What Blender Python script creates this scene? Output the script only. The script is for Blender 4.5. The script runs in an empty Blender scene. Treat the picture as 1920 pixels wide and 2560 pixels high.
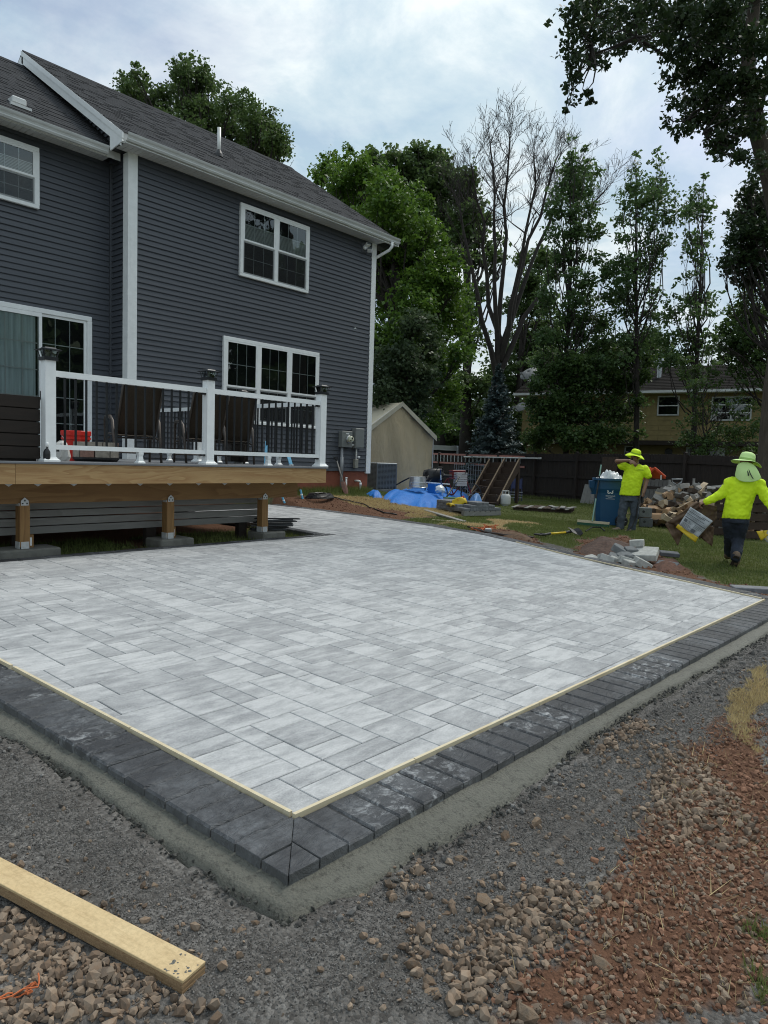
import bpy, bmesh, math, random
import numpy as np
from mathutils import Vector, Matrix, noise

C = bpy.context.scene.collection
S = bpy.context.scene
rad = math.radians

# ------------------------------------------------------------------ camera
F, CX, CY = 1777.0, 960.0, 1280.0          # focal length and centre of a 1920 x 2560 frame
CAM = np.array([0.0, 0.0, 1.125])
_v1 = np.array([2520 - CX, 1200 - CY, F]); _v1 /= np.linalg.norm(_v1)
_v2 = np.array([-1060 - CX, 1091 - CY, F])
_v2 = _v2 - _v1 * (_v1 @ _v2); _v2 /= np.linalg.norm(_v2)
ROT = np.stack([_v1, _v2, np.cross(_v1, _v2)])     # rows: world x, y, z in camera axes (right, down, forward)
cam_d = bpy.data.cameras.new('camera')
cam = bpy.data.objects.new('camera', cam_d); C.objects.link(cam)
cam_d.sensor_fit = 'VERTICAL'; cam_d.sensor_height = 36.0
cam_d.lens = 36.0 * F / 2560.0
cam_d.clip_start = 0.05; cam_d.clip_end = 3000
r_, u_, b_ = ROT[:, 0], -ROT[:, 1], -ROT[:, 2]
cam.matrix_world = Matrix(((r_[0], u_[0], b_[0], CAM[0]), (r_[1], u_[1], b_[1], CAM[1]), (r_[2], u_[2], b_[2], CAM[2]), (0, 0, 0, 1)))
S.camera = cam

# ------------------------------------------------------------------ sky, sun, exposure
SUN_EL, SUN_AZ = 54.0, -4.0          # azimuth counted from +x towards +y
world = bpy.data.worlds.new('World'); S.world = world
world.use_nodes = True
wn, wl = world.node_tree.nodes, world.node_tree.links
wn.clear()
w_out = wn.new('ShaderNodeOutputWorld'); w_bg = wn.new('ShaderNodeBackground')
w_bg.inputs['Strength'].default_value = 0.1
sky = wn.new('ShaderNodeTexSky'); sky.sky_type = 'NISHITA'; sky.sun_disc = False
sky.sun_elevation = rad(SUN_EL); sky.sun_rotation = rad(90 - SUN_AZ)
sky.air_density = 1.0; sky.dust_density = 2.5; sky.ozone_density = 2.0
tc = wn.new('ShaderNodeTexCoord')
sep = wn.new('ShaderNodeSeparateXYZ'); wl.new(tc.outputs['Generated'], sep.inputs[0])
def wmath(op, a, b=None):
    n = wn.new('ShaderNodeMath'); n.operation = op
    for i, v in enumerate((a, b)):
        if v is None: continue
        if isinstance(v, (int, float)): n.inputs[i].default_value = v
        else: wl.new(v, n.inputs[i])
    return n.outputs[0]
lum = wmath('ADD', wmath('MULTIPLY', sep.outputs[2], .45), .86)      # an overcast sky is brighter overhead
zc = wmath('ADD', wmath('ABSOLUTE', sep.outputs[2]), 0.22)
comb = wn.new('ShaderNodeCombineXYZ')
wl.new(wmath('DIVIDE', sep.outputs[0], zc), comb.inputs[0]); wl.new(wmath('DIVIDE', sep.outputs[1], zc), comb.inputs[1])
def wnoise(scale, detail, rough, dist, off):
    mp = wn.new('ShaderNodeMapping'); mp.inputs['Location'].default_value = off
    wl.new(comb.outputs[0], mp.inputs[0])
    n = wn.new('ShaderNodeTexNoise'); n.inputs['Scale'].default_value = scale; n.inputs['Detail'].default_value = detail
    n.inputs['Roughness'].default_value = rough; n.inputs['Distortion'].default_value = dist
    wl.new(mp.outputs[0], n.inputs['Vector']); return n.outputs['Fac']
def wramp(v, stops):
    n = wn.new('ShaderNodeValToRGB'); wl.new(v, n.inputs[0]); e = n.color_ramp.elements
    e[0].position, e[0].color = stops[0][0], (*stops[0][1], 1); e[1].position, e[1].color = stops[-1][0], (*stops[-1][1], 1)
    for p, c in stops[1:-1]:
        x = e.new(p); x.color = (*c, 1)
    return n.outputs[0]
cover = wramp(wnoise(1.5, 7, 0.58, 0.5, (3.1, 0.7, 0)), [(0.34, (0.30,) * 3), (0.58, (0.95,) * 3)])
shade = wramp(wnoise(2.3, 9, 0.62, 0.35, (7.7, 2.2, 0)), [(0.38, (3.9, 5.2, 6.1)), (0.5, (5.4, 6.4, 6.9)), (0.61, (7.4, 7.95, 8.0))])
mixc = wn.new('ShaderNodeMix'); mixc.data_type = 'RGBA'
wl.new(cover, mixc.inputs['Factor']); wl.new(sky.outputs[0], mixc.inputs['A']); wl.new(shade, mixc.inputs['B'])
sc_n = wn.new('ShaderNodeVectorMath'); sc_n.operation = 'SCALE'; wl.new(mixc.outputs['Result'], sc_n.inputs[0]); wl.new(lum, sc_n.inputs['Scale'])
wl.new(sc_n.outputs[0], w_bg.inputs['Color']); wl.new(w_bg.outputs[0], w_out.inputs[0])

sun_d = bpy.data.lights.new('sun', 'SUN'); sun_d.energy = 1.5; sun_d.angle = rad(22); sun_d.color = (1.0, 0.955, 0.87)
sun = bpy.data.objects.new('sun', sun_d); C.objects.link(sun)
_sd = Vector((math.cos(rad(SUN_EL)) * math.cos(rad(SUN_AZ)), math.cos(rad(SUN_EL)) * math.sin(rad(SUN_AZ)), math.sin(rad(SUN_EL))))
sun.rotation_euler = _sd.to_track_quat('Z', 'Y').to_euler(); sun.location = (10, 0, 30)
S.view_settings.view_transform = 'Standard'; S.view_settings.look = 'None'
S.view_settings.exposure = 0.32; S.view_settings.gamma = 1.0; S.view_settings.use_curve_mapping = False
S.cycles.max_bounces = 6; S.cycles.diffuse_bounces = 3; S.cycles.glossy_bounces = 3
S.cycles.transparent_max_bounces = 8; S.cycles.transmission_bounces = 3
S.cycles.use_denoising = True; S.cycles.filter_width = 1.05

# ------------------------------------------------------------------ measuring helpers (frame point + distance -> place)
def ray(px, py): return ROT @ np.array([px - CX, py - CY, F])
def W(px, py, depth): return CAM + ray(px, py) * (depth / F)
def atY(px, py, y): r = ray(px, py); return CAM + r * (y - CAM[1]) / r[1]
def atX(px, py, x): r = ray(px, py); return CAM + r * (x - CAM[0]) / r[0]
SLOPE = 0.03
def pplane(y): return SLOPE * (y - 7.5)
def onpatio(px, py, off=0.0):
    r = ray(px, py); return CAM + r * ((SLOPE * -7.5 + off - CAM[2]) / (r[2] - SLOPE * r[1]))
def sm(a, b, x):
    t = np.clip((x - a) / (b - a), 0, 1); return t * t * (3 - 2 * t)
EDGE = [(7.98, 1.80), (8.30, 2.52), (8.66, 3.72), (9.06, 4.67), (9.48, 5.56), (9.83, 6.5), (10.0, 7.94), (10.0, 9.4), (9.93, 10.6), (9.74, 11.75)]
BW = 0.268                                # width of the dark border
def edge_x(y):                            # inner far edge of the light paving
    return np.interp(y, [e[1] for e in EDGE], [e[0] for e in EDGE])
def left_x(y): return 1.692 - 0.0357 * (y - 1.865)
def front_y(x): return 1.865 - 0.0118 * (x - 1.692)
def in_patio(x, y, grow=0.0):
    a = (x > left_x(y) - BW - grow) & (y > front_y(x) - BW - grow) & (x < edge_x(y) + BW + grow) & (y < 11.75 + 0.2 + grow)
    notch = (y > 7.68 - grow) & (x < 7.3 - grow)
    return a & ~notch
def gh(x, y):
    """height of the ground"""
    x = np.asarray(x, float); y = np.asarray(y, float)
    z = SLOPE * (np.minimum(y, 8.5) - 7.5) - 0.066 - 0.012 * np.maximum(0, x - 10)
    z = np.maximum(z, -0.42)
    bank = sm(10.6, 12.5, y) * (1 - sm(13.4, 16.6, x)) * sm(6.0, 9.0, x)
    z = z * (1 - bank) + 0.345 * bank
    bank2 = sm(9.6, 11.4, x) * (1 - sm(12.5, 15.5, x)) * sm(8.6, 10.6, y) * (1 - bank)
    z = z + 0.13 * bank2
    return z
def G(px, py):
    """where the line of sight through a frame point meets the ground"""
    r = ray(px, py); t = 0.2 / F; step = 0.02 / F * 50
    for i in range(20000):
        p = CAM + r * t
        if p[2] < gh(p[0], p[1]): break
        t += step * 0.05
    return CAM + r * t
def proj(p):
    c = ROT.T @ (np.asarray(p) - CAM); return c[0] / c[2] * F + CX, c[1] / c[2] * F + CY, c[2]

# ------------------------------------------------------------------ building helpers
ROOT = {}
class MB:
    def __init__(s): s.v = []; s.f = []; s.m = []
    def add(s, vs, fs, mi=0):
        o = len(s.v); s.v += [tuple(float(c) for c in v) for v in vs]
        s.f += [tuple(i + o for i in f) for f in fs]; s.m += [mi] * len(fs); return s
    def box(s, lo, hi, mi=0, M=None, bev=0.0):
        (x0, y0, z0), (x1, y1, z1) = lo, hi
        if bev > 0:
            b = min(bev, (x1 - x0) * .45, (y1 - y0) * .45, (z1 - z0) * .45)
            bm = bmesh.new(); bmesh.ops.create_cube(bm, size=1.0)
            for v in bm.verts:
                v.co = Vector(((x0 + x1) / 2 + v.co.x * (x1 - x0), (y0 + y1) / 2 + v.co.y * (y1 - y0), (z0 + z1) / 2 + v.co.z * (z1 - z0)))
            bmesh.ops.bevel(bm, geom=list(bm.edges), offset=b, segments=1, affect='EDGES')
            bm.verts.index_update()
            vs = [v.co.copy() for v in bm.verts]; fs = [[v.index for v in f.verts] for f in bm.faces]; bm.free()
        else:
            vs = [Vector(p) for p in ((x0, y0, z0), (x1, y0, z0), (x1, y1, z0), (x0, y1, z0), (x0, y0, z1), (x1, y0, z1), (x1, y1, z1), (x0, y1, z1))]
            fs = [(0, 3, 2, 1), (4, 5, 6, 7), (0, 1, 5, 4), (1, 2, 6, 5), (2, 3, 7, 6), (3, 0, 4, 7)]
        if M is not None: vs = [M @ v for v in vs]
        return s.add(vs, fs, mi)
    def prism(s, poly, vec, mi=0):
        n = len(poly); vec = Vector(vec); a = [Vector(p) for p in poly]; b = [p + vec for p in a]
        return s.add(a + b, [tuple(range(n))[::-1], tuple(range(n, 2 * n))] + [(i, (i + 1) % n, n + (i + 1) % n, n + i) for i in range(n)], mi)
    def bar(s, p, q, w, h, mi=0, up=(0, 0, 1)):
        p, q = Vector(p), Vector(q); d = (q - p).normalized(); up = Vector(up)
        if abs(d.dot(up)) > .98: up = Vector((1, 0, 0))
        sx = d.cross(up).normalized(); sz = sx.cross(d)
        c = [sx * (a * w / 2) + sz * (b * h / 2) for a, b in ((-1, -1), (1, -1), (1, 1), (-1, 1))]
        return s.add([p + k for k in c] + [q + k for k in c], [(3, 2, 1, 0), (4, 5, 6, 7), (0, 1, 5, 4), (1, 2, 6, 5), (2, 3, 7, 6), (3, 0, 4, 7)], mi)
    def tube(s, pts, r, n=8, mi=0, cap=True):
        pts = [Vector(p) for p in pts]
        rs = r if isinstance(r, (list, tuple)) else [r] * len(pts)
        vs = []; ref = None
        for i, p in enumerate(pts):
            d = (pts[min(i + 1, len(pts) - 1)] - pts[max(i - 1, 0)])
            d = d.normalized() if d.length > 1e-9 else Vector((0, 0, 1))
            if ref is None:
                ref = d.orthogonal().normalized()
            ref = (ref - d * ref.dot(d)); ref = ref.normalized() if ref.length > 1e-6 else d.orthogonal().normalized()
            o = d.cross(ref)
            for k in range(n):
                a = 2 * math.pi * k / n
                vs.append(p + (ref * math.cos(a) + o * math.sin(a)) * rs[i])
        fs = [(i * n + k, i * n + (k + 1) % n, (i + 1) * n + (k + 1) % n, (i + 1) * n + k) for i in range(len(pts) - 1) for k in range(n)]
        if cap: fs += [tuple(range(n))[::-1], tuple(range((len(pts) - 1) * n, len(pts) * n))]
        return s.add(vs, fs, mi)
    def lathe(s, prof, n=20, mi=0, M=None, cap=True, sx=1.0, sy=1.0):
        vs = [Vector((r * math.cos(2 * math.pi * k / n) * sx, r * math.sin(2 * math.pi * k / n) * sy, z)) for r, z in prof for k in range(n)]
        if M is not None: vs = [M @ v for v in vs]
        m = len(prof)
        fs = [(i * n + k, i * n + (k + 1) % n, (i + 1) * n + (k + 1) % n, (i + 1) * n + k) for i in range(m - 1) for k in range(n)]
        if cap: fs += [tuple(range(n))[::-1], tuple(range((m - 1) * n, m * n))]
        return s.add(vs, fs, mi)
    def build(s, name, mat, parent=None, smooth=False, at=None, world=False, rot=None):
        me = bpy.data.meshes.new(name)
        vs = s.v
        if world and (parent is not None or at is not None):
            o = np.array(ROOT.get(parent.name, (0, 0, 0)) if parent is not None else at)
            vs = [(a[0] - o[0], a[1] - o[1], a[2] - o[2]) for a in vs]
        me.from_pydata(vs, [], s.f)
        mats = mat if isinstance(mat, (list, tuple)) else [mat]
        for m in mats: me.materials.append(m)
        if len(mats) > 1: me.polygons.foreach_set('material_index', s.m)
        if smooth: me.polygons.foreach_set('use_smooth', [True] * len(me.polygons))
        me.update()
        ob = bpy.data.objects.new(name, me); C.objects.link(ob)
        if at is not None: ob.location = at
        if rot is not None: ob.rotation_euler = rot
        if parent is not None:
            ob.parent = parent; ROOT[ob.name] = ROOT.get(parent.name, (0, 0, 0))
        elif at is not None: ROOT[ob.name] = tuple(at)
        return ob
def tag(o, label=None, cat=None, group=None, kind=None):
    for k, v in (('label', label), ('category', cat), ('group', group), ('kind', kind)):
        if v: o[k] = v
    return o
def thing(name, label, cat, loc=(0, 0, 0), rz=0.0, group=None):
    o = bpy.data.objects.new(name, None); C.objects.link(o); o.empty_display_size = .1
    o.location = tuple(float(c) for c in loc); o.rotation_euler = (0, 0, rz); ROOT[o.name] = tuple(float(c) for c in loc)
    return tag(o, label, cat, group)
def put(mesh, name, parent, loc=(0, 0, 0), rot=(0, 0, 0), scale=None):
    o = bpy.data.objects.new(name, mesh); C.objects.link(o); o.parent = parent
    o.location = loc; o.rotation_euler = rot
    if scale: o.scale = scale
    return o
def copy_tree(o, parent=None):
    c = o.copy(); C.objects.link(c)
    if parent is not None: c.parent = parent
    for ch in list(o.children): copy_tree(ch, c)
    return c
def npmesh(name, V, nper, mat, parent=None, tint=None, kind=None, world_off=None):
    """mesh of many equal polygons (nper corners each, no shared corners) straight from an array"""
    V = np.asarray(V, np.float32).reshape(-1, 3)
    if world_off is not None: V = V - np.asarray(world_off, np.float32)
    n = len(V); nf = n // nper
    me = bpy.data.meshes.new(name)
    me.vertices.add(n); me.vertices.foreach_set('co', V.ravel())
    me.loops.add(n); me.loops.foreach_set('vertex_index', np.arange(n, dtype=np.int32))
    me.polygons.add(nf); me.polygons.foreach_set('loop_start', np.arange(0, n, nper, dtype=np.int32))
    if tint is not None:
        a = me.attributes.new('tint', 'FLOAT', 'FACE'); a.data.foreach_set('value', np.asarray(tint, np.float32))
    me.materials.append(mat); me.update(calc_edges=True); me.validate()
    o = bpy.data.objects.new(name, me); C.objects.link(o)
    if parent is not None: o.parent = parent; ROOT[o.name] = ROOT.get(parent.name, (0, 0, 0))
    if kind: o['kind'] = kind
    return o

# ------------------------------------------------------------------ materials
class NT:
    def __init__(s, name):
        s.m = bpy.data.materials.new(name); s.m.use_nodes = True
        s.n, s.l = s.m.node_tree.nodes, s.m.node_tree.links
        s.b = s.n['Principled BSDF']; s.out = s.n['Material Output']; s.geo = None
    def set(s, **k):
        for a, v in k.items():
            a = {'color': 'Base Color', 'rough': 'Roughness', 'metal': 'Metallic', 'spec': 'Specular IOR Level', 'normal': 'Normal', 'alpha': 'Alpha', 'sheen': 'Sheen Weight'}[a]
            if isinstance(v, bpy.types.NodeSocket): s.l.new(v, s.b.inputs[a])
            else: s.b.inputs[a].default_value = (*v, 1) if isinstance(v, tuple) and len(v) == 3 else v
        return s
    def node(s, t, **k):
        n = s.n.new(t)
        for a, v in k.items(): setattr(n, a, v)
        return n
    def pos(s, kind='world', scale=(1, 1, 1), rot=(0, 0, 0), off=None):
        if kind == 'world': src = s.node('ShaderNodeNewGeometry').outputs['Position']
        else: src = s.node('ShaderNodeTexCoord').outputs[{'obj': 'Object', 'gen': 'Generated'}[kind]]
        mp = s.node('ShaderNodeMapping'); s.l.new(src, mp.inputs[0]); mp.inputs['Scale'].default_value = scale; mp.inputs['Rotation'].default_value = rot
        if off is not None: s.l.new(off, mp.inputs['Location'])
        return mp.outputs[0]
    def noise(s, vec, scale, detail=4, rough=.5, dist=0.0):
        n = s.node('ShaderNodeTexNoise'); s.l.new(vec, n.inputs['Vector'])
        for k, v in (('Scale', scale), ('Detail', detail), ('Roughness', rough), ('Distortion', dist)): n.inputs[k].default_value = v
        return n.outputs['Fac']
    def voro(s, vec, scale, out='Distance', feature='F1'):
        n = s.node('ShaderNodeTexVoronoi', feature=feature); s.l.new(vec, n.inputs['Vector']); n.inputs['Scale'].default_value = scale
        return n.outputs[out]
    def ramp(s, v, stops):
        n = s.node('ShaderNodeValToRGB'); s.l.new(v, n.inputs[0]); e = n.color_ramp.elements
        f = lambda c: (c, c, c, 1) if isinstance(c, (int, float)) else (*c, 1)
        e[0].position, e[0].color = stops[0][0], f(stops[0][1]); e[1].position, e[1].color = stops[-1][0], f(stops[-1][1])
        for p, c in stops[1:-1]: e.new(p).color = f(c)
        return n.outputs[0]
    def mix(s, fac, a, b, mode='MIX'):
        n = s.node('ShaderNodeMix', data_type='RGBA', blend_type=mode)
        for k, v in (('Factor', fac), ('A', a), ('B', b)):
            sock = [i for i in n.inputs if i.name == k and i.type == ('VALUE' if k == 'Factor' else 'RGBA')][0]
            if isinstance(v, bpy.types.NodeSocket): s.l.new(v, sock)
            elif k == 'Factor': sock.default_value = v
            else: sock.default_value = (*v, 1) if isinstance(v, tuple) else (v, v, v, 1)
        return [o for o in n.outputs if o.type == 'RGBA'][0]
    def math(s, op, a, b=None):
        n = s.node('ShaderNodeMath', operation=op)
        for i, v in enumerate((a, b)):
            if v is None: continue
            if isinstance(v, (int, float)): n.inputs[i].default_value = v
            else: s.l.new(v, n.inputs[i])
        return n.outputs[0]
    def bump(s, h, strength=.5, dist=.01):
        n = s.node('ShaderNodeBump'); s.l.new(h, n.inputs['Height']); n.inputs['Strength'].default_value = strength; n.inputs['Distance'].default_value = dist
        return n.outputs[0]
    def attr(s, name, out='Fac'):
        return s.node('ShaderNodeAttribute', attribute_name=name).outputs[out]
    def rnd(s): return s.node('ShaderNodeObjectInfo').outputs['Random']
def plain(name, col, rough=.6, metal=0.0, var=.12, scale=6.0, bump=0.0, bscale=40.0, spec=.5, kind='world', stretch=(1, 1, 1)):
    t = NT(name); v = t.pos(kind, stretch)
    n = t.noise(v, scale, 5, .6)
    lo = tuple(c * (1 - var) for c in col); hi = tuple(min(1, c * (1 + var)) for c in col)
    t.set(color=t.ramp(n, [(.3, lo), (.7, hi)]), rough=rough, metal=metal, spec=spec)
    if bump: t.set(normal=t.bump(t.noise(t.pos(kind, stretch), bscale, 4, .6), bump, .01))
    return t.m
def woodmat(name, col, dark, rough=.6, axis='x', scale=1.0, rings=14, kind='world', per_obj=True, bump=.15):
    t = NT(name)
    st = {'x': (.35, 3, 3), 'y': (3, .35, 3), 'z': (3, 3, .35)}[axis]
    st = tuple(c * scale for c in st)
    if per_obj:
        cb = t.node('ShaderNodeCombineXYZ'); m = t.math('MULTIPLY', t.rnd(), 37.0)
        for i in range(3): t.l.new(m, cb.inputs[i])
        v = t.pos(kind, st, off=cb.outputs[0])
    else: v = t.pos(kind, st)
    base = t.noise(v, 1.1, 3, .5, .7)
    w = t.math('FRACT', t.math('MULTIPLY', base, rings))
    g = t.ramp(w, [(0.0, 1.0), (.55, .55), (.9, .12), (1.0, .75)])
    fine = t.noise(v, 22, 4, .7)
    c = t.mix(g, dark, col)
    c = t.mix(.35, c, t.mix(fine, tuple(x * .6 for x in dark), tuple(min(1, x * 1.25) for x in col)))
    if per_obj: c = t.mix(.5, c, t.mix(t.rnd(), c, tuple(x * .72 for x in col)))
    t.set(color=c, rough=rough, spec=.3)
    if bump: t.set(normal=t.bump(fine, bump, .004))
    return t.m
M = {}
M['vinyl'] = plain('white_vinyl', (.83, .84, .83), .38, var=.05, scale=9)
M['alum'] = plain('white_aluminium', (.60, .61, .60), .42, var=.10, scale=2.2)
M['soffit'] = plain('soffit_vinyl', (.60, .60, .58), .5, var=.06)
M['siding'] = plain('slate_vinyl', (.062, .068, .081), .47, var=.09, scale=1.6, bump=.08, bscale=70, stretch=(.3, 1, 3))
M['siding_trim'] = plain('slate_trim', (.080, .086, .098), .5, var=.05)
M['glass'] = None
t = NT('window_glass')
fr = t.node('ShaderNodeFresnel'); fr.inputs['IOR'].default_value = 1.55
gl = t.node('ShaderNodeBsdfGlossy'); gl.inputs['Roughness'].default_value = .015; gl.inputs['Color'].default_value = (.9, .95, .95, 1)
tr = t.node('ShaderNodeBsdfTransparent'); tr.inputs['Color'].default_value = (.80, .84, .84, 1)
wv = t.bump(t.noise(t.pos('world'), 2.2, 2, .5), .04, .05); t.l.new(wv, gl.inputs['Normal'])
ms = t.node('ShaderNodeMixShader'); t.l.new(t.math('ADD', t.math('MULTIPLY', fr.outputs[0], 1.5), .03), ms.inputs[0]); t.l.new(tr.outputs[0], ms.inputs[1]); t.l.new(gl.outputs[0], ms.inputs[2])
t.l.new(ms.outputs[0], t.out.inputs[0]); M['glass'] = t.m
M['dark_room'] = plain('dark_interior', (.012, .013, .014), .9, var=.3, scale=2)
M['blind'] = plain('pale_blind', (.62, .63, .62), .7, var=.06)
M['curtain'] = plain('sheer_curtain', (.62, .70, .70), .8, var=.25, scale=3, stretch=(6, 1, .2))
M['screen'] = plain('insect_screen', (.035, .036, .038), .8, var=.1)
M['grille'] = plain('grille_between_glass', (.66, .68, .68), .5, var=.05)
M['black'] = plain('black_plastic', (.012, .012, .013), .45, var=.2)
M['black_metal'] = plain('black_powder_coat', (.010, .011, .013), .4, var=.2)
M['lens'] = plain('lamp_glass', (.10, .11, .11), .15, var=.2)
M['concrete'] = plain('concrete', (.16, .155, .135), .9, var=.28, scale=7, bump=.5, bscale=60)
M['galv'] = plain('galvanised_steel', (.52, .53, .54), .35, .8, var=.2, scale=9)
M['galv_dull'] = plain('zinc_plate', (.55, .56, .56), .45, .3, var=.15, scale=20)
M['composite'] = woodmat('grey_composite', (.20, .205, .215), (.15, .155, .165), .55, rings=4)
M['foundation'] = plain('red_waterproofing', (.235, .072, .040), .85, var=.2, scale=3, bump=.3, bscale=30)
M['pvc'] = plain('pvc_pipe', (.68, .68, .65), .35, var=.06)
M['conduit'] = plain('grey_conduit', (.27, .28, .29), .5, var=.08)
M['meter_box'] = plain('grey_enclosure', (.17, .18, .175), .5, var=.08)
M['pine'] = woodmat('treated_pine', (.46, .30, .14), (.28, .14, .055), .62, 'x', 1.0, 11)
M['pine_beam'] = woodmat('dark_pine_beam', (.27, .155, .062), (.15, .07, .025), .65, 'x', 1.0, 9)  # the beams get a darker brown pine than the rim joists
M['pine_z'] = woodmat('treated_pine_post', (.33, .19, .075), (.17, .08, .03), .65, 'z', 1.4, 9)
M['old_grey'] = woodmat('weathered_grey_board', (.30, .29, .27), (.19, .18, .165), .8, 'x', 1.0, 7)
M['brown_stain'] = woodmat('dark_brown_stain', (.030, .021, .016), (.013, .010, .008), .6, 'x', 1.0, 6)
M['fence'] = woodmat('dark_fence_stain', (.040, .030, .026), (.018, .013, .011), .75, 'z', 1.0, 6)
M['step_wood'] = woodmat('worn_brown_wood', (.075, .050, .036), (.040, .026, .018), .75, 'x', 1.0, 6)
M['plank'] = None
t = NT('plywood_plank'); v = t.pos('obj')
n1 = t.noise(v, 6, 5, .6); n2 = t.noise(t.pos('obj', (1, 6, 6)), 9, 4, .7); n3 = t.noise(v, 70, 3, .8)
c = t.mix(n1, (.56, .40, .20), (.70, .54, .31)); c = t.mix(t.ramp(n2, [(.5, 0.0), (.75, .55)]), c, (.36, .24, .11))
c = t.mix(t.ramp(n3, [(.35, .28), (.6, 0.0)]), c, (.25, .17, .08))
t.set(color=c, rough=.75, normal=t.bump(n3, .25, .003)); M['plank'] = t.m
M['ply_edge'] = woodmat('plywood_edge', (.40, .27, .15), (.16, .09, .045), .8, 'x', 4.0, 12)
M['lath'] = woodmat('pale_lath', (.74, .65, .46), (.56, .44, .26), .7, 'x', 2.0, 6)

# light paving: cloudy grey, streaks running along x
def pavermat(name, per_obj):
    t = NT(name)
    r = t.rnd() if per_obj else t.attr('tint')
    cb = t.node('ShaderNodeCombineXYZ'); m = t.math('MULTIPLY', r, 91.0)
    t.l.new(m, cb.inputs[0]); t.l.new(t.math('MULTIPLY', r, 53.0), cb.inputs[1])
    st = t.noise(t.pos('world', (2.2, 8.5, 1), off=cb.outputs[0]), 1.7, 7, .70, .7)
    cl = t.noise(t.pos('world', (2.2, 3.6, 1), off=cb.outputs[0]), 2.6, 6, .66)
    gr = t.noise(t.pos('world', (1, 1.6, 1)), 95, 5, .8); pit = t.noise(t.pos('world'), 260, 3, .7)
    v = t.math('ADD', t.math('ADD', t.math('MULTIPLY', st, .62), t.math('MULTIPLY', cl, .5)), t.math('MULTIPLY', t.math('SUBTRACT', r, .5), .15))
    c = t.ramp(v, [(.41, (.130, .134, .139)), (.53, (.280, .284, .286)), (.67, (.530, .528, .520))])
    c = t.mix(.34, c, t.ramp(t.math('ADD', t.math('MULTIPLY', gr, .6), t.math('MULTIPLY', pit, .4)), [(.34, .06), (.64, .88)]))
    big = t.noise(t.pos('world'), .55, 3, .5)
    c = t.mix(.2, c, t.mix(big, (.30, .31, .33), (.56, .56, .55)))
    t.set(color=c, rough=.86, spec=.25, normal=t.bump(t.math('ADD', gr, t.math('MULTIPLY', st, .8)), .32, .003))
    return t.m
M['paver'] = pavermat('light_paver', True); M['paver_far'] = pavermat('light_paver_far', False)
def bordermat(name, per_obj):
    t = NT(name); r = t.rnd() if per_obj else t.attr('tint')
    v = t.pos('world'); b = t.noise(v, 9, 5, .55, .8); f = t.noise(v, 130, 3, .7)
    cb = t.node('ShaderNodeCombineXYZ'); t.l.new(t.math('MULTIPLY', r, 40.0), cb.inputs[0]); t.l.new(t.math('MULTIPLY', r, 77.0), cb.inputs[1])
    sl = t.noise(t.pos('world', (3, 8, 3), off=cb.outputs[0]), 2.0, 6, .6, 1.4)
    c = t.mix(sl, (.016, .017, .020), (.052, .054, .060)); c = t.mix(t.math('MULTIPLY', r, .35), c, (.075, .077, .081))
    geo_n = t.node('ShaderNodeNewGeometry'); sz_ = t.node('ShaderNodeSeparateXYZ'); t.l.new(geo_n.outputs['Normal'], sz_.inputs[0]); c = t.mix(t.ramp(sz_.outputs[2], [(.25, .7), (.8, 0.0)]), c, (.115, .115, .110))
    dust = t.math('MULTIPLY', t.ramp(t.noise(v, 2.3, 4, .6, .3), [(.45, 0.0), (.68, .34)]), t.ramp(t.noise(v, 22, 6, .75), [(.35, .1), (.65, 1.0)]))
    c = t.mix(dust, c, (.34, .36, .38))
    eff = t.math('MULTIPLY', t.ramp(t.noise(v, 1.5, 2, .5), [(.49, 0.0), (.62, 1.0)]), t.ramp(t.noise(t.pos('world', (1, 1.2, 1)), 14, 8, .78, .5), [(.51, 0.0), (.72, .7)]))
    c = t.mix(eff, c, (.66, .68, .69))
    t.set(color=c, rough=.62, spec=.4, normal=t.bump(t.math('ADD', t.math('MULTIPLY', sl, 2.4), t.math('MULTIPLY', f, .25)), .8, .014))
    return t.m
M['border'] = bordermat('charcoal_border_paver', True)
t = NT('wet_concrete'); v = t.pos('world')
a = t.noise(v, 5, 6, .65, .6); b = t.noise(v, 38, 6, .8); p = t.voro(v, 90)
c = t.mix(a, (.122, .120, .098), (.205, .200, .166)); c = t.mix(t.ramp(b, [(.36, .8), (.49, 0.0)]), c, (.065, .062, .053))
t.set(color=c, rough=.6, spec=.35, normal=t.bump(t.math('ADD', t.math('MULTIPLY', b, 1.0), t.math('MULTIPLY', p, .35)), .9, .018)); M['haunch'] = t.m
# ground: grey stone dust, red soil, grass, straw picked by the 'zone' colours
t = NT('yard_ground'); v = t.pos('world')
zone = t.node('ShaderNodeAttribute', attribute_name='zone'); sp = t.node('ShaderNodeSeparateColor'); t.l.new(zone.outputs['Color'], sp.inputs[0])
n1 = t.noise(v, 60, 5, .8); n2 = t.noise(v, 2.0, 5, .6); vo = t.node('ShaderNodeTexVoronoi'); t.l.new(v, vo.inputs['Vector']); vo.inputs['Scale'].default_value = 85
sc = t.node('ShaderNodeSeparateColor'); t.l.new(vo.outputs['Color'], sc.inputs[0])
grav = t.mix(sc.outputs[0], (.088, .082, .076), (.255, .240, .222)); grav = t.mix(t.ramp(n1, [(.3, .7), (.55, 0.0)]), grav, (.045, .043, .040)); grav = t.mix(t.ramp(n2, [(.42, 0.0), (.62, .55)]), grav, (.070, .062, .055))
soil = t.mix(t.noise(v, 7, 6, .7), (.100, .050, .031), (.215, .115, .070)); soil = t.mix(t.ramp(n1, [(.35, .6), (.6, 0.0)]), soil, (.062, .034, .023))
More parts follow.
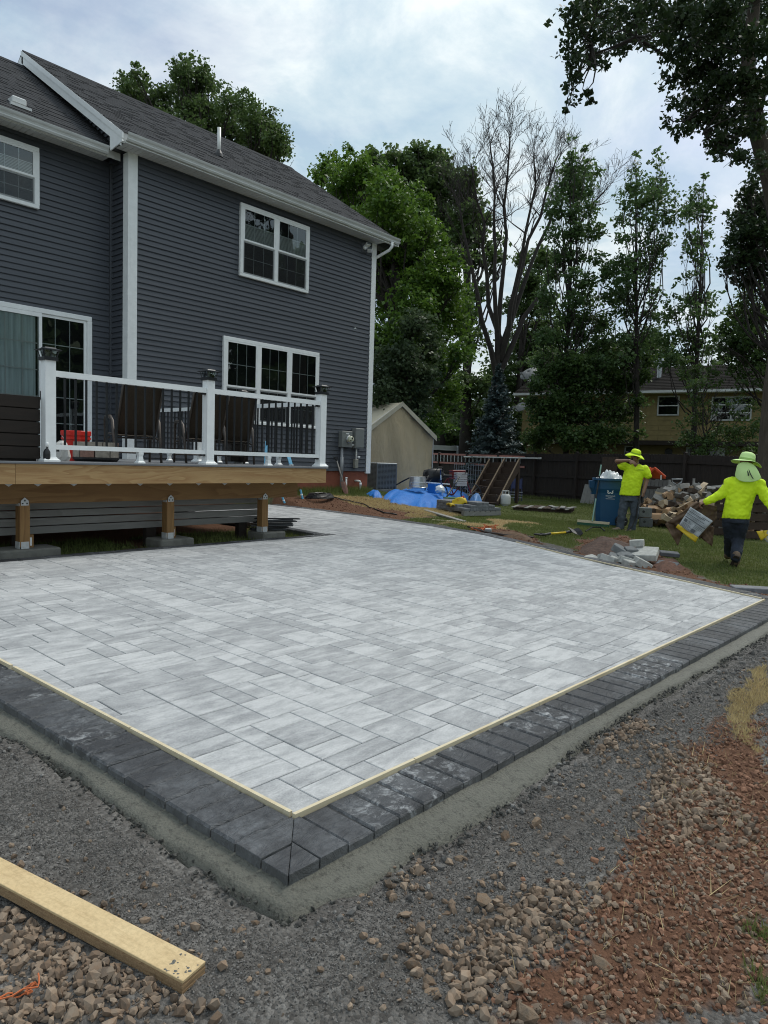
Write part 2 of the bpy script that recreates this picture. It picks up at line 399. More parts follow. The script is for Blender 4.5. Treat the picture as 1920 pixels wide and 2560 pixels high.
gras = t.mix(t.noise(v, 1.1, 6, .65), (.060, .076, .022), (.135, .150, .048)); gras = t.mix(t.ramp(n1, [(.35, .7), (.6, 0.0)]), gras, (.018, .022, .008)); gras = t.mix(t.ramp(t.noise(v, .45, 3, .5), [(.55, 0.0), (.72, .5)]), gras, (.105, .085, .035))
strw = t.mix(n1, (.15, .095, .042), (.36, .26, .12))
c = t.mix(sp.outputs[1], grav, soil); c = t.mix(sp.outputs[2], c, strw); c = t.mix(sp.outputs[0], c, gras)
t.set(color=c, rough=.95, spec=.15, normal=t.bump(t.math('ADD', n1, t.math('MULTIPLY', vo.outputs['Distance'], -.8)), .8, .012)); M['ground'] = t.m
def stonemat(name, lo, hi, warm):
    t = NT(name); v = t.pos('world'); r = t.attr('tint')
    c = t.mix(r, lo, hi); c = t.mix(t.ramp(t.noise(v, 35, 4, .6), [(.4, 0.0), (.7, .6)]), c, warm)
    t.set(color=c, rough=.9, spec=.2, normal=t.bump(t.noise(v, 160, 3, .7), .35, .003)); return t.m
M['stone'] = stonemat('brown_crushed_stone', (.105, .082, .064), (.310, .240, .178), (.23, .145, .09))
M['stone_red'] = stonemat('red_clod', (.115, .058, .038), (.290, .155, .098), (.20, .11, .07))
M['chip'] = stonemat('grey_stone_chip', (.062, .058, .054), (.255, .243, .228), (.12, .108, .096))
def leafmat(name, lo, hi, trans=.3, rough=.5, spec=.35):
    t = NT(name); r = t.attr('tint'); c = t.ramp(r, [(0.0, lo), (1.0, hi)])
    t.set(color=c, rough=rough, spec=spec)
    tl = t.node('ShaderNodeBsdfTranslucent'); t.l.new(t.mix(.5, c, tuple(min(1, x * 1.5) for x in hi)), tl.inputs['Color'])
    ms = t.node('ShaderNodeMixShader'); ms.inputs[0].default_value = trans
    t.l.new(t.b.outputs[0], ms.inputs[1]); t.l.new(tl.outputs[0], ms.inputs[2]); t.l.new(ms.outputs[0], t.out.inputs[0]); return t.m
M['leaf_maple'] = leafmat('maple_leaves', (0.035, 0.082, 0.012), (0.123, 0.216, 0.030), .32)
M['leaf_oak'] = leafmat('oak_leaves', (0.038, 0.069, 0.022), (0.107, 0.164, 0.052), .38)
M['leaf_olive'] = leafmat('dull_green_leaves', (0.033, 0.060, 0.027), (0.090, 0.128, 0.060), .38)
M['leaf_poplar'] = leafmat('poplar_leaves', (0.035, 0.073, 0.024), (0.101, 0.166, 0.055), .38)
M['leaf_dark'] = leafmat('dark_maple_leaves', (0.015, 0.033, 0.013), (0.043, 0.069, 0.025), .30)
M['leaf_vine'] = leafmat('creeper_leaves', (0.030, 0.063, 0.018), (0.093, 0.150, 0.042), .38)
M['needle'] = leafmat('blue_spruce_needles', (0.046, 0.075, 0.073), (0.137, 0.182, 0.182), .05)
M['blade'] = leafmat('grass_blades', (.066, .098, .024), (.205, .230, .075), .25, .7, .2)
M['straw'] = leafmat('dry_grass', (.28, .20, .09), (.75, .60, .33), .2, .8, .1)
t = NT('bark'); v = t.pos('obj', (6, 6, 1.2)); b = t.noise(v, 2.6, 5, .7)
t.set(color=t.mix(b, (.035, .028, .022), (.150, .125, .100)), rough=.95, spec=.1, normal=t.bump(b, .9, .05)); M['bark'] = t.m
M['bark_dark'] = plain('dark_bark', (.030, .024, .020), .95, var=.4, scale=5)
# ================================================================== GROUND
rng = np.random.default_rng(7); random.seed(7)
def inpoly(x, y, poly):
    x = np.asarray(x); y = np.asarray(y); r = np.zeros(x.shape, bool); n = len(poly)
    for i in range(n):
        x0, y0 = poly[i][:2]; x1, y1 = poly[(i + 1) % n][:2]
        c = ((y0 > y) != (y1 > y)); xx = x0 + (y - y0) * (x1 - x0) / ((y1 - y0) if y1 != y0 else 1e-9)
        r ^= c & (x < xx)
    return r
def gpoly(pts): return [tuple(G(*p)[:2]) for p in pts]
def vnoise(x, y, s, seed=0):
    """cheap smooth value noise for arrays"""
    x = np.asarray(x) / s; y = np.asarray(y) / s; xi = np.floor(x).astype(int); yi = np.floor(y).astype(int)
    def h(a, b):
        n = (a * 374761393 + b * 668265263 + seed * 974711) & 0x7fffffff
        n = ((n ^ (n >> 13)) * 1274126177) & 0x7fffffff
        return ((n ^ (n >> 16)) & 0xffff) / 65535.0
    fx = x - xi; fy = y - yi; fx = fx * fx * (3 - 2 * fx); fy = fy * fy * (3 - 2 * fy)
    return (h(xi, yi) * (1 - fx) + h(xi + 1, yi) * fx) * (1 - fy) + (h(xi, yi + 1) * (1 - fx) + h(xi + 1, yi + 1) * fx) * fy
def fbm(x, y, s, seed=0, o=4):
    a = 0; w = .5; t = 0
    for i in range(o): a = a + w * vnoise(x, y, s / 2 ** i, seed + i * 17); t += w; w *= .55
    return a / t
SOIL = [gpoly(p) for p in (
    [(650, 1256), (700, 1238), (880, 1244), (1000, 1262), (1075, 1293), (990, 1300), (850, 1286), (690, 1264)],
    [(1180, 1332), (1210, 1318), (1290, 1328), (1345, 1345), (1350, 1366), (1250, 1352)],
    [(1425, 1400), (1450, 1350), (1560, 1338), (1660, 1395), (1760, 1452), (1920, 1468), (1920, 1496), (1700, 1452), (1560, 1420)],
    [(1250, 2560), (1330, 2380), (1480, 2260), (1560, 2130), (1680, 1990), (1700, 1890), (1800, 1840), (1920, 1800), (1920, 2560)])]
SOIL.append([(1.9, -2.0), (7.0, -2.0), (5.2, .55), (3.2, .75), (2.3, .3)])
STRAW = [gpoly(p) for p in (
    [(835, 1242), (905, 1242), (1100, 1272), (1130, 1290), (1030, 1284), (900, 1264)],
    [(1840, 1750), (1870, 1680), (1920, 1670), (1920, 1900), (1880, 1860)])]
GRASS = [gpoly(p) for p in ([(1830, 2400), (1850, 2470), (1890, 2560), (1920, 2560), (1920, 2490)], [(1835, 2290), (1920, 2300), (1920, 2370), (1860, 2350)])]
def zones(x, y):
    j = (fbm(x, y, .5, 3) - .5) * .5; k = (fbm(x, y, .5, 31) - .5) * .5
    xj, yj = x + j, y + k
    grass = ((xj > edge_x(y) + BW + .45 + .25 * fbm(x, y, 1.1, 5)) & (y < 12.3)) | ((xj > 5.2) & (yj < .35)) | (x > 13.9) | (y > 14) | (x < -4) | (y < -3)
    grass |= (yj > 11.75) & (x > 9) & (x < 14)
    under = (y > 7.7) & (x < 7.3)
    grass |= under & (fbm(x, y, .8, 9) > .42) & (y < 9)
    for p in GRASS: grass |= inpoly(x + j * .6 + (fbm(x, y, .16, 61) - .5) * .11, y + k * .6 + (fbm(x, y, .16, 67) - .5) * .11, p)
    soil = np.zeros(x.shape, bool)
    jj = j * .6 + (fbm(x, y, .16, 61) - .5) * .22; kk = k * .6 + (fbm(x, y, .16, 67) - .5) * .22
    for p in SOIL: soil |= inpoly(x + jj, y + kk, p)
    soil |= under & ~grass
    soil |= (y > 10.9) & (x > 7) & (x < 12.5) & ~grass
    straw = np.zeros(x.shape, bool)
    for p in STRAW: straw |= inpoly(x + j * .6, y + k * .6, p)
    straw |= grass & (fbm(x, y, 2.2, 41) > .70)
    tuft = np.zeros(x.shape, bool)
    for p in GRASS: tuft |= inpoly(x + jj * .5, y + kk * .5, p)
    soil &= ~(straw | tuft)
    grass = grass & ~soil & ~straw
    return grass, soil, straw
ax = lambda *seg: np.unique(np.concatenate([np.arange(a, b, s) for a, b, s in seg]))
xs = ax((-420, -20, 60), (-20, -2, 2), (-2, .4, .12), (.4, 4.4, .03), (4.4, 8.6, .06), (8.6, 16, .1), (16, 34, .5), (34, 60, 3), (60, 460, 50))
ys = ax((-420, -20, 60), (-20, -2, 2), (-2, 0, .1), (0, 2.3, .03), (2.3, 4.4, .05), (4.4, 13, .1), (13, 34, .6), (34, 60, 3), (60, 460, 50))
gx, gy = np.meshgrid(xs, ys, indexing='ij'); px_, py_ = gx.ravel(), gy.ravel()
def ground_z(x, y):
    z = gh(x, y)
    near = 1 - sm(9, 30, np.hypot(x, y))
    z = z + (fbm(x, y, .45, 11) - .5) * .065 * near + .008 * (in_patio(x, y, .42) & ~in_patio(x, y, .17)) * near + (fbm(x, y, .09, 12, 3) - .5) * .012 * (1 - sm(4, 9, np.hypot(x, y)))
    ins = in_patio(x, y, .09)
    deep = in_patio(x, y, .02)
    z = np.where(ins, np.minimum(z, pplane(y) - .105), z)
    z = np.where(deep, pplane(y) - .16, z)
    return z
pz_ = ground_z(px_, py_)
gr_, so_, st_ = zones(px_, py_)
me = bpy.data.meshes.new('ground'); nx, ny = len(xs), len(ys)
me.vertices.add(len(px_)); me.vertices.foreach_set('co', np.stack([px_, py_, pz_], 1).astype(np.float32).ravel())
idx = np.arange(nx * ny).reshape(nx, ny); q = np.stack([idx[:-1, :-1], idx[1:, :-1], idx[1:, 1:], idx[:-1, 1:]], -1).reshape(-1, 4)
me.loops.add(q.size); me.loops.foreach_set('vertex_index', q.ravel().astype(np.int32))
me.polygons.add(len(q)); me.polygons.foreach_set('loop_start', np.arange(0, q.size, 4, dtype=np.int32)); me.polygons.foreach_set('use_smooth', np.ones(len(q), bool))
ca = me.color_attributes.new('zone', 'FLOAT_COLOR', 'POINT')
ca.data.foreach_set('color', np.stack([gr_, so_, st_, np.ones(len(gr_))], 1).astype(np.float32).ravel())
me.materials.append(M['ground']); me.update(calc_edges=True)
ground = bpy.data.objects.new('ground', me); C.objects.link(ground)
tag(ground, 'yard ground of grey stone dust, red soil and worn grass', kind='structure')

# wet concrete haunch along the border
def strip_mesh(inner, outer, name, mat, zin, zout, n=6):
    V = []; Fc = []
    for i, (a, b) in enumerate(zip(inner, outer)):
        for k in range(n + 1):
            t = k / n; x = a[0] + (b[0] - a[0]) * t; y = a[1] + (b[1] - a[1]) * t
            e = (fbm(np.array([x]), np.array([y]), .12, 77)[0] - .5) * .022
            V.append((x, y, pplane(y) + zin + (zout - zin) * t ** 1.5 + e - (.05 if k == n else 0)))
    for i in range(len(inner) - 1):
        for k in range(n): a = i * (n + 1) + k; Fc.append((a, a + n + 1, a + n + 2, a + 1))
    m = MB(); m.add(V, Fc); return m.build(name, mat, smooth=True)
z4 = lambda x, y: (x * .4822, 1560 + y * .4822)
z5 = lambda x, y: (640 + x * .3978, 1560 + y * .3978)
hp = [z4(*p) for p in ((-60, 560), (0, 595), (200, 690), (400, 800), (480, 870), (550, 930), (700, 1090), (900, 1190), (1100, 1330), (1300, 1450), (1460, 1550))]
hr = [z5(*p) for p in ((400, 1790), (700, 1700), (830, 1600), (1060, 1440), (1300, 1320), (1500, 1180), (1659, 1120))] + [(1370, 1945), (1453, 1872), (1545, 1800), (1656, 1738), (1773, 1676), (1859, 1626), (1920, 1590)]
OFFH = -.064
oL = [onpatio(*p, OFFH)[:2] for p in hp]; oR = [onpatio(*p, OFFH)[:2] for p in hr]
oL = [np.array([left_x(oL[0][1] + 2) - BW - .2, oL[0][1] + 2.2])] + oL
oR = oR + [np.array([8.9, 1.28]), np.array([9.0, 1.27])]
cornerpt = np.array([left_x(1.5) - BW - .07, front_y(1.4) - BW - .10])
cin = np.array([left_x(1.6) - BW + .03, front_y(1.43) - BW + .03])
def densify(pts, s=.06):
    o = []
    for a, b in zip(pts[:-1], pts[1:]):
        k = max(1, int(np.linalg.norm(np.array(b) - a) / s))
        o += [np.array(a) + (np.array(b) - a) * i / k for i in range(k)]
    return o + [np.array(pts[-1])]
o1 = densify(oL + [cornerpt]); o2 = densify([cornerpt] + oR)
wob = lambda p, s: p + (np.array([fbm(np.array([p[0]]), np.array([p[1]]), .16, s)[0], fbm(np.array([p[0]]), np.array([p[1]]), .16, s + 5)[0]]) - .5) * .07
o1 = [wob(p, 50) for p in o1]; o2 = [wob(p, 50) for p in o2]
i1 = [np.array([left_x(max(p[1], cin[1])) - BW + .03, max(p[1], cin[1])]) for p in o1]
i2 = [np.array([max(p[0], cin[0]), front_y(p[0]) - BW + .03]) for p in o2]
h = strip_mesh(i1 + i2, o1 + o2, 'concrete_haunch', M['haunch'], -.034, -.057)
tag(h, 'damp grey concrete edge haunch along the dark border', kind='structure')

# ------------------------------------------------------------------ loose stones and chips
def rock_template(seed, flat=.65):
    r = np.random.default_rng(seed)
    bm = bmesh.new(); bmesh.ops.create_icosphere(bm, subdivisions=1, radius=1)
    for v in bm.verts: v.co = v.co * float(r.uniform(.65, 1.25))
    bm.verts.index_update(); bm.verts.ensure_lookup_table()
    V = np.array([v.co[:] for v in bm.verts]) * np.array([1.0, r.uniform(.6, .95), flat * r.uniform(.7, 1.1)]); Fs = np.array([[v.index for v in f.verts] for f in bm.faces]); bm.free()
    return V, Fs
TEMPL = [rock_template(i) for i in range(10)]
def chip_template(seed):
    r = np.random.default_rng(seed + 90); V = np.array([(1, 0, 0), (-1, 0, 0), (0, 1, 0), (0, -1, 0), (0, 0, 1), (0, 0, -1)], float) * r.uniform(.5, 1.3, (6, 1)) + r.normal(size=(6, 3)) * .2
    return V * np.array([1, .8, .55]), np.array([(0, 2, 4), (2, 1, 4), (1, 3, 4), (3, 0, 4), (2, 0, 5), (1, 2, 5), (3, 1, 5), (0, 3, 5)])
CHIPS = [chip_template(i) for i in range(8)]
def rotm(r, n):
    qv = r.normal(size=(n, 4)); qv /= np.linalg.norm(qv, axis=1, keepdims=True); w, x, y, z = qv.T
    return np.stack([1 - 2 * (y * y + z * z), 2 * (x * y - z * w), 2 * (x * z + y * w), 2 * (x * y + z * w), 1 - 2 * (x * x + z * z), 2 * (y * z - x * w), 2 * (x * z - y * w), 2 * (y * z + x * w), 1 - 2 * (x * x + y * y)], 1).reshape(n, 3, 3)
def rocks(name, P, size, mat, label, seed, sink=.35, kind='stuff', TEMPL=None):
    TEMPL = TEMPL or globals()['TEMPL']
    r = np.random.default_rng(seed); n = len(P); ti = r.integers(0, len(TEMPL), n); R_ = rotm(r, n); out = []; tt = []
    for k, (V, Fs) in enumerate(TEMPL):
        m = np.where(ti == k)[0]
        if not len(m): continue
        X = np.einsum('nij,vj->nvi', R_[m], V) * size[m][:, None, None] * .5
        base = P[m] + np.array([0, 0, 1.0]) * (size[m] * (.5 - sink))[:, None] * .6
        X = X + base[:, None, :]
        out.append(X[:, Fs.ravel(), :].reshape(-1, 3)); tt.append(np.repeat(r.uniform(0, 1, len(m)), len(Fs)))
    o = npmesh(name, np.concatenate(out), 3, mat, tint=np.concatenate(tt))
    return tag(o, label, kind=kind)
def scatter(polys, n, seed, lo, hi, world=False, avoid=True, jit=.05):
    r = np.random.default_rng(seed); out = []
    for poly, k in zip(polys, n):
        P = poly if world else gpoly(poly); a = np.array(P); mn, mx = a.min(0), a.max(0); got = 0
        while got < k:
            c = r.uniform(mn, mx, (k * 4, 2)); c = c[inpoly(c[:, 0], c[:, 1], P)]
            if avoid: c = c[~in_patio(c[:, 0], c[:, 1], .16)]
            if not len(c): break
            c = c[:k - got]; out.append(c); got += len(c)
    xy = np.concatenate(out); xy = xy + r.normal(size=xy.shape) * jit * (r.random((len(xy), 1)) < .5)
    if avoid: xy = xy[~in_patio(xy[:, 0], xy[:, 1], .10)]
    sz = lo + (hi - lo) * r.beta(1.6, 3.2, len(xy))
    return np.column_stack([xy, ground_z(xy[:, 0], xy[:, 1])]), sz
PLK = [tuple(onpatio(x * .4822, 1560 + y * .4822, -.03)[:2]) for x, y in ((1120, 1730), (960, 1915), (-60, 1350), (-60, 1170))]
def off_plank(P, sz):
    m = ~inpoly(P[:, 0], P[:, 1], PLK); return P[m], sz[m]
dense = [[(0, 2215), (130, 2270), (260, 2360), (420, 2440), (470, 2500), (520, 2560), (0, 2560)],
         [(1130, 2560), (1090, 2420), (1170, 2330), (1290, 2250), (1420, 2215), (1500, 2270), (1440, 2330), (1330, 2400), (1260, 2480), (1250, 2560)],
         [(1625, 1900), (1700, 1875), (1790, 1940), (1850, 2010), (1900, 2070), (1850, 2110), (1760, 2150), (1680, 2100), (1630, 2020)],
         [(955, 2160), (1020, 2130), (1065, 2190), (1050, 2230), (960, 2270)],
         [(1440, 1870), (1540, 1820), (1600, 1800), (1620, 1840), (1500, 1900)],
         [(1020, 2340), (1060, 2350), (1050, 2460), (1010, 2450)]]
P, sz = scatter(dense, [620, 430, 600, 38, 160, 26], 21, .014, .060, jit=.07)
P, sz = off_plank(P, sz)
rocks('crushed_stone', P, sz, M['stone'], 'drifts of brown crushed stone lying on the gravel', 22, .25)
P, sz = scatter(dense, [900, 500, 900, 40, 200, 40], 35, .006, .022, jit=.09)
P, sz = off_plank(P, sz)
rocks('stone_fines', P, sz, M['stone'], 'finer brown stone bits between the crushed stones', 36, .25, TEMPL=CHIPS)
thin = [[(780, 2350), (1180, 2100), (1500, 1890), (1800, 1700), (1920, 1640), (1920, 1800), (1640, 1900), (1560, 2100), (1300, 2250), (1080, 2400), (1060, 2560), (800, 2560)],
        [(1250, 2560), (1330, 2380), (1480, 2260), (1560, 2130), (1690, 1990), (1760, 2140), (1920, 2080), (1920, 2560)],
        [(0, 1980), (500, 2250), (700, 2450), (760, 2560), (520, 2560), (300, 2330), (0, 2200)]]
P, sz = scatter(thin, [330, 900, 70], 23, .010, .036)
rocks('scattered_stone', P, sz, M['stone'], 'small brown stones sprinkled over gravel and soil', 24, .25)
P, sz = scatter([SOIL[3]], [3000], 25, .004, .042, world=True, jit=.10)
rocks('soil_clods', P, sz, M['stone_red'], 'crumbly red soil clods', 26, .3)
P, sz = scatter([SOIL[0], SOIL[1], SOIL[2]], [700, 300, 800], 27, .015, .07, world=True)
rocks('soil_lumps', P, sz, M['stone_red'], 'lumps of red soil along the patio edge', 28, .3)
nearp = [[(0, 1700), (400, 1960), (740, 2260), (1000, 2180), (1920, 1600), (1920, 1830), (1720, 1900), (1570, 2130), (1330, 2400), (1260, 2560), (500, 2560), (0, 2230)]]
P, sz = scatter(nearp, [62000], 29, .003, .0120)
rocks('gravel', P, sz, M['chip'], 'fine grey stone dust and chips beside the patio', 30, .2, TEMPL=CHIPS)
P, sz = scatter([[(0, 1690), (740, 2240), (1000, 2180), (1900, 1600), (1920, 1650), (1000, 2290), (760, 2360), (0, 1900)]], [260], 33, .012, .05)
rocks('concrete_crumbs', P, sz, M['chip'], 'crumbs of dark damp concrete along the haunch edge', 34, .3)
L_o = np.array(o1 + o2); rr3 = np.random.default_rng(88); k3 = rr3.integers(0, len(L_o), 1900); q3 = L_o[k3] + rr3.normal(size=(1900, 2)) * np.array([.022, .022]); q3 = q3[~in_patio(q3[:, 0], q3[:, 1], .05)]
rocks('mortar_crumbs', np.column_stack([q3, np.maximum(ground_z(q3[:, 0], q3[:, 1]), pplane(q3[:, 1]) - .066)]), rr3.uniform(.005, .024, len(q3)), plain('dark_crumb', (.062, .060, .053), .95, var=.5, scale=70), 'dark crumbs of mortar in the crack beside the concrete haunch', 89, .3)
# bigger single stones one can pick out on the grey gravel
so = NT('loose_brown_stone'); rr = so.rnd(); vv = so.pos('obj')
so.set(color=so.mix(so.ramp(so.noise(vv, 2.5, 4, .6), [(.35, 0.0), (.7, .7)]), so.mix(rr, (.12, .093, .072), (.285, .22, .158)), (.22, .135, .08)), rough=.9, spec=.2, normal=so.bump(so.noise(vv, 9, 3, .7), .4, .05))
RM = []
for i, (V, Fs) in enumerate(TEMPL):
    mb = MB(); mb.add([tuple(v) for v in V], [tuple(f) for f in Fs]); ob = mb.build('stone', so.m); RM.append(ob.data); bpy.data.objects.remove(ob)
spots = [(952, 2120, 40), (1005, 2105, 44), (1020, 2085, 36), (1150, 2150, 30), (990, 2210, 36), (900, 2250, 40), (1262, 2095, 40), (1335, 2005, 30), (1370, 2000, 34), (1285, 2115, 26), (1440, 2130, 28), (1418, 2050, 30), (1480, 2030, 36), (1340, 2140, 24), (1400, 2165, 34), (1475, 2175, 44), (1510, 2220, 34), (1500, 2130, 26), (1160, 2330, 40), (1115, 2290, 34), (1210, 2255, 40), (1035, 2420, 46), (1010, 2500, 50), (1075, 2460, 40), (600, 2340, 44), (720, 2450, 34), (930, 2500, 40), (860, 2420, 32), (1160, 2490, 60), (1230, 2390, 50), (1080, 2505, 54), (1340, 2060, 34), (1290, 2470, 60), (1320, 2545, 70), (1500, 2420, 54), (1590, 2440, 46), (1440, 2540, 50), (1360, 2370, 40), (1660, 2470, 36), (1700, 2300, 44), (880, 2340, 30), (385, 2220, 30), (640, 2310, 26), (1050, 2120, 30), (1545, 1985, 30), (1440, 1990, 26), (1400, 1965, 24), (1330, 1940, 24)]
for i, (a, b, s) in enumerate(spots):
    p = G(a, b); d_ = (ROT.T @ (p - CAM))[2]; s_ = s * d_ / F * .55
    o = bpy.data.objects.new('stone', RM[i % 10]); C.objects.link(o); o.location = (p[0], p[1], p[2] + s_ * .25)
    o.rotation_euler = (random.uniform(-.4, .4), random.uniform(-.4, .4), random.uniform(0, 6.28)); o.scale = (s_, s_ * random.uniform(.8, 1), s_ * random.uniform(.8, 1.1))
    tag(o, 'larger brown crushed stone lying loose on the ground in front of the patio', 'stone', 'loose brown stones in front of the patio')

# ================================================================== PATIO
patio = thing('patio', 'light grey paver patio with a charcoal border, sloping gently from the deck', 'patio', (0, 7.5, 0))
patio.rotation_euler = (math.atan(SLOPE), 0, 0)
U = .125; JG = .0022
X0 = 1.708 - 2 * U; Y0 = 1.877 - U
nxu, nyu = int((10.2 - X0) / U) + 1, int((11.9 - Y0) / U) + 1
occ = np.zeros((nxu, nyu), bool)
for i in range(nxu):
    for j in range(nyu):
        x, y = X0 + (i + .5) * U, Y0 + (j + .5) * U
        if x > edge_x(y) + .1 or (y > 7.50 and x < 7.52) or y > 11.72 or x < left_x(y) - U or y < front_y(x) - U: occ[i, j] = True
rp = random.Random(5)
pieces = []
SZ = [(2, 2), (3, 2), (2, 3), (2, 1), (1, 2), (2, 1), (3, 2), (2, 2), (3, 1)]
for j in range(nyu):
    for i in range(nxu):
        if occ[i, j]: continue
        opts = SZ[:]; rp.shuffle(opts)
        for w, hh in opts + [(1, 1)]:
            if i + w <= nxu and j + hh <= nyu and not occ[i:i + w, j:j + hh].any():
                occ[i:i + w, j:j + hh] = True; pieces.append((i, j, w, hh)); break
def clip(poly, a, n):
    """keep the side of the line through a with normal n"""
    out = []
    for k in range(len(poly)):
        p, q_ = poly[k], poly[(k + 1) % len(poly)]; dp = (p[0] - a[0]) * n[0] + (p[1] - a[1]) * n[1]; dq = (q_[0] - a[0]) * n[0] + (q_[1] - a[1]) * n[1]
        if dp >= 0: out.append(p)
        if (dp >= 0) != (dq >= 0): t_ = dp / (dp - dq); out.append((p[0] + (q_[0] - p[0]) * t_, p[1] + (q_[1] - p[1]) * t_))
    return out
def area(p): return abs(sum(p[k][0] * p[(k + 1) % len(p)][1] - p[(k + 1) % len(p)][0] * p[k][1] for k in range(len(p)))) / 2
def slab(mb, poly, z0, z1, bev=.003, mi=0, ztop=None):
    n = len(poly); cx = sum(p[0] for p in poly) / n; cy = sum(p[1] for p in poly) / n
    sgn = sum(poly[k][0] * poly[(k + 1) % n][1] - poly[(k + 1) % n][0] * poly[k][1] for k in range(n))
    if sgn < 0: poly = poly[::-1]
    ins = []
    for k in range(n):
        a, p, b = poly[k - 1], poly[k], poly[(k + 1) % n]
        d1 = Vector((p[0] - a[0], p[1] - a[1])); d2 = Vector((b[0] - p[0], b[1] - p[1]))
        n1 = Vector((-d1.y, d1.x)).normalized() if d1.length > 1e-7 else Vector((0, 0)); n2 = Vector((-d2.y, d2.x)).normalized() if d2.length > 1e-7 else Vector((0, 0))
        ins.append((p[0] + (n1.x + n2.x) * bev, p[1] + (n1.y + n2.y) * bev))
    zt = ztop or (lambda x, y: 0.0)
    vs = [(x, y, z1 + zt(x, y)) for x, y in ins] + [(x, y, z1 - bev + zt(x, y)) for x, y in poly] + [(x, y, z0) for x, y in poly]
    fs = [tuple(range(n))] + [(n + k, n + (k + 1) % n, (k + 1) % n, k) for k in range(n)] + [(2 * n + k, 2 * n + (k + 1) % n, n + (k + 1) % n, n + k) for k in range(n)]
    mb.add(vs, fs, mi); return len(fs)
full = {}; cand = []
for (i, j, w, hh) in pieces:
    x0, y0, x1, y1 = X0 + i * U + JG, Y0 + j * U + JG, X0 + (i + w) * U - JG, Y0 + (j + hh) * U - JG
    poly = [(x0, y0), (x1, y0), (x1, y1), (x0, y1)]; cy = (y0 + y1) / 2; cx = (x0 + x1) / 2
    p2 = clip(poly, (left_x(1.865), 1.865), (1, .0357)); p2 = clip(p2, (1.692, 1.865), (.0118, 1)) if p2 else p2
    if p2:
        e0, e1 = edge_x(cy - .2), edge_x(cy + .2); p2 = clip(p2, (edge_x(cy), cy), (-.4, (e1 - e0)))
    if not p2 or area(p2) < .0012: continue
    whole = area(p2) > area(poly) * .999
    px, py, dd = proj((cx, cy, pplane(cy)))
    vis = (-80 < px < 2000)
    cand.append((area(p2) / dd ** 2.6 if vis else 0, whole, (i, j, w, hh), p2, (cx, cy)))
cand.sort(key=lambda c_: -c_[0])
far = MB(); fart = []
for k, (scr, whole, (i, j, w, hh), poly, (cx, cy)) in enumerate(cand):
    dz = rp.uniform(-.0012, .0012)
    if k < 300:
        if whole:
            if (w, hh) not in full:
                mb = MB(); slab(mb, [(p[0] - cx, p[1] - cy) for p in poly], -.055, 0); o = mb.build('paver', M['paver'], patio); full[(w, hh)] = o.data
                o.location = (cx, cy - 7.5, dz)
            else: put(full[(w, hh)], 'paver', patio, (cx, cy - 7.5, dz), (rp.uniform(-.003, .003), rp.uniform(-.003, .003), 0))
        else:
            mb = MB(); slab(mb, [(p[0] - cx, p[1] - cy) for p in poly], -.055, 0); o = mb.build('paver', M['paver'], patio); o.location = (cx, cy - 7.5, dz)
    else:
        n_ = slab(far, [(p[0], p[1] - 7.5) for p in poly], -.03, dz); fart += [rp.random()] * n_
o = far.build('distant_pavers', M['paver_far'], patio); o['kind'] = 'stuff'
a = o.data.attributes.new('tint', 'FLOAT', 'FACE'); a.data.foreach_set('value', fart)
# sand bed seen in the joints
mb = MB(); bed = [(left_x(1.6) - .2, 1.66), (8.1, 1.62)] + [(e[0] + .2, e[1]) for e in EDGE[1:]] + [(7.35, 11.8), (7.35, 7.65), (left_x(7.6) - .2, 7.65)]
mb.prism([(x, y - 7.5, -.07) for x, y in bed], (0, 0, .062)); mb.build('joint_sand', plain('joint_sand', (.042, .042, .042), .95, var=.3, scale=60), patio)
# dark border pavers
rough_ = lambda sd: (lambda x, y: float(fbm(np.array([x]), np.array([y]), .05, sd)[0] - .5) * .004)
def border_piece(poly, bev=.008):
    cx = sum(p[0] for p in poly) / len(poly); cy = sum(p[1] for p in poly) / len(poly)
    mb = MB(); slab(mb, [(p[0] - cx, p[1] - cy) for p in poly], -.085, 0, bev)
    o = mb.build('border_paver', M['border'], patio); o.location = (cx, cy - 7.5, rp.uniform(-.002, .003)); o.rotation_euler = (rp.uniform(-.006, .006), rp.uniform(-.006, .006), 0)
def border_run(path, outer, width=.133, gap=.003, start=0.0):
    """soldier course: path and outer are functions of distance along the run"""
    s = start
    while s < path[0]:
        w = width * rp.uniform(.94, 1.06)
        a, b = s + gap, s + w - gap
        border_piece([outer[0](a), outer[0](b), outer[1](b), outer[1](a)]); s += w
STR = .022                                 # room left for the wooden strip
def meet(off):
    x, y = 1.69 - off, 1.86 - off
    for _ in range(8): x = left_x(y) - off; y = front_y(x) - off
    return x, y
ci, co = meet(STR), meet(BW)
mn = (co[1] - ci[1], ci[0] - co[0])           # normal of the mitre line (points to the right-hand run)
def mitred(poly, sgn):
    q_ = clip(poly, (ci[0] - sgn * .0008, ci[1] + sgn * .0008), (mn[0] * sgn, mn[1] * sgn))
    if len(q_) > 2 and area(q_) > .0006: border_piece(q_, .008 if len(q_) == 4 and area(q_) > area(poly) * .995 else .0015)
s_ = co[0] + .002
while s_ < 8.28:
    w_ = .133 * rp.uniform(.94, 1.06); a_, b_ = s_ + .0034, s_ + w_ - .0034
    mitred([(a_, front_y(a_) - BW), (b_, front_y(b_) - BW), (b_, front_y(b_) - STR), (a_, front_y(a_) - STR)], -1); s_ += w_
s_ = co[1] + .002
while s_ < 6.2:
    w_ = .133 * rp.uniform(.94, 1.06); a_, b_ = s_ + .0034, s_ + w_ - .0034
    mitred([(left_x(a_) - BW, a_), (left_x(b_) - BW, b_), (left_x(b_) - STR, b_), (left_x(a_) - STR, a_)], 1); s_ += w_
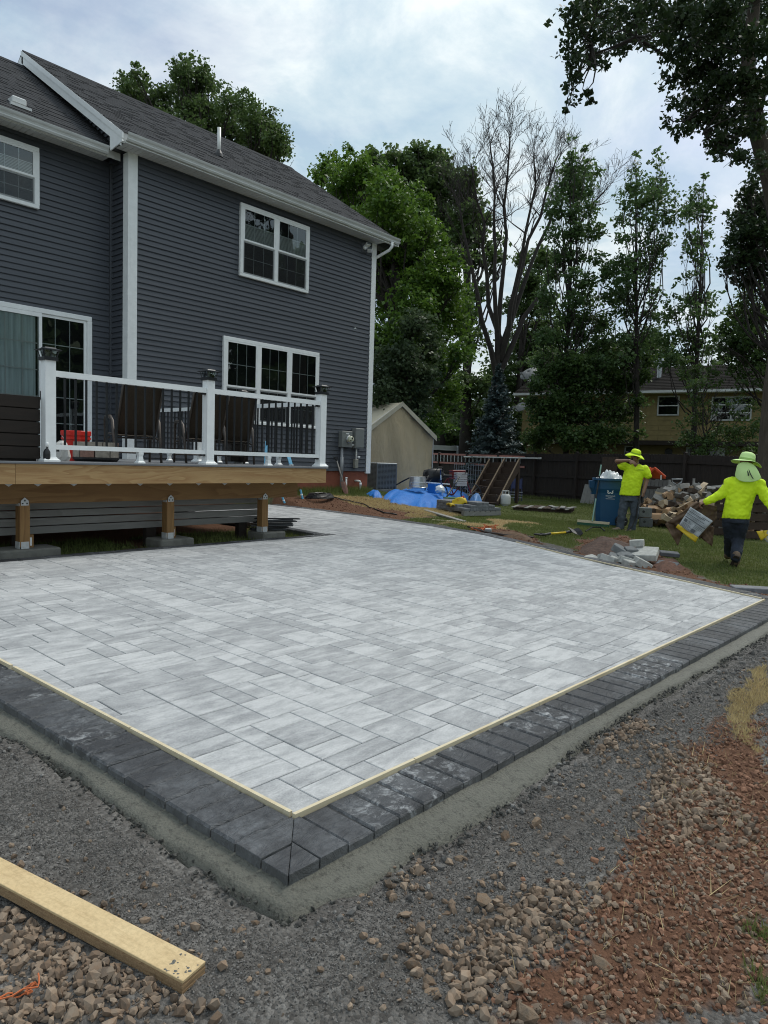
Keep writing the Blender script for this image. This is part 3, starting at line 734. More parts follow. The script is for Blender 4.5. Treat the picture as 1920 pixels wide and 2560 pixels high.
# far curved edge and the strip along the deck
ep = [np.array(e) for e in EDGE]; ed = densify(ep, .05)
cum = np.concatenate([[0], np.cumsum([np.linalg.norm(b - a) for a, b in zip(ed[:-1], ed[1:])])])
exs, eys = np.array([e[0] for e in ed]), np.array([e[1] for e in ed])
def at_edge(s, off):
    x, y = np.interp(s, cum, exs), np.interp(s, cum, eys); x2, y2 = np.interp(s + .15, cum, exs), np.interp(s + .15, cum, eys); x1, y1 = np.interp(s - .15, cum, exs), np.interp(s - .15, cum, eys)
    t_ = np.array([x2 - x1, y2 - y1]); t_ /= np.linalg.norm(t_); return (x + t_[1] * off, y - t_[0] * off)
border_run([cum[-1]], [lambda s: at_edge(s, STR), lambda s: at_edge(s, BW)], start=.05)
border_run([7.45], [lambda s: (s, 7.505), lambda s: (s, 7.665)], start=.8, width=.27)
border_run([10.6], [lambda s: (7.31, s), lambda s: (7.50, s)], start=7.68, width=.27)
# thin wooden strips that stand in the joint between paving and border
def lath(p, q, label, w=.016, hgt=.012):
    p, q = np.array(p, float), np.array(q, float); L = np.linalg.norm(q - p); c = (p + q) / 2
    t_ = thing('wood_strip', label, 'wood strip', (c[0], c[1], pplane(c[1])), 0, 'pale wooden strips laid along the patio joint')
    d_ = (q - p) / L; slope = (pplane(q[1]) - pplane(p[1])) / 2
    mb = MB(); a = Vector((*(p - c), -slope - .01)); b = Vector((*(q - c), slope - .01)); up = Vector((0, 0, hgt / 2 + .006))
    mb.bar(a + up, b + up, w, hgt + .012); ob = mb.build('strip', M['lath'], t_)
    return t_
fl = lambda s: (s, front_y(s) - STR / 2); ll = lambda s: (left_x(s) - STR / 2, s)
lath((ci[0] + STR * .3, ci[1] + STR / 2), fl(2.36), 'pale wooden strip along the right-hand border, starting at the near patio corner')
lath(fl(2.366), fl(3.42), 'pale wooden strip along the right-hand border, second from the near corner')
lath(fl(3.426), fl(4.72), 'pale wooden strip along the right-hand border, third from the near corner')
lath(fl(4.726), fl(6.3), 'pale wooden strip along the right-hand border, fourth from the near corner')
lath(fl(6.306), fl(7.97), 'pale wooden strip reaching the far right patio corner')
lath(ll(1.875), ll(2.93), 'pale wooden strip along the left border, starting at the near patio corner')
lath(ll(2.936), ll(4.12), 'pale wooden strip along the left border, second from the near corner')
lath((ll(4.13)[0] - .012, 4.13), (ll(5.4)[0] - .012, 5.4), 'slightly raised pale wooden strip entering at the left edge of the patio', hgt=.02)
for k, (a, b, lb) in enumerate(((.02, 1.5, 'pale wooden strip on the back border, starting at the far right corner'), (1.51, 2.9, 'pale wooden strip on the back border beside the broken pavers'), (2.91, 4.1, 'pale wooden strip on the back border, nearest the yellow shovel'))):
    lath(at_edge(a, STR / 2), at_edge(b, STR / 2), lb)
# ================================================================== HOUSE
HY, HY2, HX0, HX1 = 12.4, 13.0, 6.85, 13.55
ZB, ZT = .845, 6.57
house = thing('house', 'two-storey house with slate-grey siding, white trim and a dark shingle roof', 'house', (HX0, HY, .3))
def hb(mb, name, mat, parent=house, **k): return mb.build(name, mat, parent, world=True, **k)
CH = .1016
prof = [(0, .004), (-.012, .005), (-.0235, 0), (-.024, .006), (-.003, CH + .006), (0, CH + .006)]
def course(L, along='x', sgn=1):
    mb = MB()
    if along == 'x': mb.prism([(0, y, z) for y, z in prof], (L, 0, 0))
    else: mb.prism([(y, 0, z) for y, z in prof], (0, L, 0))
    return mb
nrow = int((ZT - ZB) / CH); rsd = random.Random(9)
m1 = course(HX1 - .14 - HX0 - .17); o1_ = m1.build('siding_plank', M['siding'], house); m2 = course(HX0 - .06 - 1.0); o2_ = m2.build('siding_plank', M['siding'], house); m3 = course(.43, 'y'); o3_ = m3.build('siding_plank', M['siding'], house)
hl = (HX0, HY, .3)
for k in range(nrow + 1):
    z = ZB + k * CH - .3
    for ob, loc, first in ((o1_, (.17, 0, z), k == 0), (o2_, (1.0 - HX0, .6, z), k == 0), (o3_, (0, .15, z), k == 0)):
        if first: ob.location = loc
        elif ob is not o3_ and rsd.random() < (.5 if ob is o1_ else .3):      # a lap joint: two lengths, one a hair proud
            L_, t_ = (HX1 - .14 - HX0 - .17, rsd.uniform(.2, .8)) if ob is o1_ else (HX0 - 1.06, rsd.uniform(.66, .93)); pr_ = rsd.choice((0, 1))
            put(ob.data, 'siding_plank', house, (loc[0], loc[1] - .0016 * pr_, loc[2] + rsd.uniform(-.0008, .0008)), scale=(t_ + .004, 1, 1)); put(ob.data, 'siding_plank', house, (loc[0] + L_ * t_, loc[1] - .0016 * (1 - pr_), loc[2]), scale=(1 - t_, 1, 1))
        else: put(ob.data, 'siding_plank', house, (loc[0], loc[1] + rsd.uniform(-.001, .001), loc[2]))
mb = MB(); mb.box((HX0 + .004, HY + .004, ZB), (HX1 - .004, 20.0, 6.6)); mb.box((.5, HY2 + .004, ZB), (HX0 + .002, 20.0, 6.5)); hb(mb, 'wall', M['siding_trim'])
mb = MB(); mb.box((HX0 + .02, HY + .02, -.4), (HX1 - .03, 19.9, ZB + .01)); mb.box((.6, HY2 + .02, -.4), (HX0 + .018, 19.9, ZB + .01)); hb(mb, 'foundation', M['foundation'])
# corner trim
mb = MB(); mb.box((HX0 - .02, HY - .030, ZB - .03), (HX0 + .03, HY + .15, ZT - .005)); mb.box((HX0 + .031, HY - .030, ZB - .03), (HX0 + .165, HY + .02, ZT - .005)); mb.box((HX0 + .034, HY - .027, ZB - .03), (HX0 + .06, HY - .0225, ZT - .005)); hb(mb, 'corner_post', M['vinyl'])
mb = MB(); mb.box((HX1 - .14, HY - .030, ZB - .05), (HX1 + .02, HY + .02, ZT - .005)); mb.box((HX1 - .01, HY + .021, ZB - .05), (HX1 + .021, HY + .16, ZT - .005)); hb(mb, 'corner_post', M['vinyl'])
mb = MB(); mb.box((HX0 - .05, HY2 - .025, ZB), (HX0 - .02, HY2 + .0, ZT - .1)); mb.box((HX0 - .019, HY2 - .045, ZB), (HX0 + .0, HY2 + .0, ZT - .1)); hb(mb, 'inside_corner_trim', M['siding_trim'])
# the main and the left roof
EY, EZ, SL1, RY = 12.06, 6.735, .664, 16.2
RX0, RX1 = 6.56, 14.0
zr = lambda y: EZ + SL1 * (y - EY)
LEY, LEZ, SL2 = 12.60, 6.60, .715
zl = lambda y: LEZ + SL2 * (y - LEY)
shing = NT('dark_shingle'); r_a = shing.attr('tint'); vv = shing.pos('world')
cc = shing.mix(shing.noise(vv, 160, 3, .8), (.014, .014, .016), (.058, .059, .063)); cc = shing.mix(r_a, cc, shing.mix(.5, cc, (.066, .067, .071)))
cc = shing.mix(shing.ramp(shing.noise(vv, .6, 3, .5), [(.4, 0.0), (.7, .25)]), cc, (.05, .049, .048))
shing.set(color=cc, rough=.95, spec=.15, normal=shing.bump(shing.noise(vv, 200, 2, .8), .4, .004)); M['shingle'] = shing.m
def roof(x0, x1, ey, ez, sl, ry, th=.16):
    rz = ez + sl * (ry - ey); mb = MB()
    mb.prism([(x0, ey, ez), (x0, ry, rz), (x0, 2 * ry - ey, ez), (x0, 2 * ry - ey, ez - th), (x0, ry, rz - th), (x0, ey, ez - th)], (x1 - x0, 0, 0))
    return hb(mb, 'roof', [M['soffit']])
def shingles(x0, x1, ey, ez, sl, ry, parent, seed):
    r = random.Random(seed); n = math.hypot(1, sl); up = Vector((0, 1, sl)) / n; nor = Vector((0, -sl, 1)) / n
    L = (ry - ey) * n; e = .142; rows = int(L / e) + 1; V = []; T = []
    def quad(a, b, c_, d_, t_): V.extend([a, b, c_, d_]); T.append(t_)
    for k in range(rows):
        s0 = k * e - .02; s1 = min((k + 1) * e + .02, L)
        x = x0 - .02 - r.uniform(0, .3)
        while x < x1 + .02:
            w = r.choice((.16, .2, .24, .14, .3)); lift = r.choice((.009, .009, .016)); t_ = r.uniform(0, 1)
            xa, xb = max(x, x0 - .02), min(x + w - .004, x1 + .02); x += w
            if xb - xa < .02: continue
            p = lambda xx, s_, h_: Vector((xx, ey, ez)) + up * s_ + nor * h_
            b0, b1, t0, t1 = p(xa, s0, lift), p(xb, s0, lift), p(xa, s1, .005), p(xb, s1, .005)
            quad(b0, b1, t1, t0, t_); quad(p(xa, s0, 0), p(xb, s0, 0), b1, b0, t_)
    o = npmesh('shingles', [tuple(v) for v in V], 4, M['shingle'], parent, tint=T, kind='stuff', world_off=hl)
    return o
rf1 = roof(RX0, RX1, EY, EZ, SL1, RY); shingles(RX0, RX1, EY, EZ, SL1, RY, rf1, 3)
rf2 = roof(.4, 6.80, LEY, LEZ, SL2, RY); shingles(.4, 6.80, LEY, LEZ, SL2, RY, rf2, 4)
# back slope and ridge caps
for rf, x0, x1, ry, rz in ((rf1, RX0 - .02, RX1 + .02, RY, zr(RY)), (rf2, .4, 6.8, RY, zl(RY))):
    mb = MB(); mb.prism([(x0, ry - .14, rz - .14 * .66 + .012), (x0, ry, rz + .03), (x0, ry + .14, rz - .14 * .66 + .012)], (x1 - x0, 0, 0)); hb(mb, 'ridge_cap', M['shingle'], rf)
    mb = MB(); mb.prism([(x0, ry, rz + .012), (x0, 2 * ry - EY, EZ + .012), (x0, 2 * ry - EY, EZ), (x0, ry, rz)], (x1 - x0, 0, 0)); hb(mb, 'back_shingles', M['shingle'], rf)
# rake boards
def rake(x0, x1, y0, y1, top, bot, name='rake_board', mat='vinyl'):
    mb = MB(); mb.prism([(x0, y0, zr(y0) - top), (x0, y1, zr(y1) - top), (x0, y1, zr(y1) - bot), (x0, y0, zr(y0) - bot)], (x1 - x0, 0, 0)); return hb(mb, name, M[mat])
rake(RX0 - .035, RX0 - .004, EY - .02, RY + .05, .0, .105); rake(RX0 - .02, RX0 - .004, EY + .05, RY + .05, .106, .26)
rake(RX1 + .002, RX1 + .03, EY - .02, RY, .0, .17)
mb = MB(); mb.prism([(RX0 - .026, EY + .0, zr(EY) - .11), (RX0 - .026, EY + .42, zr(EY + .42) - .11), (RX0 - .026, EY + .42, ZT - .06), (RX0 - .026, EY - .02, ZT - .005)], (.022, 0, 0)); hb(mb, 'eave_return', M['vinyl'])
mb = MB(); mb.prism([(RX0 - .02, RY - .02, zr(RY) - .0), (RX0 - .02, RY + .75, zr(RY) - .5), (RX0 - .02, RY + .75, zr(RY) - .76), (RX0 - .02, RY - .02, zr(RY) - .26)], (.02, 0, 0)); hb(mb, 'rake_board', M['vinyl'])
# sliver of wall between the two roofs
for k in range(26):
    z = 6.62 + k * CH; ya = max(EY + .1, EY + (z + .3 - EZ) / SL1 + .02); yb = min(LEY + (z - LEZ) / SL2, RY - .1)
    if k < 3: ya = EY + .42
    if yb - ya > .05:
        mb = MB(); mb.prism([(HX0 - .02 + y_, ya, z + z_) for y_, z_ in prof], (0, yb - ya, 0)); hb(mb, 'siding_plank', M['siding'])
mb = MB(); mb.prism([(HX0 - .018, EY + .3, ZT), (HX0 - .018, RY, zr(RY) - .2), (HX0 - .018, RY, ZT)], (.05, 0, 0)); hb(mb, 'wall', M['siding_trim'])
# soffits: separate panels
sp_ = MB(); sp_.box((.004, 0, -.012), (.097, .36, 0)); s0 = sp_.build('soffit_panel', M['soffit'], house); s0.location = (-.25, -.36, ZT - .3)
n = int((RX1 - HX0 + .25) / .1)
for k in range(1, n): put(s0.data, 'soffit_panel', house, (-.25 + k * .1, -.36, ZT - .3))
for k in range(26): put(s0.data, 'soffit_panel', house, (-.29 - k * .1, HY2 - .36 - HY, ZT - .3 - .06))
mb = MB(); mb.box((RX0, EY + .02, ZT + .004), (RX1, HY + .3, ZT + .03)); mb.box((.4, LEY + .04, ZT - .056), (RX0 + .2, HY2 + .2, ZT - .03)); mb.box((HX1, HY - .3, ZT - .012), (RX1, 20, ZT + .003)); hb(mb, 'soffit_backing', M['black'])
# gutters
def gutter(x0, x1, yb, zt, name='gutter', L=True, Rr=True):
    pr = [(0, 0), (0, -.125), (-.055, -.130), (-.075, -.100), (-.072, -.07), (-.105, -.035), (-.115, -.012), (-.118, 0), (-.104, .002), (-.103, -.01), (-.06, -.115), (-.008, -.115), (-.008, 0)]
    mb = MB(); mb.prism([(x0, yb + y, zt + z) for y, z in pr], (x1 - x0, 0, 0)); return hb(mb, name, M['alum'])
gutter(RX0 + .05, RX1 + .02, EY + .015, 6.728); gutter(.4, RX0 - .03, LEY - .01, 6.59)
mb = MB(); mb.box((RX0, EY + .016, 6.56), (RX1, EY + .05, 6.735)); mb.box((.4, LEY - .008, 6.46), (RX0 - .03, LEY + .03, 6.60)); hb(mb, 'fascia', M['vinyl'])
mb = MB(); mb.tube([(13.75, EY - .04, 6.60), (13.75, EY - .04, 6.49), (13.72, EY + .02, 6.41), (13.60, HY + .12, 6.22), (13.60, HY + .16, 6.12), (13.60, HY + .16, .5)], .038, 10); hb(mb, 'downspout', M['vinyl'], smooth=True)
# plumbing vent and bath vent
vp = atY(547, 410, 12.4); yv = 13.45; pv = atY(547, 404, yv)
mb = MB(); mb.tube([(pv[0], yv, zr(yv) - .1), (pv[0], yv, zr(yv) + .60)], .040, 12); v1 = hb(mb, 'vent_pipe', M['pvc'], smooth=True)
mb = MB(); mb.lathe([(.10, zr(yv) - .03), (.085, zr(yv) + .04), (.045, zr(yv) + .12), (.042, zr(yv) + .13)], 14, M=Matrix.Translation((pv[0], yv, 0))); hb(mb, 'flashing_boot', M['black'], v1)
yv = 13.15; pv = atY(43, 250, yv); zz = zl(yv)
mb = MB(); mb.box((pv[0] - .12, yv - .1, zz - .02), (pv[0] + .12, yv + .14, zz + .10), bev=.02); v2 = hb(mb, 'roof_vent', M['alum'])
mb = MB(); mb.box((pv[0] - .17, yv - .18, zz - .10), (pv[0] + .17, yv - .12, zz - .055)); hb(mb, 'flashing', M['alum'], v2)
# windows
def grille_bars(mb, x0, x1, z0, z1, nx, nz, y, w=.014):
    for i in range(1, nx): x = x0 + (x1 - x0) * i / nx; mb.box((x - w / 2, y - .004, z0), (x + w / 2, y, z1))
    for i in range(1, nz): z = z0 + (z1 - z0) * i / nz; mb.box((x0, y - .0045, z - w / 2), (x1, y - .0005, z + w / 2))
def window(x0, x1, z0, z1, yw, lights, label, blind=None, case=.075, half=.5, curtain=False):
    """casing (the part) > sash, pane, grille, blind"""
    f = MB(); y0, y1 = yw - .062, yw - .002
    f.box((x0, y0, z1 - case), (x1, y1, z1), bev=.006); f.box((x0, y0, z0), (x1, y1, z0 + case * .8), bev=.006)
    f.box((x0, y0, z0 + case * .8), (x0 + case, y1, z1 - case)); f.box((x1 - case, y0, z0 + case * .8), (x1, y1, z1 - case))
    wl_ = (x1 - x0 - 2 * case - (lights - 1) * .085) / lights
    xs_ = [x0 + case + i * (wl_ + .085) for i in range(lights)]
    for i in range(1, lights): f.box((xs_[i] - .085, y0 - .002, z0 + case * .8), (xs_[i], y1, z1 - case))
    w = hb(f, 'window', M['vinyl']); tag(w, label)
    zb, zt = z0 + case * .8, z1 - case; zm = zb + (zt - zb) * half
    bk = MB()
    for xa in xs_:
        xb = xa + wl_
        bk.box((xa, yw - .016, zb), (xb, yw - .012, zt))  # thin near-black sheet; the unlit room's darkness is put into its colour
        for top in (True, False):
            za, zc_ = (zm, zt) if top else (zb, zm); ys_ = yw - .050 if top else yw - .036; t_ = .032
            s_ = MB()
            s_.box((xa, ys_ - .012, zc_ - t_), (xb, ys_ + .012, zc_)); s_.box((xa, ys_ - .012, za), (xb, ys_ + .012, za + t_ * 1.1))
            s_.box((xa, ys_ - .0115, za + t_ * 1.1), (xa + t_, ys_ + .0115, zc_ - t_)); s_.box((xb - t_, ys_ - .0115, za + t_ * 1.1), (xb, ys_ + .0115, zc_ - t_))
            hb(s_, 'sash', M['vinyl'] if top else M['grille'], w)
            p = MB(); p.add([(xa + t_, ys_, za + t_), (xb - t_, ys_, za + t_), (xb - t_, ys_, zc_ - t_), (xa + t_, ys_, zc_ - t_)], [(0, 1, 2, 3)]); hb(p, 'pane', M['glass'], w)
            g = MB(); grille_bars(g, xa + t_, xb - t_, za + t_, zc_ - t_, 3, 2, ys_ + .008); hb(g, 'grille', M['grille'], w)
            if not top:
                p = MB(); p.add([(xa + .01, yw - .052, za + .01), (xb - .01, yw - .052, za + .01), (xb - .01, yw - .052, zc_ - .01), (xa + .01, yw - .052, zc_ - .01)], [(0, 1, 2, 3)]); hb(p, 'insect_screen', M['screen_mesh'], w)
            if blind and top:
                b = MB(); zz0 = za + .03
                zt2 = za + (zc_ - za) * blind; k = 0; z_ = zz0
                while z_ < zt2: b.box((xa + t_ + .004, yw - .026, z_), (xb - t_ - .004, yw - .0225, z_ + .017)); z_ += .024
                hb(b, 'blind', M['blind'], w)
    hb(bk, 'dark_backing', M['dark_room'], w)
    return w
t = NT('insect_screen_mesh'); t_r = t.node('ShaderNodeBsdfTransparent'); mx = t.node('ShaderNodeMixShader'); mx.inputs[0].default_value = .38; t.set(color=(.03, .032, .034), rough=.8)
t.l.new(t_r.outputs[0], mx.inputs[1]); t.l.new(t.b.outputs[0], mx.inputs[2]); t.l.new(mx.outputs[0], t.out.inputs[0]); M['screen_mesh'] = t.m
window(9.32, 11.25, 4.895, 6.38, HY - .016, 2, 'upper double window with blinds half lowered', blind=.52)
window(8.94, 11.64, 1.83, 3.60, HY - .016, 3, 'triple window over the deck', half=.42)
window(3.75, 5.49, 5.29, 6.315, HY2 - .016, 2, 'small upper window above the patio door', blind=.5)
# sliding door
dy = HY2 - .016; dz0, dz1, dx0, dx1 = 1.06, 3.61, 3.35, 6.425
f = MB(); f.box((dx0, dy - .07, dz1 - .085), (dx1, dy - .002, dz1), bev=.006); f.box((dx1 - .085, dy - .07, dz0), (dx1, dy - .002, dz1 - .0855)); f.box((dx0, dy - .07, dz0), (dx0 + .085, dy - .002, dz1 - .0855)); f.box((dx0, dy - .075, dz0 - .05), (dx1, dy - .002, dz0 - .0005))
door = hb(f, 'sliding_door', M['vinyl'])
bk = MB(); bk.box((dx0 + .085, dy - .016, dz0), (dx1 - .085, dy - .012, dz1 - .085)); hb(bk, 'dark_backing', M['dark_room'], door)
for (xa, xb, yy, mt, cur) in ((4.02, 5.52, dy - .055, 'vinyl', True), (5.46, 6.335, dy - .03, 'vinyl', False)):
    s_ = MB(); t_ = .07 if cur else .05; tr_ = .05
    s_.box((xa, yy - .015, dz1 - .085 - t_), (xb, yy + .015, dz1 - .087)); s_.box((xa, yy - .015, dz0), (xb, yy + .015, dz0 + .1)); s_.box((xa, yy - .0145, dz0 + .1), (xa + tr_, yy + .0145, dz1 - .085 - t_)); s_.box((xb - tr_, yy - .0145, dz0 + .1), (xb, yy + .0145, dz1 - .085 - t_))
    hb(s_, 'door_leaf', M[mt], door)
    z0_, z1_ = dz0 + .1, dz1 - .085 - t_
    p = MB(); p.add([(xa + tr_, yy, z0_), (xb - tr_, yy, z0_), (xb - tr_, yy, z1_), (xa + tr_, yy, z1_)], [(0, 1, 2, 3)]); hb(p, 'pane', M['glass'], door)
    g = MB(); grille_bars(g, xa + tr_, xb - tr_, z0_, z1_, 5 if cur else 3, 5, yy + .007, .016); hb(g, 'grille', M['blind'] if cur else M['grille'], door)
    if cur:
        c_ = MB(); nn = 60; V = []; 
        for i in range(nn + 1):
            x = xa + .06 + (xb - xa - .16) * i / nn; yc = yy + .026 + .006 * math.sin(i * 1.3) + .003 * math.sin(i * 2.9)
            V += [(x, yc, z0_), (x, yc, z1_)]
        c_.add(V, [(2 * i, 2 * i + 2, 2 * i + 3, 2 * i + 1) for i in range(nn)]); hb(c_, 'curtain', M['curtain'], door)
f = MB(); f.box((5.47, dy - .115, 2.02), (5.50, dy - .075, 2.17), bev=.008); hb(f, 'door_handle', M['black'], door)
# small white tab on the siding, blue tape on the corner post
mb = MB(); pt = atY(888, 821, HY - .02); mb.prism([(pt[0] - .045, HY - .022, pt[2] - .01), (pt[0] + .05, HY - .022, pt[2] - .012), (pt[0], HY - .03, pt[2] + .025)], (0, .012, 0)); hb(mb, 'siding_tab', M['vinyl'])
blue_tape = plain('blue_tape', (.03, .15, .33), .5); 
mb = MB(); pt = atY(920, 1146, HY - .024); mb.box((pt[0] - .02, HY - .025, pt[2] - .16), (pt[0] + .025, HY - .0225, pt[2] + .17)); hb(mb, 'blue_tape', blue_tape)

# ---- things fixed to or leaning on the house wall
def wallpt(zx, zy): return atY(780 + zx * 180 / 1531, 1000 + zy * 260 / 2212, HY - .06)
# flood light near the eave
p = atY(908, 620, HY); fl_ = thing('flood_light', 'white twin-head security flood light under the eave corner', 'flood light', (p[0], HY - .02, p[2]))
mb = MB(); mb.box((-.09, -.018, -.12), (.09, .0, .12), bev=.01); mb.build('mounting_plate', M['siding_trim'], fl_)
mb = MB(); mb.lathe([(.052, 0), (.058, .03), (.045, .06), (.02, .075)], 14, M=Matrix.Rotation(rad(90), 4, 'X') @ Matrix.Translation((0, 0, .018))); mb.build('base', M['vinyl'], fl_, smooth=True)
for sx_, rz_, dz_ in ((.01, -.3, .05), (.09, -.7, -.055)):
    mb = MB(); mt_ = Matrix.Translation((sx_, -.12, dz_)) @ Matrix.Rotation(rz_, 4, 'Z') @ Matrix.Rotation(-.35, 4, 'X')
    mb.box((-.06, -.07, -.035), (.06, .06, .035), M=mt_, bev=.012); hd = mb.build('lamp_head', M['vinyl'], fl_)
    mb = MB(); mb.box((-.05, -.074, -.028), (.05, -.0705, .028), M=mt_); mb.build('lamp_lens', M['lens'], hd)
# meter
a, b = wallpt(582, 1000), wallpt(812, 672); mt = thing('electric_meter', 'grey electric meter box with round glass dial on the siding', 'electric meter', ((a[0] + b[0]) / 2, HY - .018, a[2]))
wv_, hv_ = b[0] - a[0], b[2] - a[2]
mb = MB(); mb.box((-wv_ / 2, -.13, 0), (wv_ / 2, 0, hv_), bev=.008); mb.build('box', M['meter_box'], mt)
mb = MB(); mb.box((-.05, -.1315, hv_ - .075), (.06, -.1305, hv_ - .045)); mb.build('label_plate', M['alum'], mt)
Mx = Matrix.Translation((.035, -.13, hv_ * .5)) @ Matrix.Rotation(rad(90), 4, 'X')
mb = MB(); mb.lathe([(.09, 0), (.09, .03), (.082, .04)], 24, M=Mx); rg = mb.build('ring', M['galv'], mt, smooth=True)
mb = MB(); mb.lathe([(.078, .035), (.078, .10), (.068, .125)], 24, M=Mx); mb.build('dial', plain('meter_face', (.55, .56, .42), .25, var=.15, scale=14), rg, smooth=True)
mb = MB(); mb.box((.02, -.262, hv_ * .5 + .005), (.07, -.2565, hv_ * .5 + .05)); mb.box((-.03, -.262, hv_ * .5 - .045), (.01, -.2565, hv_ * .5 - .02)); mb.build('register', M['black'], rg)
# shut-off panel
a, b = wallpt(860, 1028), wallpt(1052, 612); w2 = b[0] - a[0]
pn = thing('breaker_panel', 'tall grey breaker box right of the electric meter', 'breaker box', ((a[0] + b[0]) / 2, HY - .018, a[2]))
mb = MB(); mb.box((-w2 / 2, -.14, 0), (w2 / 2, 0, b[2] - a[2]), bev=.006); mb.build('cabinet', M['meter_box'], pn)
mb = MB(); mb.box((-w2 / 2 + .008, -.150, .03), (w2 / 2 - .005, -.1405, b[2] - a[2] - .012), bev=.004); mb.build('cover', M['meter_box'], pn)
# conduits
cA = wallpt(632, 1005); gz_ = float(gh(cA[0], HY - .1))
cd = thing('conduit_riser', 'thick grey conduit rising from the soil to the meter box', 'conduit', (cA[0], HY - .07, gz_))
mb = MB(); H1 = cA[2] - gz_; mb.tube([(0, 0, -.1), (0, 0, H1)], .034, 12); mb.build('pipe', M['conduit'], cd, smooth=True)
zA, zB = wallpt(632, 1210)[2] - gz_, wallpt(632, 1590)[2] - gz_
mb = MB(); mb.tube([(0, 0, zB), (0, 0, zA)], .046, 12); mb.build('expansion_sleeve', M['conduit'], cd, smooth=True)
p = wallpt(845, 960); nip = thing('conduit_nipple', 'short pale conduit joining meter box and breaker box', 'conduit', (p[0], HY - .09, p[2])); mb = MB(); mb.tube([(-.065, 0, 0), (.065, 0, 0)], .028, 12); mb.build('pipe', M['pvc'], nip, smooth=True); mb = MB(); mb.tube([(-.02, 0, 0), (.02, 0, 0)], .033, 12); mb.build('coupling', M['galv_dull'], nip)
p = wallpt(932, 1260); dp_ = wallpt(932, 1030)
br = thing('outlet_box', 'small beige outlet box hanging below the breaker box on a pipe', 'outlet box', (p[0], HY - .02, p[2] - .22))
mb = MB(); mb.box((-.06, -.08, 0), (.06, 0, .22), bev=.008); mb.build('box', plain('beige_box', (.24, .235, .20), .5), br)
mb = MB(); mb.tube([(0, -.05, .2), (0, -.05, .22 + dp_[2] - p[2])], .022, 10); mb.build('pipe', M['pvc'], br, smooth=True)
mb = MB(); mb.box((.055, -.07, .25), (.13, -.03, .30), bev=.006); mb.build('bracket', M['alum'], br)
for (zx, zt_, zb_, nm, lb, el) in ((728, 1650, 1960, 'pipe_stub', 'short capped white pipe stub against the red foundation', False), (1030, 1720, 2010, 'vent_pipe', 'white pipe with an elbow turned into the red foundation', True)):
    p = atY(780 + zx * .11757, 1000 + zt_ * .11757, HY - .09); g_ = float(gh(p[0], HY - .12))
    st = thing(nm, lb, 'pipe', (p[0], HY - .09, g_)); h_ = max(.25, p[2] - g_)
    mb = MB()
    if el: mb.tube([(0, 0, -.1), (0, 0, h_ - .05), (-.015, .0, h_ - .015), (-.05, .02, h_), (-.09, .11, h_)], .026, 12); mb.build('pipe', M['pvc'], st, smooth=True); mb = MB(); mb.tube([(0, 0, h_ - .12), (0, 0, h_ - .05)], .031, 12); mb.build('fitting', M['vinyl'], st, smooth=True)
    else: mb.tube([(0, 0, -.1), (0, 0, h_)], .026, 12); mb.build('pipe', M['pvc'], st, smooth=True); mb = MB(); mb.tube([(0, 0, h_ - .03), (0, 0, h_ + .01)], .031, 12); mb.build('cap', M['vinyl'], st, smooth=True)
# spade leaning on the wall
a = wallpt(505, 1215); gB = G(867, 1237)
sp0 = thing('spade', 'old spade with a D-handle leaning on the red foundation', 'spade', (gB[0], gB[1], gB[2]))
top = Vector((a[0] - gB[0], HY - .06 - gB[1], a[2] - gB[2])); d_ = top.normalized(); sd = d_.cross(Vector((0, 1, 0))).normalized()
mb = MB(); mb.tube([d_ * .30, top * .9], .016, 8); mb.build('shaft', plain('grey_ash_handle', (.30, .28, .25), .7), sp0, smooth=True)
mb = MB(); e0 = top * .9; mb.tube([e0, e0 + d_ * .05 + sd * .05, top + sd * .06, top - sd * .06, e0 + d_ * .05 - sd * .05, e0], .013, 8); mb.build('handle', M['black'], sp0, smooth=True)
mb = MB(); V = []
for k, (w_, s_) in enumerate(((.085, .34), (.095, .22), (.09, .1), (.06, .02), (.01, -.04))):
    V += [tuple(d_ * s_ - sd * w_), tuple(d_ * s_ + Vector((0, -.02, 0))), tuple(d_ * s_ + sd * w_)]
mb.add(V, [(3 * i + j, 3 * i + j + 1, 3 * i + j + 4, 3 * i + j + 3) for i in range(4) for j in range(2)]); bl = mb.build('blade', plain('rusty_blade', (.13, .062, .045), .7, .3, var=.4), sp0)
so_ = bl.modifiers.new('solid', 'SOLIDIFY'); so_.thickness = .006
# ================================================================== DECK
DY, DZ, DX1 = 7.473, 1.012, 7.245
deck = thing('deck', 'raised grey deck of new yellow pine framing with a white railing', 'deck', (5.24, DY, 0))
dl = (5.24, DY, 0)
def db(mb, name, mat, parent=deck, **k): return mb.build(name, mat, parent, world=True, **k)
bd = MB(); bd.box((0, 0, -.024), (DX1 + .022 + 3.6, .136, 0), bev=.003); b0 = bd.build('deck_board', M['composite'], deck); b0.location = (-3.6 - dl[0], -.022, DZ)  # boards, rim and beams lengthened unseen to the left to stop light leaking underneath
k = 1
while DY - .022 + k * .1395 < HY - .15: put(b0.data, 'deck_board', deck, (-3.6 - dl[0], -.022 + k * .1395, DZ)); k += 1
bd2 = MB(); bd2.box((0, 0, -.024), (HX0 - .02 + 3.6, .136, 0), bev=.003); b2 = bd2.build('deck_board', M['composite'], deck); b2.location = (-3.6 - dl[0], -.022 + k * .1395, DZ)
for kk in range(k + 1, k + 5): put(b2.data, 'deck_board', deck, (-3.6 - dl[0], -.022 + kk * .1395, DZ))
Z0r, Z1r = .782, .986
for xa, xb in ((-3.6, 2.925), (2.928, DX1)):
    mb = MB(); mb.box((xa, DY, Z0r), (xb, DY + .038, Z1r)); db(mb, 'rim_joist', M['pine'])
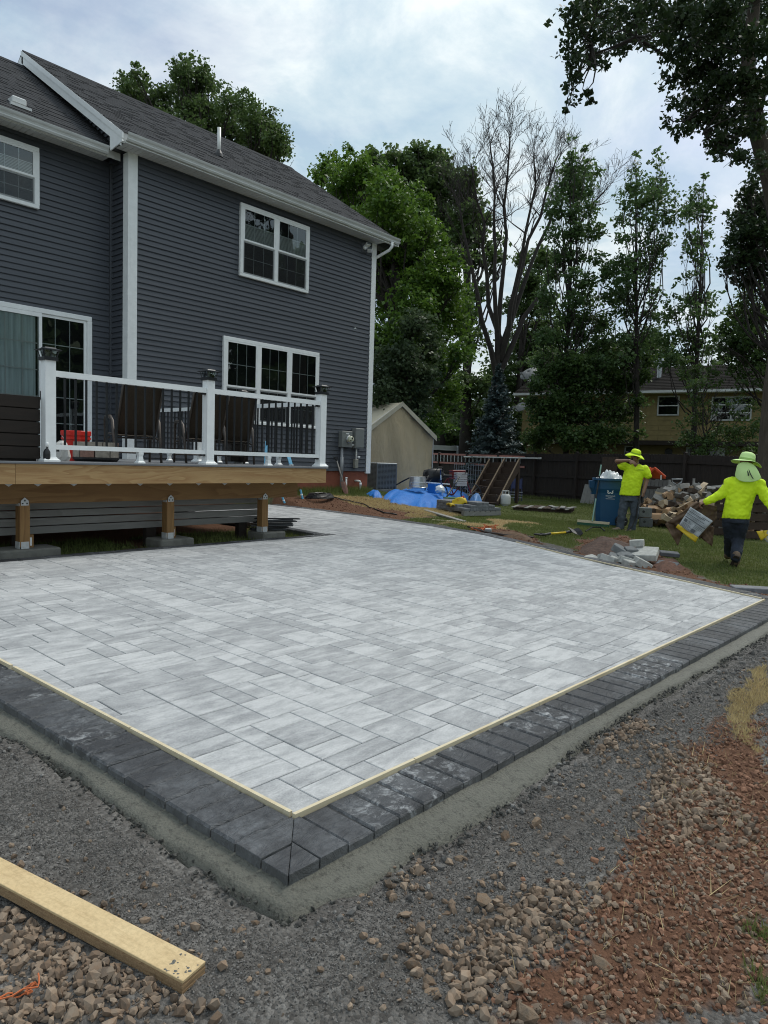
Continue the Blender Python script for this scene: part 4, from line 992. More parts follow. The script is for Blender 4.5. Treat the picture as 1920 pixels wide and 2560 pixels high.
mb = MB(); mb.box((DX1 - .038, DY + .039, Z0r), (DX1, HY - .03, Z1r)); db(mb, 'rim_joist', M['pine'])
jm = MB(); jm.box((0, 0, 0), (.038, HY - .1 - DY - .04, .2)); j0 = None
x = .8
while x < DX1 - .2:
    if j0 is None: j0 = jm.build('joist', M['pine'], deck); j0.location = (x - dl[0], .04, Z0r + .002)
    else: put(j0.data, 'joist', deck, (x - dl[0], .04, Z0r + .002))
    x += .405
for yy in (7.88, 10.4):
    mb = MB(); mb.box((-3.6, yy, .555), (7.06, yy + .09, .781)); db(mb, 'beam', M['pine_beam'])
# little steel ties between joists and beam
tm = MB(); tm.prism([(-.05, 0, 0), (.05, 0, 0), (0, 0, -.034)], (0, .004, 0)); t0 = tm.build('joist_tie', M['galv_dull'], deck)
for i, pxx in enumerate((22, 95, 185, 272, 351, 425, 497, 562, 621, 681, 711)):
    p = atY(pxx, 1211, 7.87); lc = (p[0] - dl[0], 7.872 - dl[1], Z0r - .012)
    if i == 0: t0.location = lc
    else: put(t0.data, 'joist_tie', deck, lc)
for i, xc in enumerate((3.17, 4.93, 6.44)):
    zg = .071
    mb = MB(); mb.box((xc - .052, 7.86, zg + .02), (xc + .052, 7.97, .553)); po = db(mb, 'support_post', M['pine_z'])
    mb = MB(); mb.prism([(xc - .04, 7.857, .535), (xc + .04, 7.857, .535), (xc + .04, 7.857, .585), (xc, 7.857, .622), (xc - .04, 7.857, .585)], (0, .002, 0)); mb.box((xc - .058, 7.862, .53), (xc - .0525, 7.95, .56)); pl = db(mb, 'cap_plate', M['galv_dull'], po)
    mb = MB()
    for dx_, dz_ in ((-.022, .03), (.022, .03), (0, .06)): mb.box((xc + dx_ - .007, 7.853, .52 + dz_), (xc + dx_ + .007, 7.8565, .534 + dz_))
    db(mb, 'bolt', M['black_metal'], po)
    mb = MB(); mb.box((xc - .042, 7.853, zg), (xc + .042, 7.859, zg + .075)); mb.box((xc - .057, 7.86, zg), (xc - .0525, 7.97, zg + .075)); db(mb, 'post_base', M['galv_dull'], po)
    mb = MB(); mb.box((xc + .06, 7.93, zg), (xc + .12, 8.0, zg + .14)); bk_ = db(mb, 'post_block', M['pine_z'], po)
    mb = MB(); mb.box((xc + .075, 7.927, zg + .02), (xc + .10, 7.9295, zg + .11)); db(mb, 'block_label', M['vinyl'], po)
# footing pads
for (xa, xb, lab) in ((2.62, 3.53, 'concrete pad under the left deck post'), (4.76, 5.24, 'concrete pad under the middle deck post'), (6.37, 6.78, 'concrete pad under the right deck post, carrying dark trim boards')):
    pd = thing('concrete_pad', lab, 'concrete pad', ((xa + xb) / 2, 7.95, 0), 0, 'concrete pads under the deck posts')
    mb = MB(); w_ = (xb - xa) / 2; mb.box((-w_, -.16, -.08), (w_, .22, .070), bev=.018); mb.build('pad', M['concrete'], pd)
# white railing ------------------------------------------------------
RZT, RZB = (1.897, 1.959), (1.141, 1.190)
def rail_post(x, y, parent=deck):
    mb = MB(); w_ = .054
    mb.box((x - w_, y - w_, DZ), (x + w_, y + w_, 2.067)); p = db(mb, 'railing_post', M['vinyl'], parent)
    mb = MB(); mb.lathe([(.085 * 1.414, DZ), (.085 * 1.414, DZ + .018), (.066 * 1.414, DZ + .035), (.0585 * 1.414, DZ + .05)], 4, M=Matrix.Translation((x, y, 0)) @ Matrix.Rotation(rad(45), 4, 'Z')); db(mb, 'base_trim', M['vinyl'], p)
    # lantern cap: tray, glass box with corner bars, sloping lid
    T = Matrix.Translation((x, y, 2.067)) @ Matrix.Rotation(rad(45), 4, 'Z'); q_ = 1.414
    mb = MB(); mb.lathe([(.072 * q_, -.012), (.072 * q_, .022), (.060 * q_, .026)], 4, M=T)
    for k_ in range(4):
        a_ = T @ Vector((math.cos(k_ * math.pi / 2) * .060 * q_, math.sin(k_ * math.pi / 2) * .060 * q_, .024)); b_x = T @ Vector((math.cos(k_ * math.pi / 2) * .078 * q_, math.sin(k_ * math.pi / 2) * .078 * q_, .095)); mb.bar(a_, b_x, .008, .008)
        a2 = T @ Vector((math.cos((k_ + .5) * math.pi / 2) * .060, math.sin((k_ + .5) * math.pi / 2) * .060, .024)); b2_ = T @ Vector((math.cos((k_ + .5) * math.pi / 2) * .078, math.sin((k_ + .5) * math.pi / 2) * .078, .095)); mb.bar(a2, b2_, .006, .006)
    mb.lathe([(.100 * q_, .092), (.100 * q_, .099), (.060 * q_, .112), (.05 * q_, .122), (.035 * q_, .124)], 4, M=T)
    db(mb, 'lantern_cap', M['black_metal'], p)
    mb = MB(); mb.lathe([(.048 * q_, .026), (.062 * q_, .091)], 4, M=T); db(mb, 'lantern_glass', M['glass'], p)
    mb = MB(); mb.lathe([(.02, .026), (.02, .075), (.012, .085)], 10, M=T); db(mb, 'lamp', M['lens'], p)
def rail_section(a, b, foot=.5):
    a, b = Vector((*a, 0)), Vector((*b, 0)); d_ = (b - a).normalized(); L = (b - a).length
    mb = MB(); z_ = sum(RZT) / 2; mb.bar(a + Vector((0, 0, z_)), b + Vector((0, 0, z_)), .062, RZT[1] - RZT[0]); top = db(mb, 'top_rail', M['vinyl'])
    mb = MB(); z_ = sum(RZB) / 2; mb.bar(a + Vector((0, 0, z_)), b + Vector((0, 0, z_)), .05, RZB[1] - RZB[0]); bot = db(mb, 'bottom_rail', M['vinyl'])
    mb = MB(); c_ = a + d_ * L * foot; mb.lathe([(.045 * 1.414, DZ), (.045 * 1.414, DZ + .012), (.03 * 1.414, DZ + .03), (.024 * 1.414, DZ + .08), (.03 * 1.414, DZ + .105), (.03 * 1.414, RZB[0] - .001)], 4, M=Matrix.Translation(c_) @ Matrix.Rotation(rad(45), 4, 'Z')); db(mb, 'rail_foot', M['vinyl'], bot)
    for e_, s_ in ((a, 1), (b, -1)):
        for zz_ in (RZT[0], RZB[0]):
            mb = MB(); c_ = e_ + d_ * .02 * s_; mb.box((c_.x - .025, c_.y - .025, zz_ - .022), (c_.x + .025, c_.y + .025, zz_ - .0008)); db(mb, 'bracket', M['black'], top if zz_ > 1.5 else bot)
    n_ = max(1, round(L / .1145)); g = L / n_
    bm_ = MB(); bm_.box((-.0095, -.0095, RZB[1]), (.0095, .0095, RZT[0])); first = None
    for i in range(1, n_):
        c_ = a + d_ * g * i; lc = (c_.x - dl[0], c_.y - dl[1], 0)
        if first is None: first = bm_.build('baluster', M['black_metal'], top); first.location = lc
        else: put(first.data, 'baluster', top, lc)
PY = DY + .075
for x in (3.288, 5.255, 7.19): rail_post(x, PY)
rail_section((3.288 + .055, PY), (5.255 - .055, PY), .53); rail_section((5.255 + .055, PY), (7.19 - .055, PY), .50)
rail_post(7.19, 9.40); rail_post(7.19, 10.62)
rail_section((7.19, PY + .055), (7.19, 9.40 - .055)); rail_section((7.19, 9.455), (7.19, 10.565)); rail_section((7.19, 10.675), (7.19, HY - .03))
# dark slatted planter at the left
pl_ = thing('slatted_planter', 'dark brown planter box of horizontal boards left of the first railing post', 'planter', (2.5, 7.60, DZ))
pl_z = [1.045, 1.165, 1.285, 1.41, 1.53]; tp = atY(50, 987, 7.6)[2]
n_b = 5; hgt = (tp - DZ - .02) / n_b
for i in range(n_b):
    mb = MB(); mb.box((-1.0, -.012, .02 + i * hgt + .005), (.70, .012, .02 + (i + 1) * hgt - .005), bev=.003); mb.build('board', M['brown_stain'], pl_)
    mb = MB(); mb.box((.70, -.005, .02 + i * hgt + .005), (.722, .45, .02 + (i + 1) * hgt - .005)); mb.build('board', M['brown_stain'], pl_)
mb = MB(); mb.box((-1.0, .016, 0), (.69, .05, tp - DZ - .02)); mb.build('liner', M['brown_stain'], pl_)
p = W(88, 1128, 7.55); bt = thing('bottle', 'dark bottle with a white cap beside the first railing post', 'bottle', (p[0], DY + .03, DZ))
mb = MB(); mb.lathe([(.032, 0), (.034, .01), (.034, .10), (.016, .135), (.014, .16)], 14); mb.build('body', M['black'], bt, smooth=True)
mb = MB(); mb.lathe([(.02, .155), (.018, .19), (.015, .20)], 14); mb.build('cap', M['vinyl'], bt, smooth=True)
mb = MB(); mb.lathe([(.0345, .03), (.0345, .08)], 14, cap=False); mb.build('label_band', M['black'], bt)

# furniture on the deck ---------------------------------------------
brz = plain('bronze_frame', (.060, .047, .038), .45, .3, var=.15)
sling = woodmat('brown_sling_fabric', (.052, .037, .023), (.034, .024, .015), .7, 'z', 2.0, 5, 'obj')
def chair(x, y, rz, label, recl=.42):
    ch = thing('sling_chair', label, 'patio chair', (x, y, DZ), rz, 'brown sling chairs on the deck')
    # chair faces local +y, back leans to -y
    h_s = .34; w_ = .24; tb = Vector((0, -.22 - recl, .98)); bb = Vector((0, -.22, h_s))
    for s_ in (-1, 1):
        mb = MB(); mb.tube([(s_ * w_, .26, h_s + .03), (s_ * w_, -.2, h_s), (s_ * w_, -.22, h_s + .02), (s_ * w_, tb.y, tb.z)], .014, 8); mb.build('back_frame', brz, ch, smooth=True)
        mb = MB(); mb.tube([(s_ * (w_ + .05), .27, 0), (s_ * (w_ + .05), .25, .34), (s_ * (w_ + .055), .22, .54), (s_ * (w_ + .055), .16, .585), (s_ * (w_ + .055), -.1, .575), (s_ * (w_ + .05), -.22, .52), (s_ * (w_ + .045), -.30, .30), (s_ * (w_ + .04), -.40, 0)], [.016, .017, .022, .024, .024, .022, .018, .016], 8); mb.build('arm', brz, ch, smooth=True)
        mb = MB(); mb.tube([(s_ * w_, .2, h_s - .02), (s_ * (w_ + .05), .25, .30)], .012, 6); mb.build('side_brace', brz, ch); mb = MB(); mb.tube([(s_ * w_, -.16, h_s - .01), (s_ * (w_ + .05), -.3, .28)], .012, 6); mb.build('side_brace', brz, ch)
    mb = MB(); mb.tube([(-w_ - .05, .26, .12), (w_ + .05, .26, .12)], .011, 6); mb.tube([(-w_ - .05, -.33, .16), (w_ + .05, -.33, .16)], .011, 6); mb.tube([(-w_, -.16, h_s - .03), (w_, -.16, h_s - .03)], .011, 6); mb.build('cross_bar', brz, ch)
    mb = MB(); n_ = 8; V = []
    for i in range(n_ + 1):
        t_ = i / n_; p_ = bb.lerp(tb, t_ * .98 + .02); sag = -.03 * math.sin(t_ * math.pi)
        V += [(-w_, p_.y + .0, p_.z), (0, p_.y + sag, p_.z - .01 * (1 - t_)), (w_, p_.y, p_.z)]
    mb.add(V, [(3 * i + j, 3 * i + j + 1, 3 * i + j + 4, 3 * i + j + 3) for i in range(n_) for j in range(2)]); o = mb.build('back_sling', sling, ch, smooth=True); o.modifiers.new('s', 'SOLIDIFY').thickness = .004
    mb = MB(); mb.tube([(-w_, tb.y, tb.z), (w_, tb.y, tb.z)], .015, 8); mb.build('head_bar', brz, ch, smooth=True)
    mb = MB(); V = []
    for i in range(n_ + 1):
        t_ = i / n_; V += [(-w_, -.2 + .46 * t_, h_s + .03 * t_), (0, -.2 + .46 * t_, h_s + .03 * t_ - .035 * math.sin(t_ * math.pi)), (w_, -.2 + .46 * t_, h_s + .03 * t_)]
    mb.add(V, [(3 * i + j, 3 * i + j + 1, 3 * i + j + 4, 3 * i + j + 3) for i in range(n_) for j in range(2)]); o = mb.build('seat_sling', sling, ch, smooth=True); o.modifiers.new('s', 'SOLIDIFY').thickness = .004
for (pxx, dep, rz_, lb) in ((330, 9.35, -.30, 'brown sling chair nearest the red bucket, its back to the patio'), (498, 10.2, -.34, 'brown sling chair behind the middle railing post'), (574, 10.9, -.42, 'brown sling chair right of the middle railing post')):
    p = W(pxx, 1150, dep); chair(p[0], p[1], rz_, lb)
red = plain('red_plastic', (.62, .022, .012), .4, var=.08)
p = W(190, 1120, 8.75); bk = thing('bucket', 'bright red plastic bucket on the deck', 'bucket', (p[0], p[1], DZ))
mb = MB(); mb.lathe([(.135, .0), (.15, .17), (.158, .26), (.17, .262), (.17, .285), (.160, .287), (.164, .31), (.174, .312), (.175, .36), (.17, .366), (.155, .36), (.13, .02)], 26); mb.build('pail', red, bk, smooth=False)
mb = MB(); mb.tube([(.172 * math.cos(a_), -.172 * math.sin(a_) * .55, .30 - .10 * math.sin(a_)) for a_ in [i * math.pi / 10 for i in range(11)]], .004, 6); mb.build('wire_handle', M['galv'], bk)
p = W(155, 1110, 8.2); tb_ = thing('bag', 'crumpled white bag slumped beside the red bucket', 'bag', (p[0], p[1], DZ)); 
mb = MB(); mb.lathe([(.10, 0), (.12, .05), (.10, .14), (.06, .21), (.02, .235)], 14, sx=.9, sy=.7); o = mb.build('sack', plain('white_sack', (.62, .60, .56), .7, var=.15), tb_)
for v in o.data.vertices: v.co += Vector((random.uniform(-.015, .015), random.uniform(-.015, .015), 0))
fr_ = thing('fire_ring', 'round fire ring of tan and reddish blocks on a black base', 'fire ring', (*W(240, 1140, 8.75)[:2], DZ))
mb = MB(); mb.lathe([(.24, 0), (.27, .03), (.27, .05)], 24); mb.build('base_tray', M['black'], fr_)
blk = [plain('tan_block', (.33, .29, .24), .9, var=.25, scale=20, bump=.4), plain('reddish_block', (.30, .17, .13), .9, var=.25, scale=20, bump=.4)]
for rw in range(2):
    for i in range(9):
        a0, a1 = (i + rw * .5) * 2 * math.pi / 9 + .03, (i + 1 + rw * .5) * 2 * math.pi / 9 - .03; ri, ro = .155, .265 - rw * .005
        z0_ = .052 + rw * .095; mb = MB(); mb.prism([(ri * math.cos(a0), ri * math.sin(a0), z0_), (ro * math.cos(a0), ro * math.sin(a0), z0_), (ro * math.cos((a0 + a1) / 2) * 1.02, ro * math.sin((a0 + a1) / 2) * 1.02, z0_), (ro * math.cos(a1), ro * math.sin(a1), z0_), (ri * math.cos(a1), ri * math.sin(a1), z0_)], (0, 0, .088)); mb.build('block', blk[(i * 2 + rw) % 5 == 0], fr_)
cb_ = thing('outdoor_cabinet', 'dark brown block-faced outdoor cabinet behind the chairs', 'cabinet', (*W(612, 1140, 11.6)[:2], DZ), -.4)
mb = MB(); mb.box((-.27, -.2, .03), (.0, .2, .95)); mb.build('body', M['brown_stain'], cb_)
for i in range(7):
    for j in range(2):
        x0_ = -.28 + j * .14 + (.03 if i % 2 else 0); mb = MB(); mb.box((x0_, -.215, .05 + i * .127), (min(x0_ + .132, .0), -.2005, .05 + i * .127 + .118), bev=.004); mb.build('face_block', M['brown_stain'], cb_)
mb = MB(); mb.box((-.30, -.23, .951), (.02, .23, .985), bev=.006); mb.build('top_slab', M['brown_stain'], cb_)
# blue spirit levels / light blue offcuts seen through the railing
lb_ = plain('light_blue_foam', (.10, .33, .50), .5)
for (a_, b_2, d1, d2, lab) in (((665, 1130), (667, 1104), 10.9, 11.2, 'light blue level propped upright against the siding behind the railing'), ((728, 1159), (722, 1146), 10.7, 11.0, 'light blue level leaning near the last railing post')):
    p0, p1 = W(*a_, d1), W(*b_2, d2); q_ = thing('level', lab, 'level', (p0[0], p0[1], DZ)); mb = MB(); mb.bar((0, 0, 0), (p1[0] - p0[0], p1[1] - p0[1], max(.12, p1[2] - DZ)), .05, .03); mb.build('bar', lb_, q_); mb = MB(); mb.bar((0, 0, -.0), (.002, .002, .02), .06, .04); mb.build('end_cap', M['vinyl'], q_)
# grey boards stored under the deck, dark trim boards on the right pad
st_b = thing('board_stack', 'stack of weathered grey boards stored on edge under the deck', 'board stack', (3.8, 8.22, .0))
lev = [.19, .275, .285, .37, .38, .46, .47, .548]
for i, (za, zb_) in enumerate(((.185, .268), (.278, .362), (.375, .452), (.462, .545))):
    mb = MB(); mb.box((-3.0, -.02 - .004 * (i % 2), za), (2.9 + .05 * (i == 3) - .02 * (i % 2), .03, zb_), bev=.004); mb.build('board', M['old_grey'], st_b)
    mb = MB(); mb.box((-3.0, .034, za + .004), (2.96 - .03 * (i % 2), .075, zb_ - .003), bev=.004); mb.build('board', M['old_grey'], st_b)
for xx in (-2.2, -.6, 1.0, 2.45): mb = MB(); mb.box((xx, -.015, -.12), (xx + .14, .07, .183)); mb.build('bearer', M['brown_stain'], st_b)
tb2 = thing('trim_boards', 'loose fan of dark grooved trim boards lying on the right concrete pad', 'trim boards', (6.62, 7.97, .072))
for i in range(8):
    mb = MB(); L_ = random.uniform(.45, .62); mt_ = Matrix.Translation((random.uniform(-.06, .06) + (.012 * i), random.uniform(-.05, .03), .012 + i * .022)) @ Matrix.Rotation(random.uniform(-.5, .15), 4, 'Z') @ Matrix.Rotation(random.uniform(-.02, .02), 4, 'Y')
    mb.box((-L_ * .55, -.05, -.006), (L_ * .55, .05, .006), M=mt_)
    for gg in (-.033, -.011, .011, .033): mb.box((-L_ * .55, gg - .004, .0062), (L_ * .55, gg + .004, .010), M=mt_)
    mb.build('board', M['black_metal'] if i % 3 else plain('charcoal_trim', (.05, .052, .055), .6), tb2)
# grass growing at the deck's foot is part of the lawn below
# ================================================================== YARD
def gp(px, py): p = G(px, py); return (float(p[0]), float(p[1]), float(p[2]))
def facing(loc): return math.atan2(loc[1], loc[0]) - math.pi / 2       # rz so that local -y looks at the viewer
# fence ---------------------------------------------------------------
FA, FB = W(1240, 1200, 31.5)[:2], W(1890, 1200, 20.5)[:2]
fdir = (FB - FA) / np.linalg.norm(FB - FA); flen = np.linalg.norm(FB - FA)
F0, F1 = FA - fdir * 7.5, FB + fdir * 3.0
fence = thing('board_fence', 'long dark brown board fence across the back of the lawn', 'fence', (*F0, float(gh(*F0))), math.atan2(fdir[1], fdir[0]))
FL = flen + 10.5; zf = lambda s: float(gh(*(F0 + fdir * s))) - ROOT['board_fence'][2]
FH = 1.83
rf = random.Random(2); s = 0.0; pk = []
for v_ in range(4):
    mb = MB(); dx = .004 * v_; mb.add([(0, -.009, 0), (.137, -.009, 0), (.137, .009, 0), (0, .009, 0), (0, -.009, FH - .02 * v_ * .3), (.035, -.009, FH + .012), (.10, -.009, FH + .012 - .004 * v_), (.137, -.009, FH - .01), (0, .009, FH - .02 * v_ * .3), (.035, .009, FH + .012), (.10, .009, FH + .012 - .004 * v_), (.137, .009, FH - .01)],
        [(3, 2, 1, 0), (0, 1, 7, 6, 5, 4), (2, 3, 8, 9, 10, 11), (1, 2, 11, 7), (3, 0, 4, 8), (4, 5, 9, 8), (5, 6, 10, 9), (6, 7, 11, 10)])
    o = mb.build('fence_board', M['fence'], fence); pk.append(o.data); o.location = (s, 0, zf(s)); s += .142
while s < FL:
    put(pk[rf.randrange(4)], 'fence_board', fence, (s, rf.uniform(-.003, .003), zf(s) + rf.uniform(-.012, .012)), (0, rf.uniform(-.004, .004), 0)); s += .142
s = 0.3
while s < FL:
    mb = MB(); mb.box((s, -.11, zf(s) - .1), (s + .1, -.0105, zf(s) + FH + .05)); mb.prism([(s - .01, -.12, zf(s) + FH + .052), (s + .11, -.12, zf(s) + FH + .052), (s + .05, -.12, zf(s) + FH + .09)], (0, .125, 0)); mb.build('fence_post', M['fence'], fence)
    e = min(s + 2.45, FL)
    for hz in (.28, .95, 1.60):
        mb = MB(); mb.bar((s + .101, -.03, zf(s) + hz), (e - .001, -.03, zf(e) + hz), .036, .088); mb.build('fence_rail', M['fence'], fence)
    s += 2.45
def onfence(px, py, off=.06):
    n = np.array([fdir[1], -fdir[0]]);  n = n if n @ (-F0) > 0 else -n
    r = ray(px, py); P0 = F0 + n * off; t_ = (n @ (P0 - CAM[:2])) / (n @ r[:2]); return CAM + r * t_
frz = math.atan2(fdir[1], fdir[0])
# ladder hung on the fence
a, b, c_ = onfence(1070, 1134), onfence(1312, 1142.5), onfence(1210, 1163)
ld = thing('ladder', 'long fibreglass extension ladder hung level on the dark fence', 'ladder', a, 0); hh = .42
orange = plain('orange_rail', (.40, .15, .12), .5, var=.1)
for dz in (0, -hh):
    mb = MB(); mb.bar((0, 0, dz), tuple(b - a + np.array([0, 0, dz])), .03, .085); mb.build('rail', orange, ld)
L = np.linalg.norm(b - a); n = int(L / .305)
for i in range(1, n):
    q = (b - a) * (i / n); mb = MB(); mb.bar((q[0], q[1], -hh + .04), (q[0], q[1], q[2] - .04), .035, .035, up=(1, 0, 0)); mb.build('rung', M['alum'], ld)
a, b = onfence(1160, 1142, .16), onfence(1352, 1146, .16)
pp_ = thing('pvc_pipe', 'white plastic pipe lying along the fence behind the ladder', 'pipe', a); mb = MB(); mb.tube([(0, 0, 0), tuple(b - a)], .03, 10); mb.build('pipe', M['pvc'], pp_, smooth=True)
mb = MB(); d_ = (b - a) / np.linalg.norm(b - a); mb.tube([tuple(b - a - d_ * .12), tuple(b - a + d_ * .02)], .04, 10); mb.build('bell_end', M['pvc'], pp_, smooth=True)
# boards leaning on the fence
for (pa, pb, top, mat, lab) in (((1449, 1266), (1482, 1268), 1210, 'old_grey', 'weathered plywood sheet leaning on the fence left of the blue bin'), ((1490, 1255), (1530, 1258), 1142, 'step_wood', 'tall brown plywood sheet leaning on the fence behind the blue bin')):
    a, b = onfence(*pa, .35), onfence(*pb, .35); t1 = onfence(pa[0] + 6, top, .14); zg = float(gh(a[0], a[1])); w_ = np.linalg.norm((b - a)[:2])
    th_ = thing('plywood_sheet', lab, 'board', (a[0], a[1], zg), frz); hgt = t1[2] - zg
    for i in range(3):
        mb = MB(); mb.prism([(w_ * i / 3 + .004, 0, 0), (w_ * (i + 1) / 3 - .004, 0, 0), (w_ * (i + 1) / 3 - .004, .2, hgt), (w_ * i / 3 + .004, .2, hgt)], (0, .02, 0)); mb.build('board', M[mat], th_)
# canopy tent ----------------------------------------------------------
canv = NT('tan_canvas'); vv = canv.pos('world'); canv.set(color=canv.mix(canv.noise(vv, 1.2, 5, .6, .5), (.43, .325, .185), (.60, .485, .31)), rough=.8, normal=canv.bump(canv.noise(canv.pos('world', (2, 2, .5)), 2.5, 4, .6, 1.2), .6, .09)); M['canvas'] = canv.m
canr = plain('grey_canvas_roof', (.56, .50, .37), .75, var=.15, scale=2, bump=.3, bscale=5)
Lc, Rc = W(905, 1195, 23.6), W(1081, 1195, 25.6); ctr = (Lc + Rc) / 2; wv = (Rc - Lc)[:2]; wid = np.linalg.norm(wv); trz = math.atan2(wv[1], wv[0]); zg = float(gh(ctr[0], ctr[1]))
tent = thing('canopy_tent', 'tan canvas garage tent with a pitched roof beside the house', 'tent', (ctr[0], ctr[1], zg), trz)
ze = W(1081, 1089, 25.6)[2] - zg; zp = W(1011, 1010, 24.6)[2] - zg; hw = wid / 2; D_ = 6.0
def cloth_grid(f, nu, nv):
    V = [f(i / nu, j / nv) for i in range(nu + 1) for j in range(nv + 1)]
    return V, [(i * (nv + 1) + j, (i + 1) * (nv + 1) + j, (i + 1) * (nv + 1) + j + 1, i * (nv + 1) + j + 1) for i in range(nu) for j in range(nv)]
def front(u, v):
    x = -hw + wid * u; top = ze + (zp - ze) * (1 - abs(2 * u - 1)); z = top * v
    y = .05 * math.sin(u * 17 + v * 3) * (1 - v) ** .6 * (.5 + .5 * math.sin(u * 5)) + .05 * math.sin(3.1 * v + u * 6) - .10 * (1 - v) * math.sin(u * math.pi) + .02 * math.sin(u * 31 + v * 5)
    return (x, y, z)
mb = MB(); mb.add(*cloth_grid(front, 40, 24)); mb.build('front_wall', M['canvas'], tent, smooth=True)
for s_ in (-1, 1):
    mb = MB(); mb.add(*cloth_grid(lambda u, v: (s_ * hw + .04 * math.sin(u * 14) * (1 - v), D_ * u, ze * v), 20, 6)); mb.build('side_wall', M['canvas'], tent, smooth=True)
    mb = MB(); mb.add(*cloth_grid(lambda u, v: (s_ * (hw + .06) * (1 - v), -.08 + D_ * u, ze - .02 + (zp + .05 - ze) * v - .05 * math.sin(v * math.pi) * abs(math.sin(u * math.pi * 3))), 24, 8)); mb.build('roof_panel', canr, tent, smooth=True)
    mb = MB(); mb.prism([(s_ * (hw + .07), -.09, ze - .02), (0, -.09, zp + .06), (0, -.09, zp - .10), (s_ * (hw + .07), -.09, ze - .20)], (0, .02, 0)); mb.build('front_valance', canr, tent)
    mb = MB(); mb.tube([(s_ * hw, .03, 0), (s_ * hw, .03, ze), (0, .03, zp)], .025, 8); mb.build('pole', M['galv_dull'], tent)
# air conditioner ------------------------------------------------------
q = W(954, 1224, 19.6); ac = thing('air_conditioner', 'dark grey louvred air conditioner unit at the house corner', 'air conditioner', (q[0], q[1], q[2]), facing(q) + .45)
acm = plain('ac_grey', (.115, .125, .135), .5, var=.1); mb = MB(); mb.box((-.31, -.31, .70), (.31, .31, .74), bev=.02); mb.build('top_cover', plain('ac_top', (.33, .35, .35), .5), ac)
mb = MB(); mb.box((-.29, -.29, .03), (.29, .29, .70)); mb.build('coil', M['black'], ac)
mb = MB(); mb.box((-.34, -.34, -.05), (.34, .34, .029), bev=.01); mb.build('pad', M['concrete'], ac)
for sx, sy in ((-1, -1), (1, -1), (1, 1), (-1, 1)):
    mb = MB(); mb.box((min(sx * .27, sx * .305), min(sy * .27, sy * .305), .03), (max(sx * .27, sx * .305), max(sy * .27, sy * .305), .70)); mb.build('corner_post', acm, ac)
lm = MB(); lm.box((-.27, -.302, 0), (.27, -.292, .02)); l0 = lm.build('louvre', acm, ac); l0.location = (0, 0, .05)
for i in range(1, 20): put(l0.data, 'louvre', ac, (0, 0, .05 + i * .033))
for i in range(20): put(l0.data, 'louvre', ac, (0, 0, .05 + i * .033), (0, 0, -math.pi / 2))
for i in range(8): put(l0.data, 'grille_bar', ac, (0, 0, 0), (0, 0, 0)) if False else None
gb = MB(); gb.box((-.008, -.306, .04), (.008, -.3025, .70)); g0 = gb.build('grille_bar', acm, ac); g0.location = (-.18, 0, 0)
for x in (-.09, 0, .09, .18): put(g0.data, 'grille_bar', ac, (x, 0, 0))
for x in (-.18, -.09, 0, .09, .18): put(g0.data, 'grille_bar', ac, (0, -x, 0), (0, 0, -math.pi / 2))
cone = thing('traffic_drum', 'orange and white striped warning drum between house and tent', 'traffic drum', (*W(927, 1180, 22.5)[:2], float(gh(*W(927, 1180, 22.5)[:2]))))
for i in range(5):
    mb = MB(); r0, r1 = .26 - .012 * i, .26 - .012 * (i + 1); mb.lathe([(r0, .05 + i * .19), (r1, .05 + (i + 1) * .19 - .002)], 18); mb.build('band', plain('orange_band', (.55, .06, .02), .5) if i % 2 == 0 else M['vinyl'], cone)
mb = MB(); mb.lathe([(.32, 0), (.32, .05)], 18); mb.build('base', M['black'], cone)
# tarp heap ------------------------------------------------------------
tarp_m = NT('blue_tarp'); vv = tarp_m.pos('world')
tarp_m.set(color=tarp_m.mix(tarp_m.noise(vv, 5, 5, .6, .6), (.008, .095, .40), (.030, .23, .66)), rough=.5, spec=.25, normal=tarp_m.bump(tarp_m.noise(vv, 7, 5, .6, 1.0), .5, .04)); M['tarp'] = tarp_m.m
def heap(name, label, cat, outline, height, mat, seed, ridge=.5, n=34, fold=.12):
    """a cloth or soil heap over an outline of ground points"""
    P = np.array([gp(*p)[:2] for p in outline]); c = P.mean(0); zc = float(gh(*c)); ob = thing(name, label, cat, (c[0], c[1], zc))
    m = len(P); ang = []; V = [(0, 0, height)]; Fc = []
    K = 9
    for k in range(1, K + 1):
        t_ = k / K
        for i in range(n * 2):
            s_ = i / (n * 2) * m; a0, a1 = P[int(s_) % m], P[(int(s_) + 1) % m]; e = a0 + (a1 - a0) * (s_ - int(s_)) - c
            w_ = 1 + fold * .9 * (fbm(np.array([i * .35 + 50]), np.array([t_ * 2]), 1.0, seed)[0] - .5) * t_
            z = height * (1 - t_ ** (1.3 + ridge * 3)) * (1 + 1.2 * fold * 3 * (fbm(np.array([e[0] * t_]), np.array([e[1] * t_]), .35, seed + 3)[0] - .5))
            x, y = e[0] * t_ * w_, e[1] * t_ * w_; gz0 = float(gh(c[0] + x, c[1] + y)) - zc
            V.append((x, y, gz0 * t_ + max(z, -.02)))
    N = n * 2
    Fc += [(0, 1 + i, 1 + (i + 1) % N) for i in range(N)]
    for k in range(K - 1): Fc += [(1 + k * N + i, 1 + (k + 1) * N + i, 1 + (k + 1) * N + (i + 1) % N, 1 + k * N + (i + 1) % N) for i in range(N)]
    mb = MB(); mb.add(V, Fc); o = mb.build({'tarp': 'sheet', 'soil_pile': 'soil'}.get(name, 'cover'), mat, ob, smooth=True); return ob
heap('tarp', 'big blue tarp over a long low heap in front of the tent', 'tarp', [(952, 1244), (975, 1258), (1050, 1270), (1105, 1272), (1160, 1262), (1180, 1248), (1140, 1236), (1000, 1232)], .38, M['tarp'], 3, .9, fold=.17)
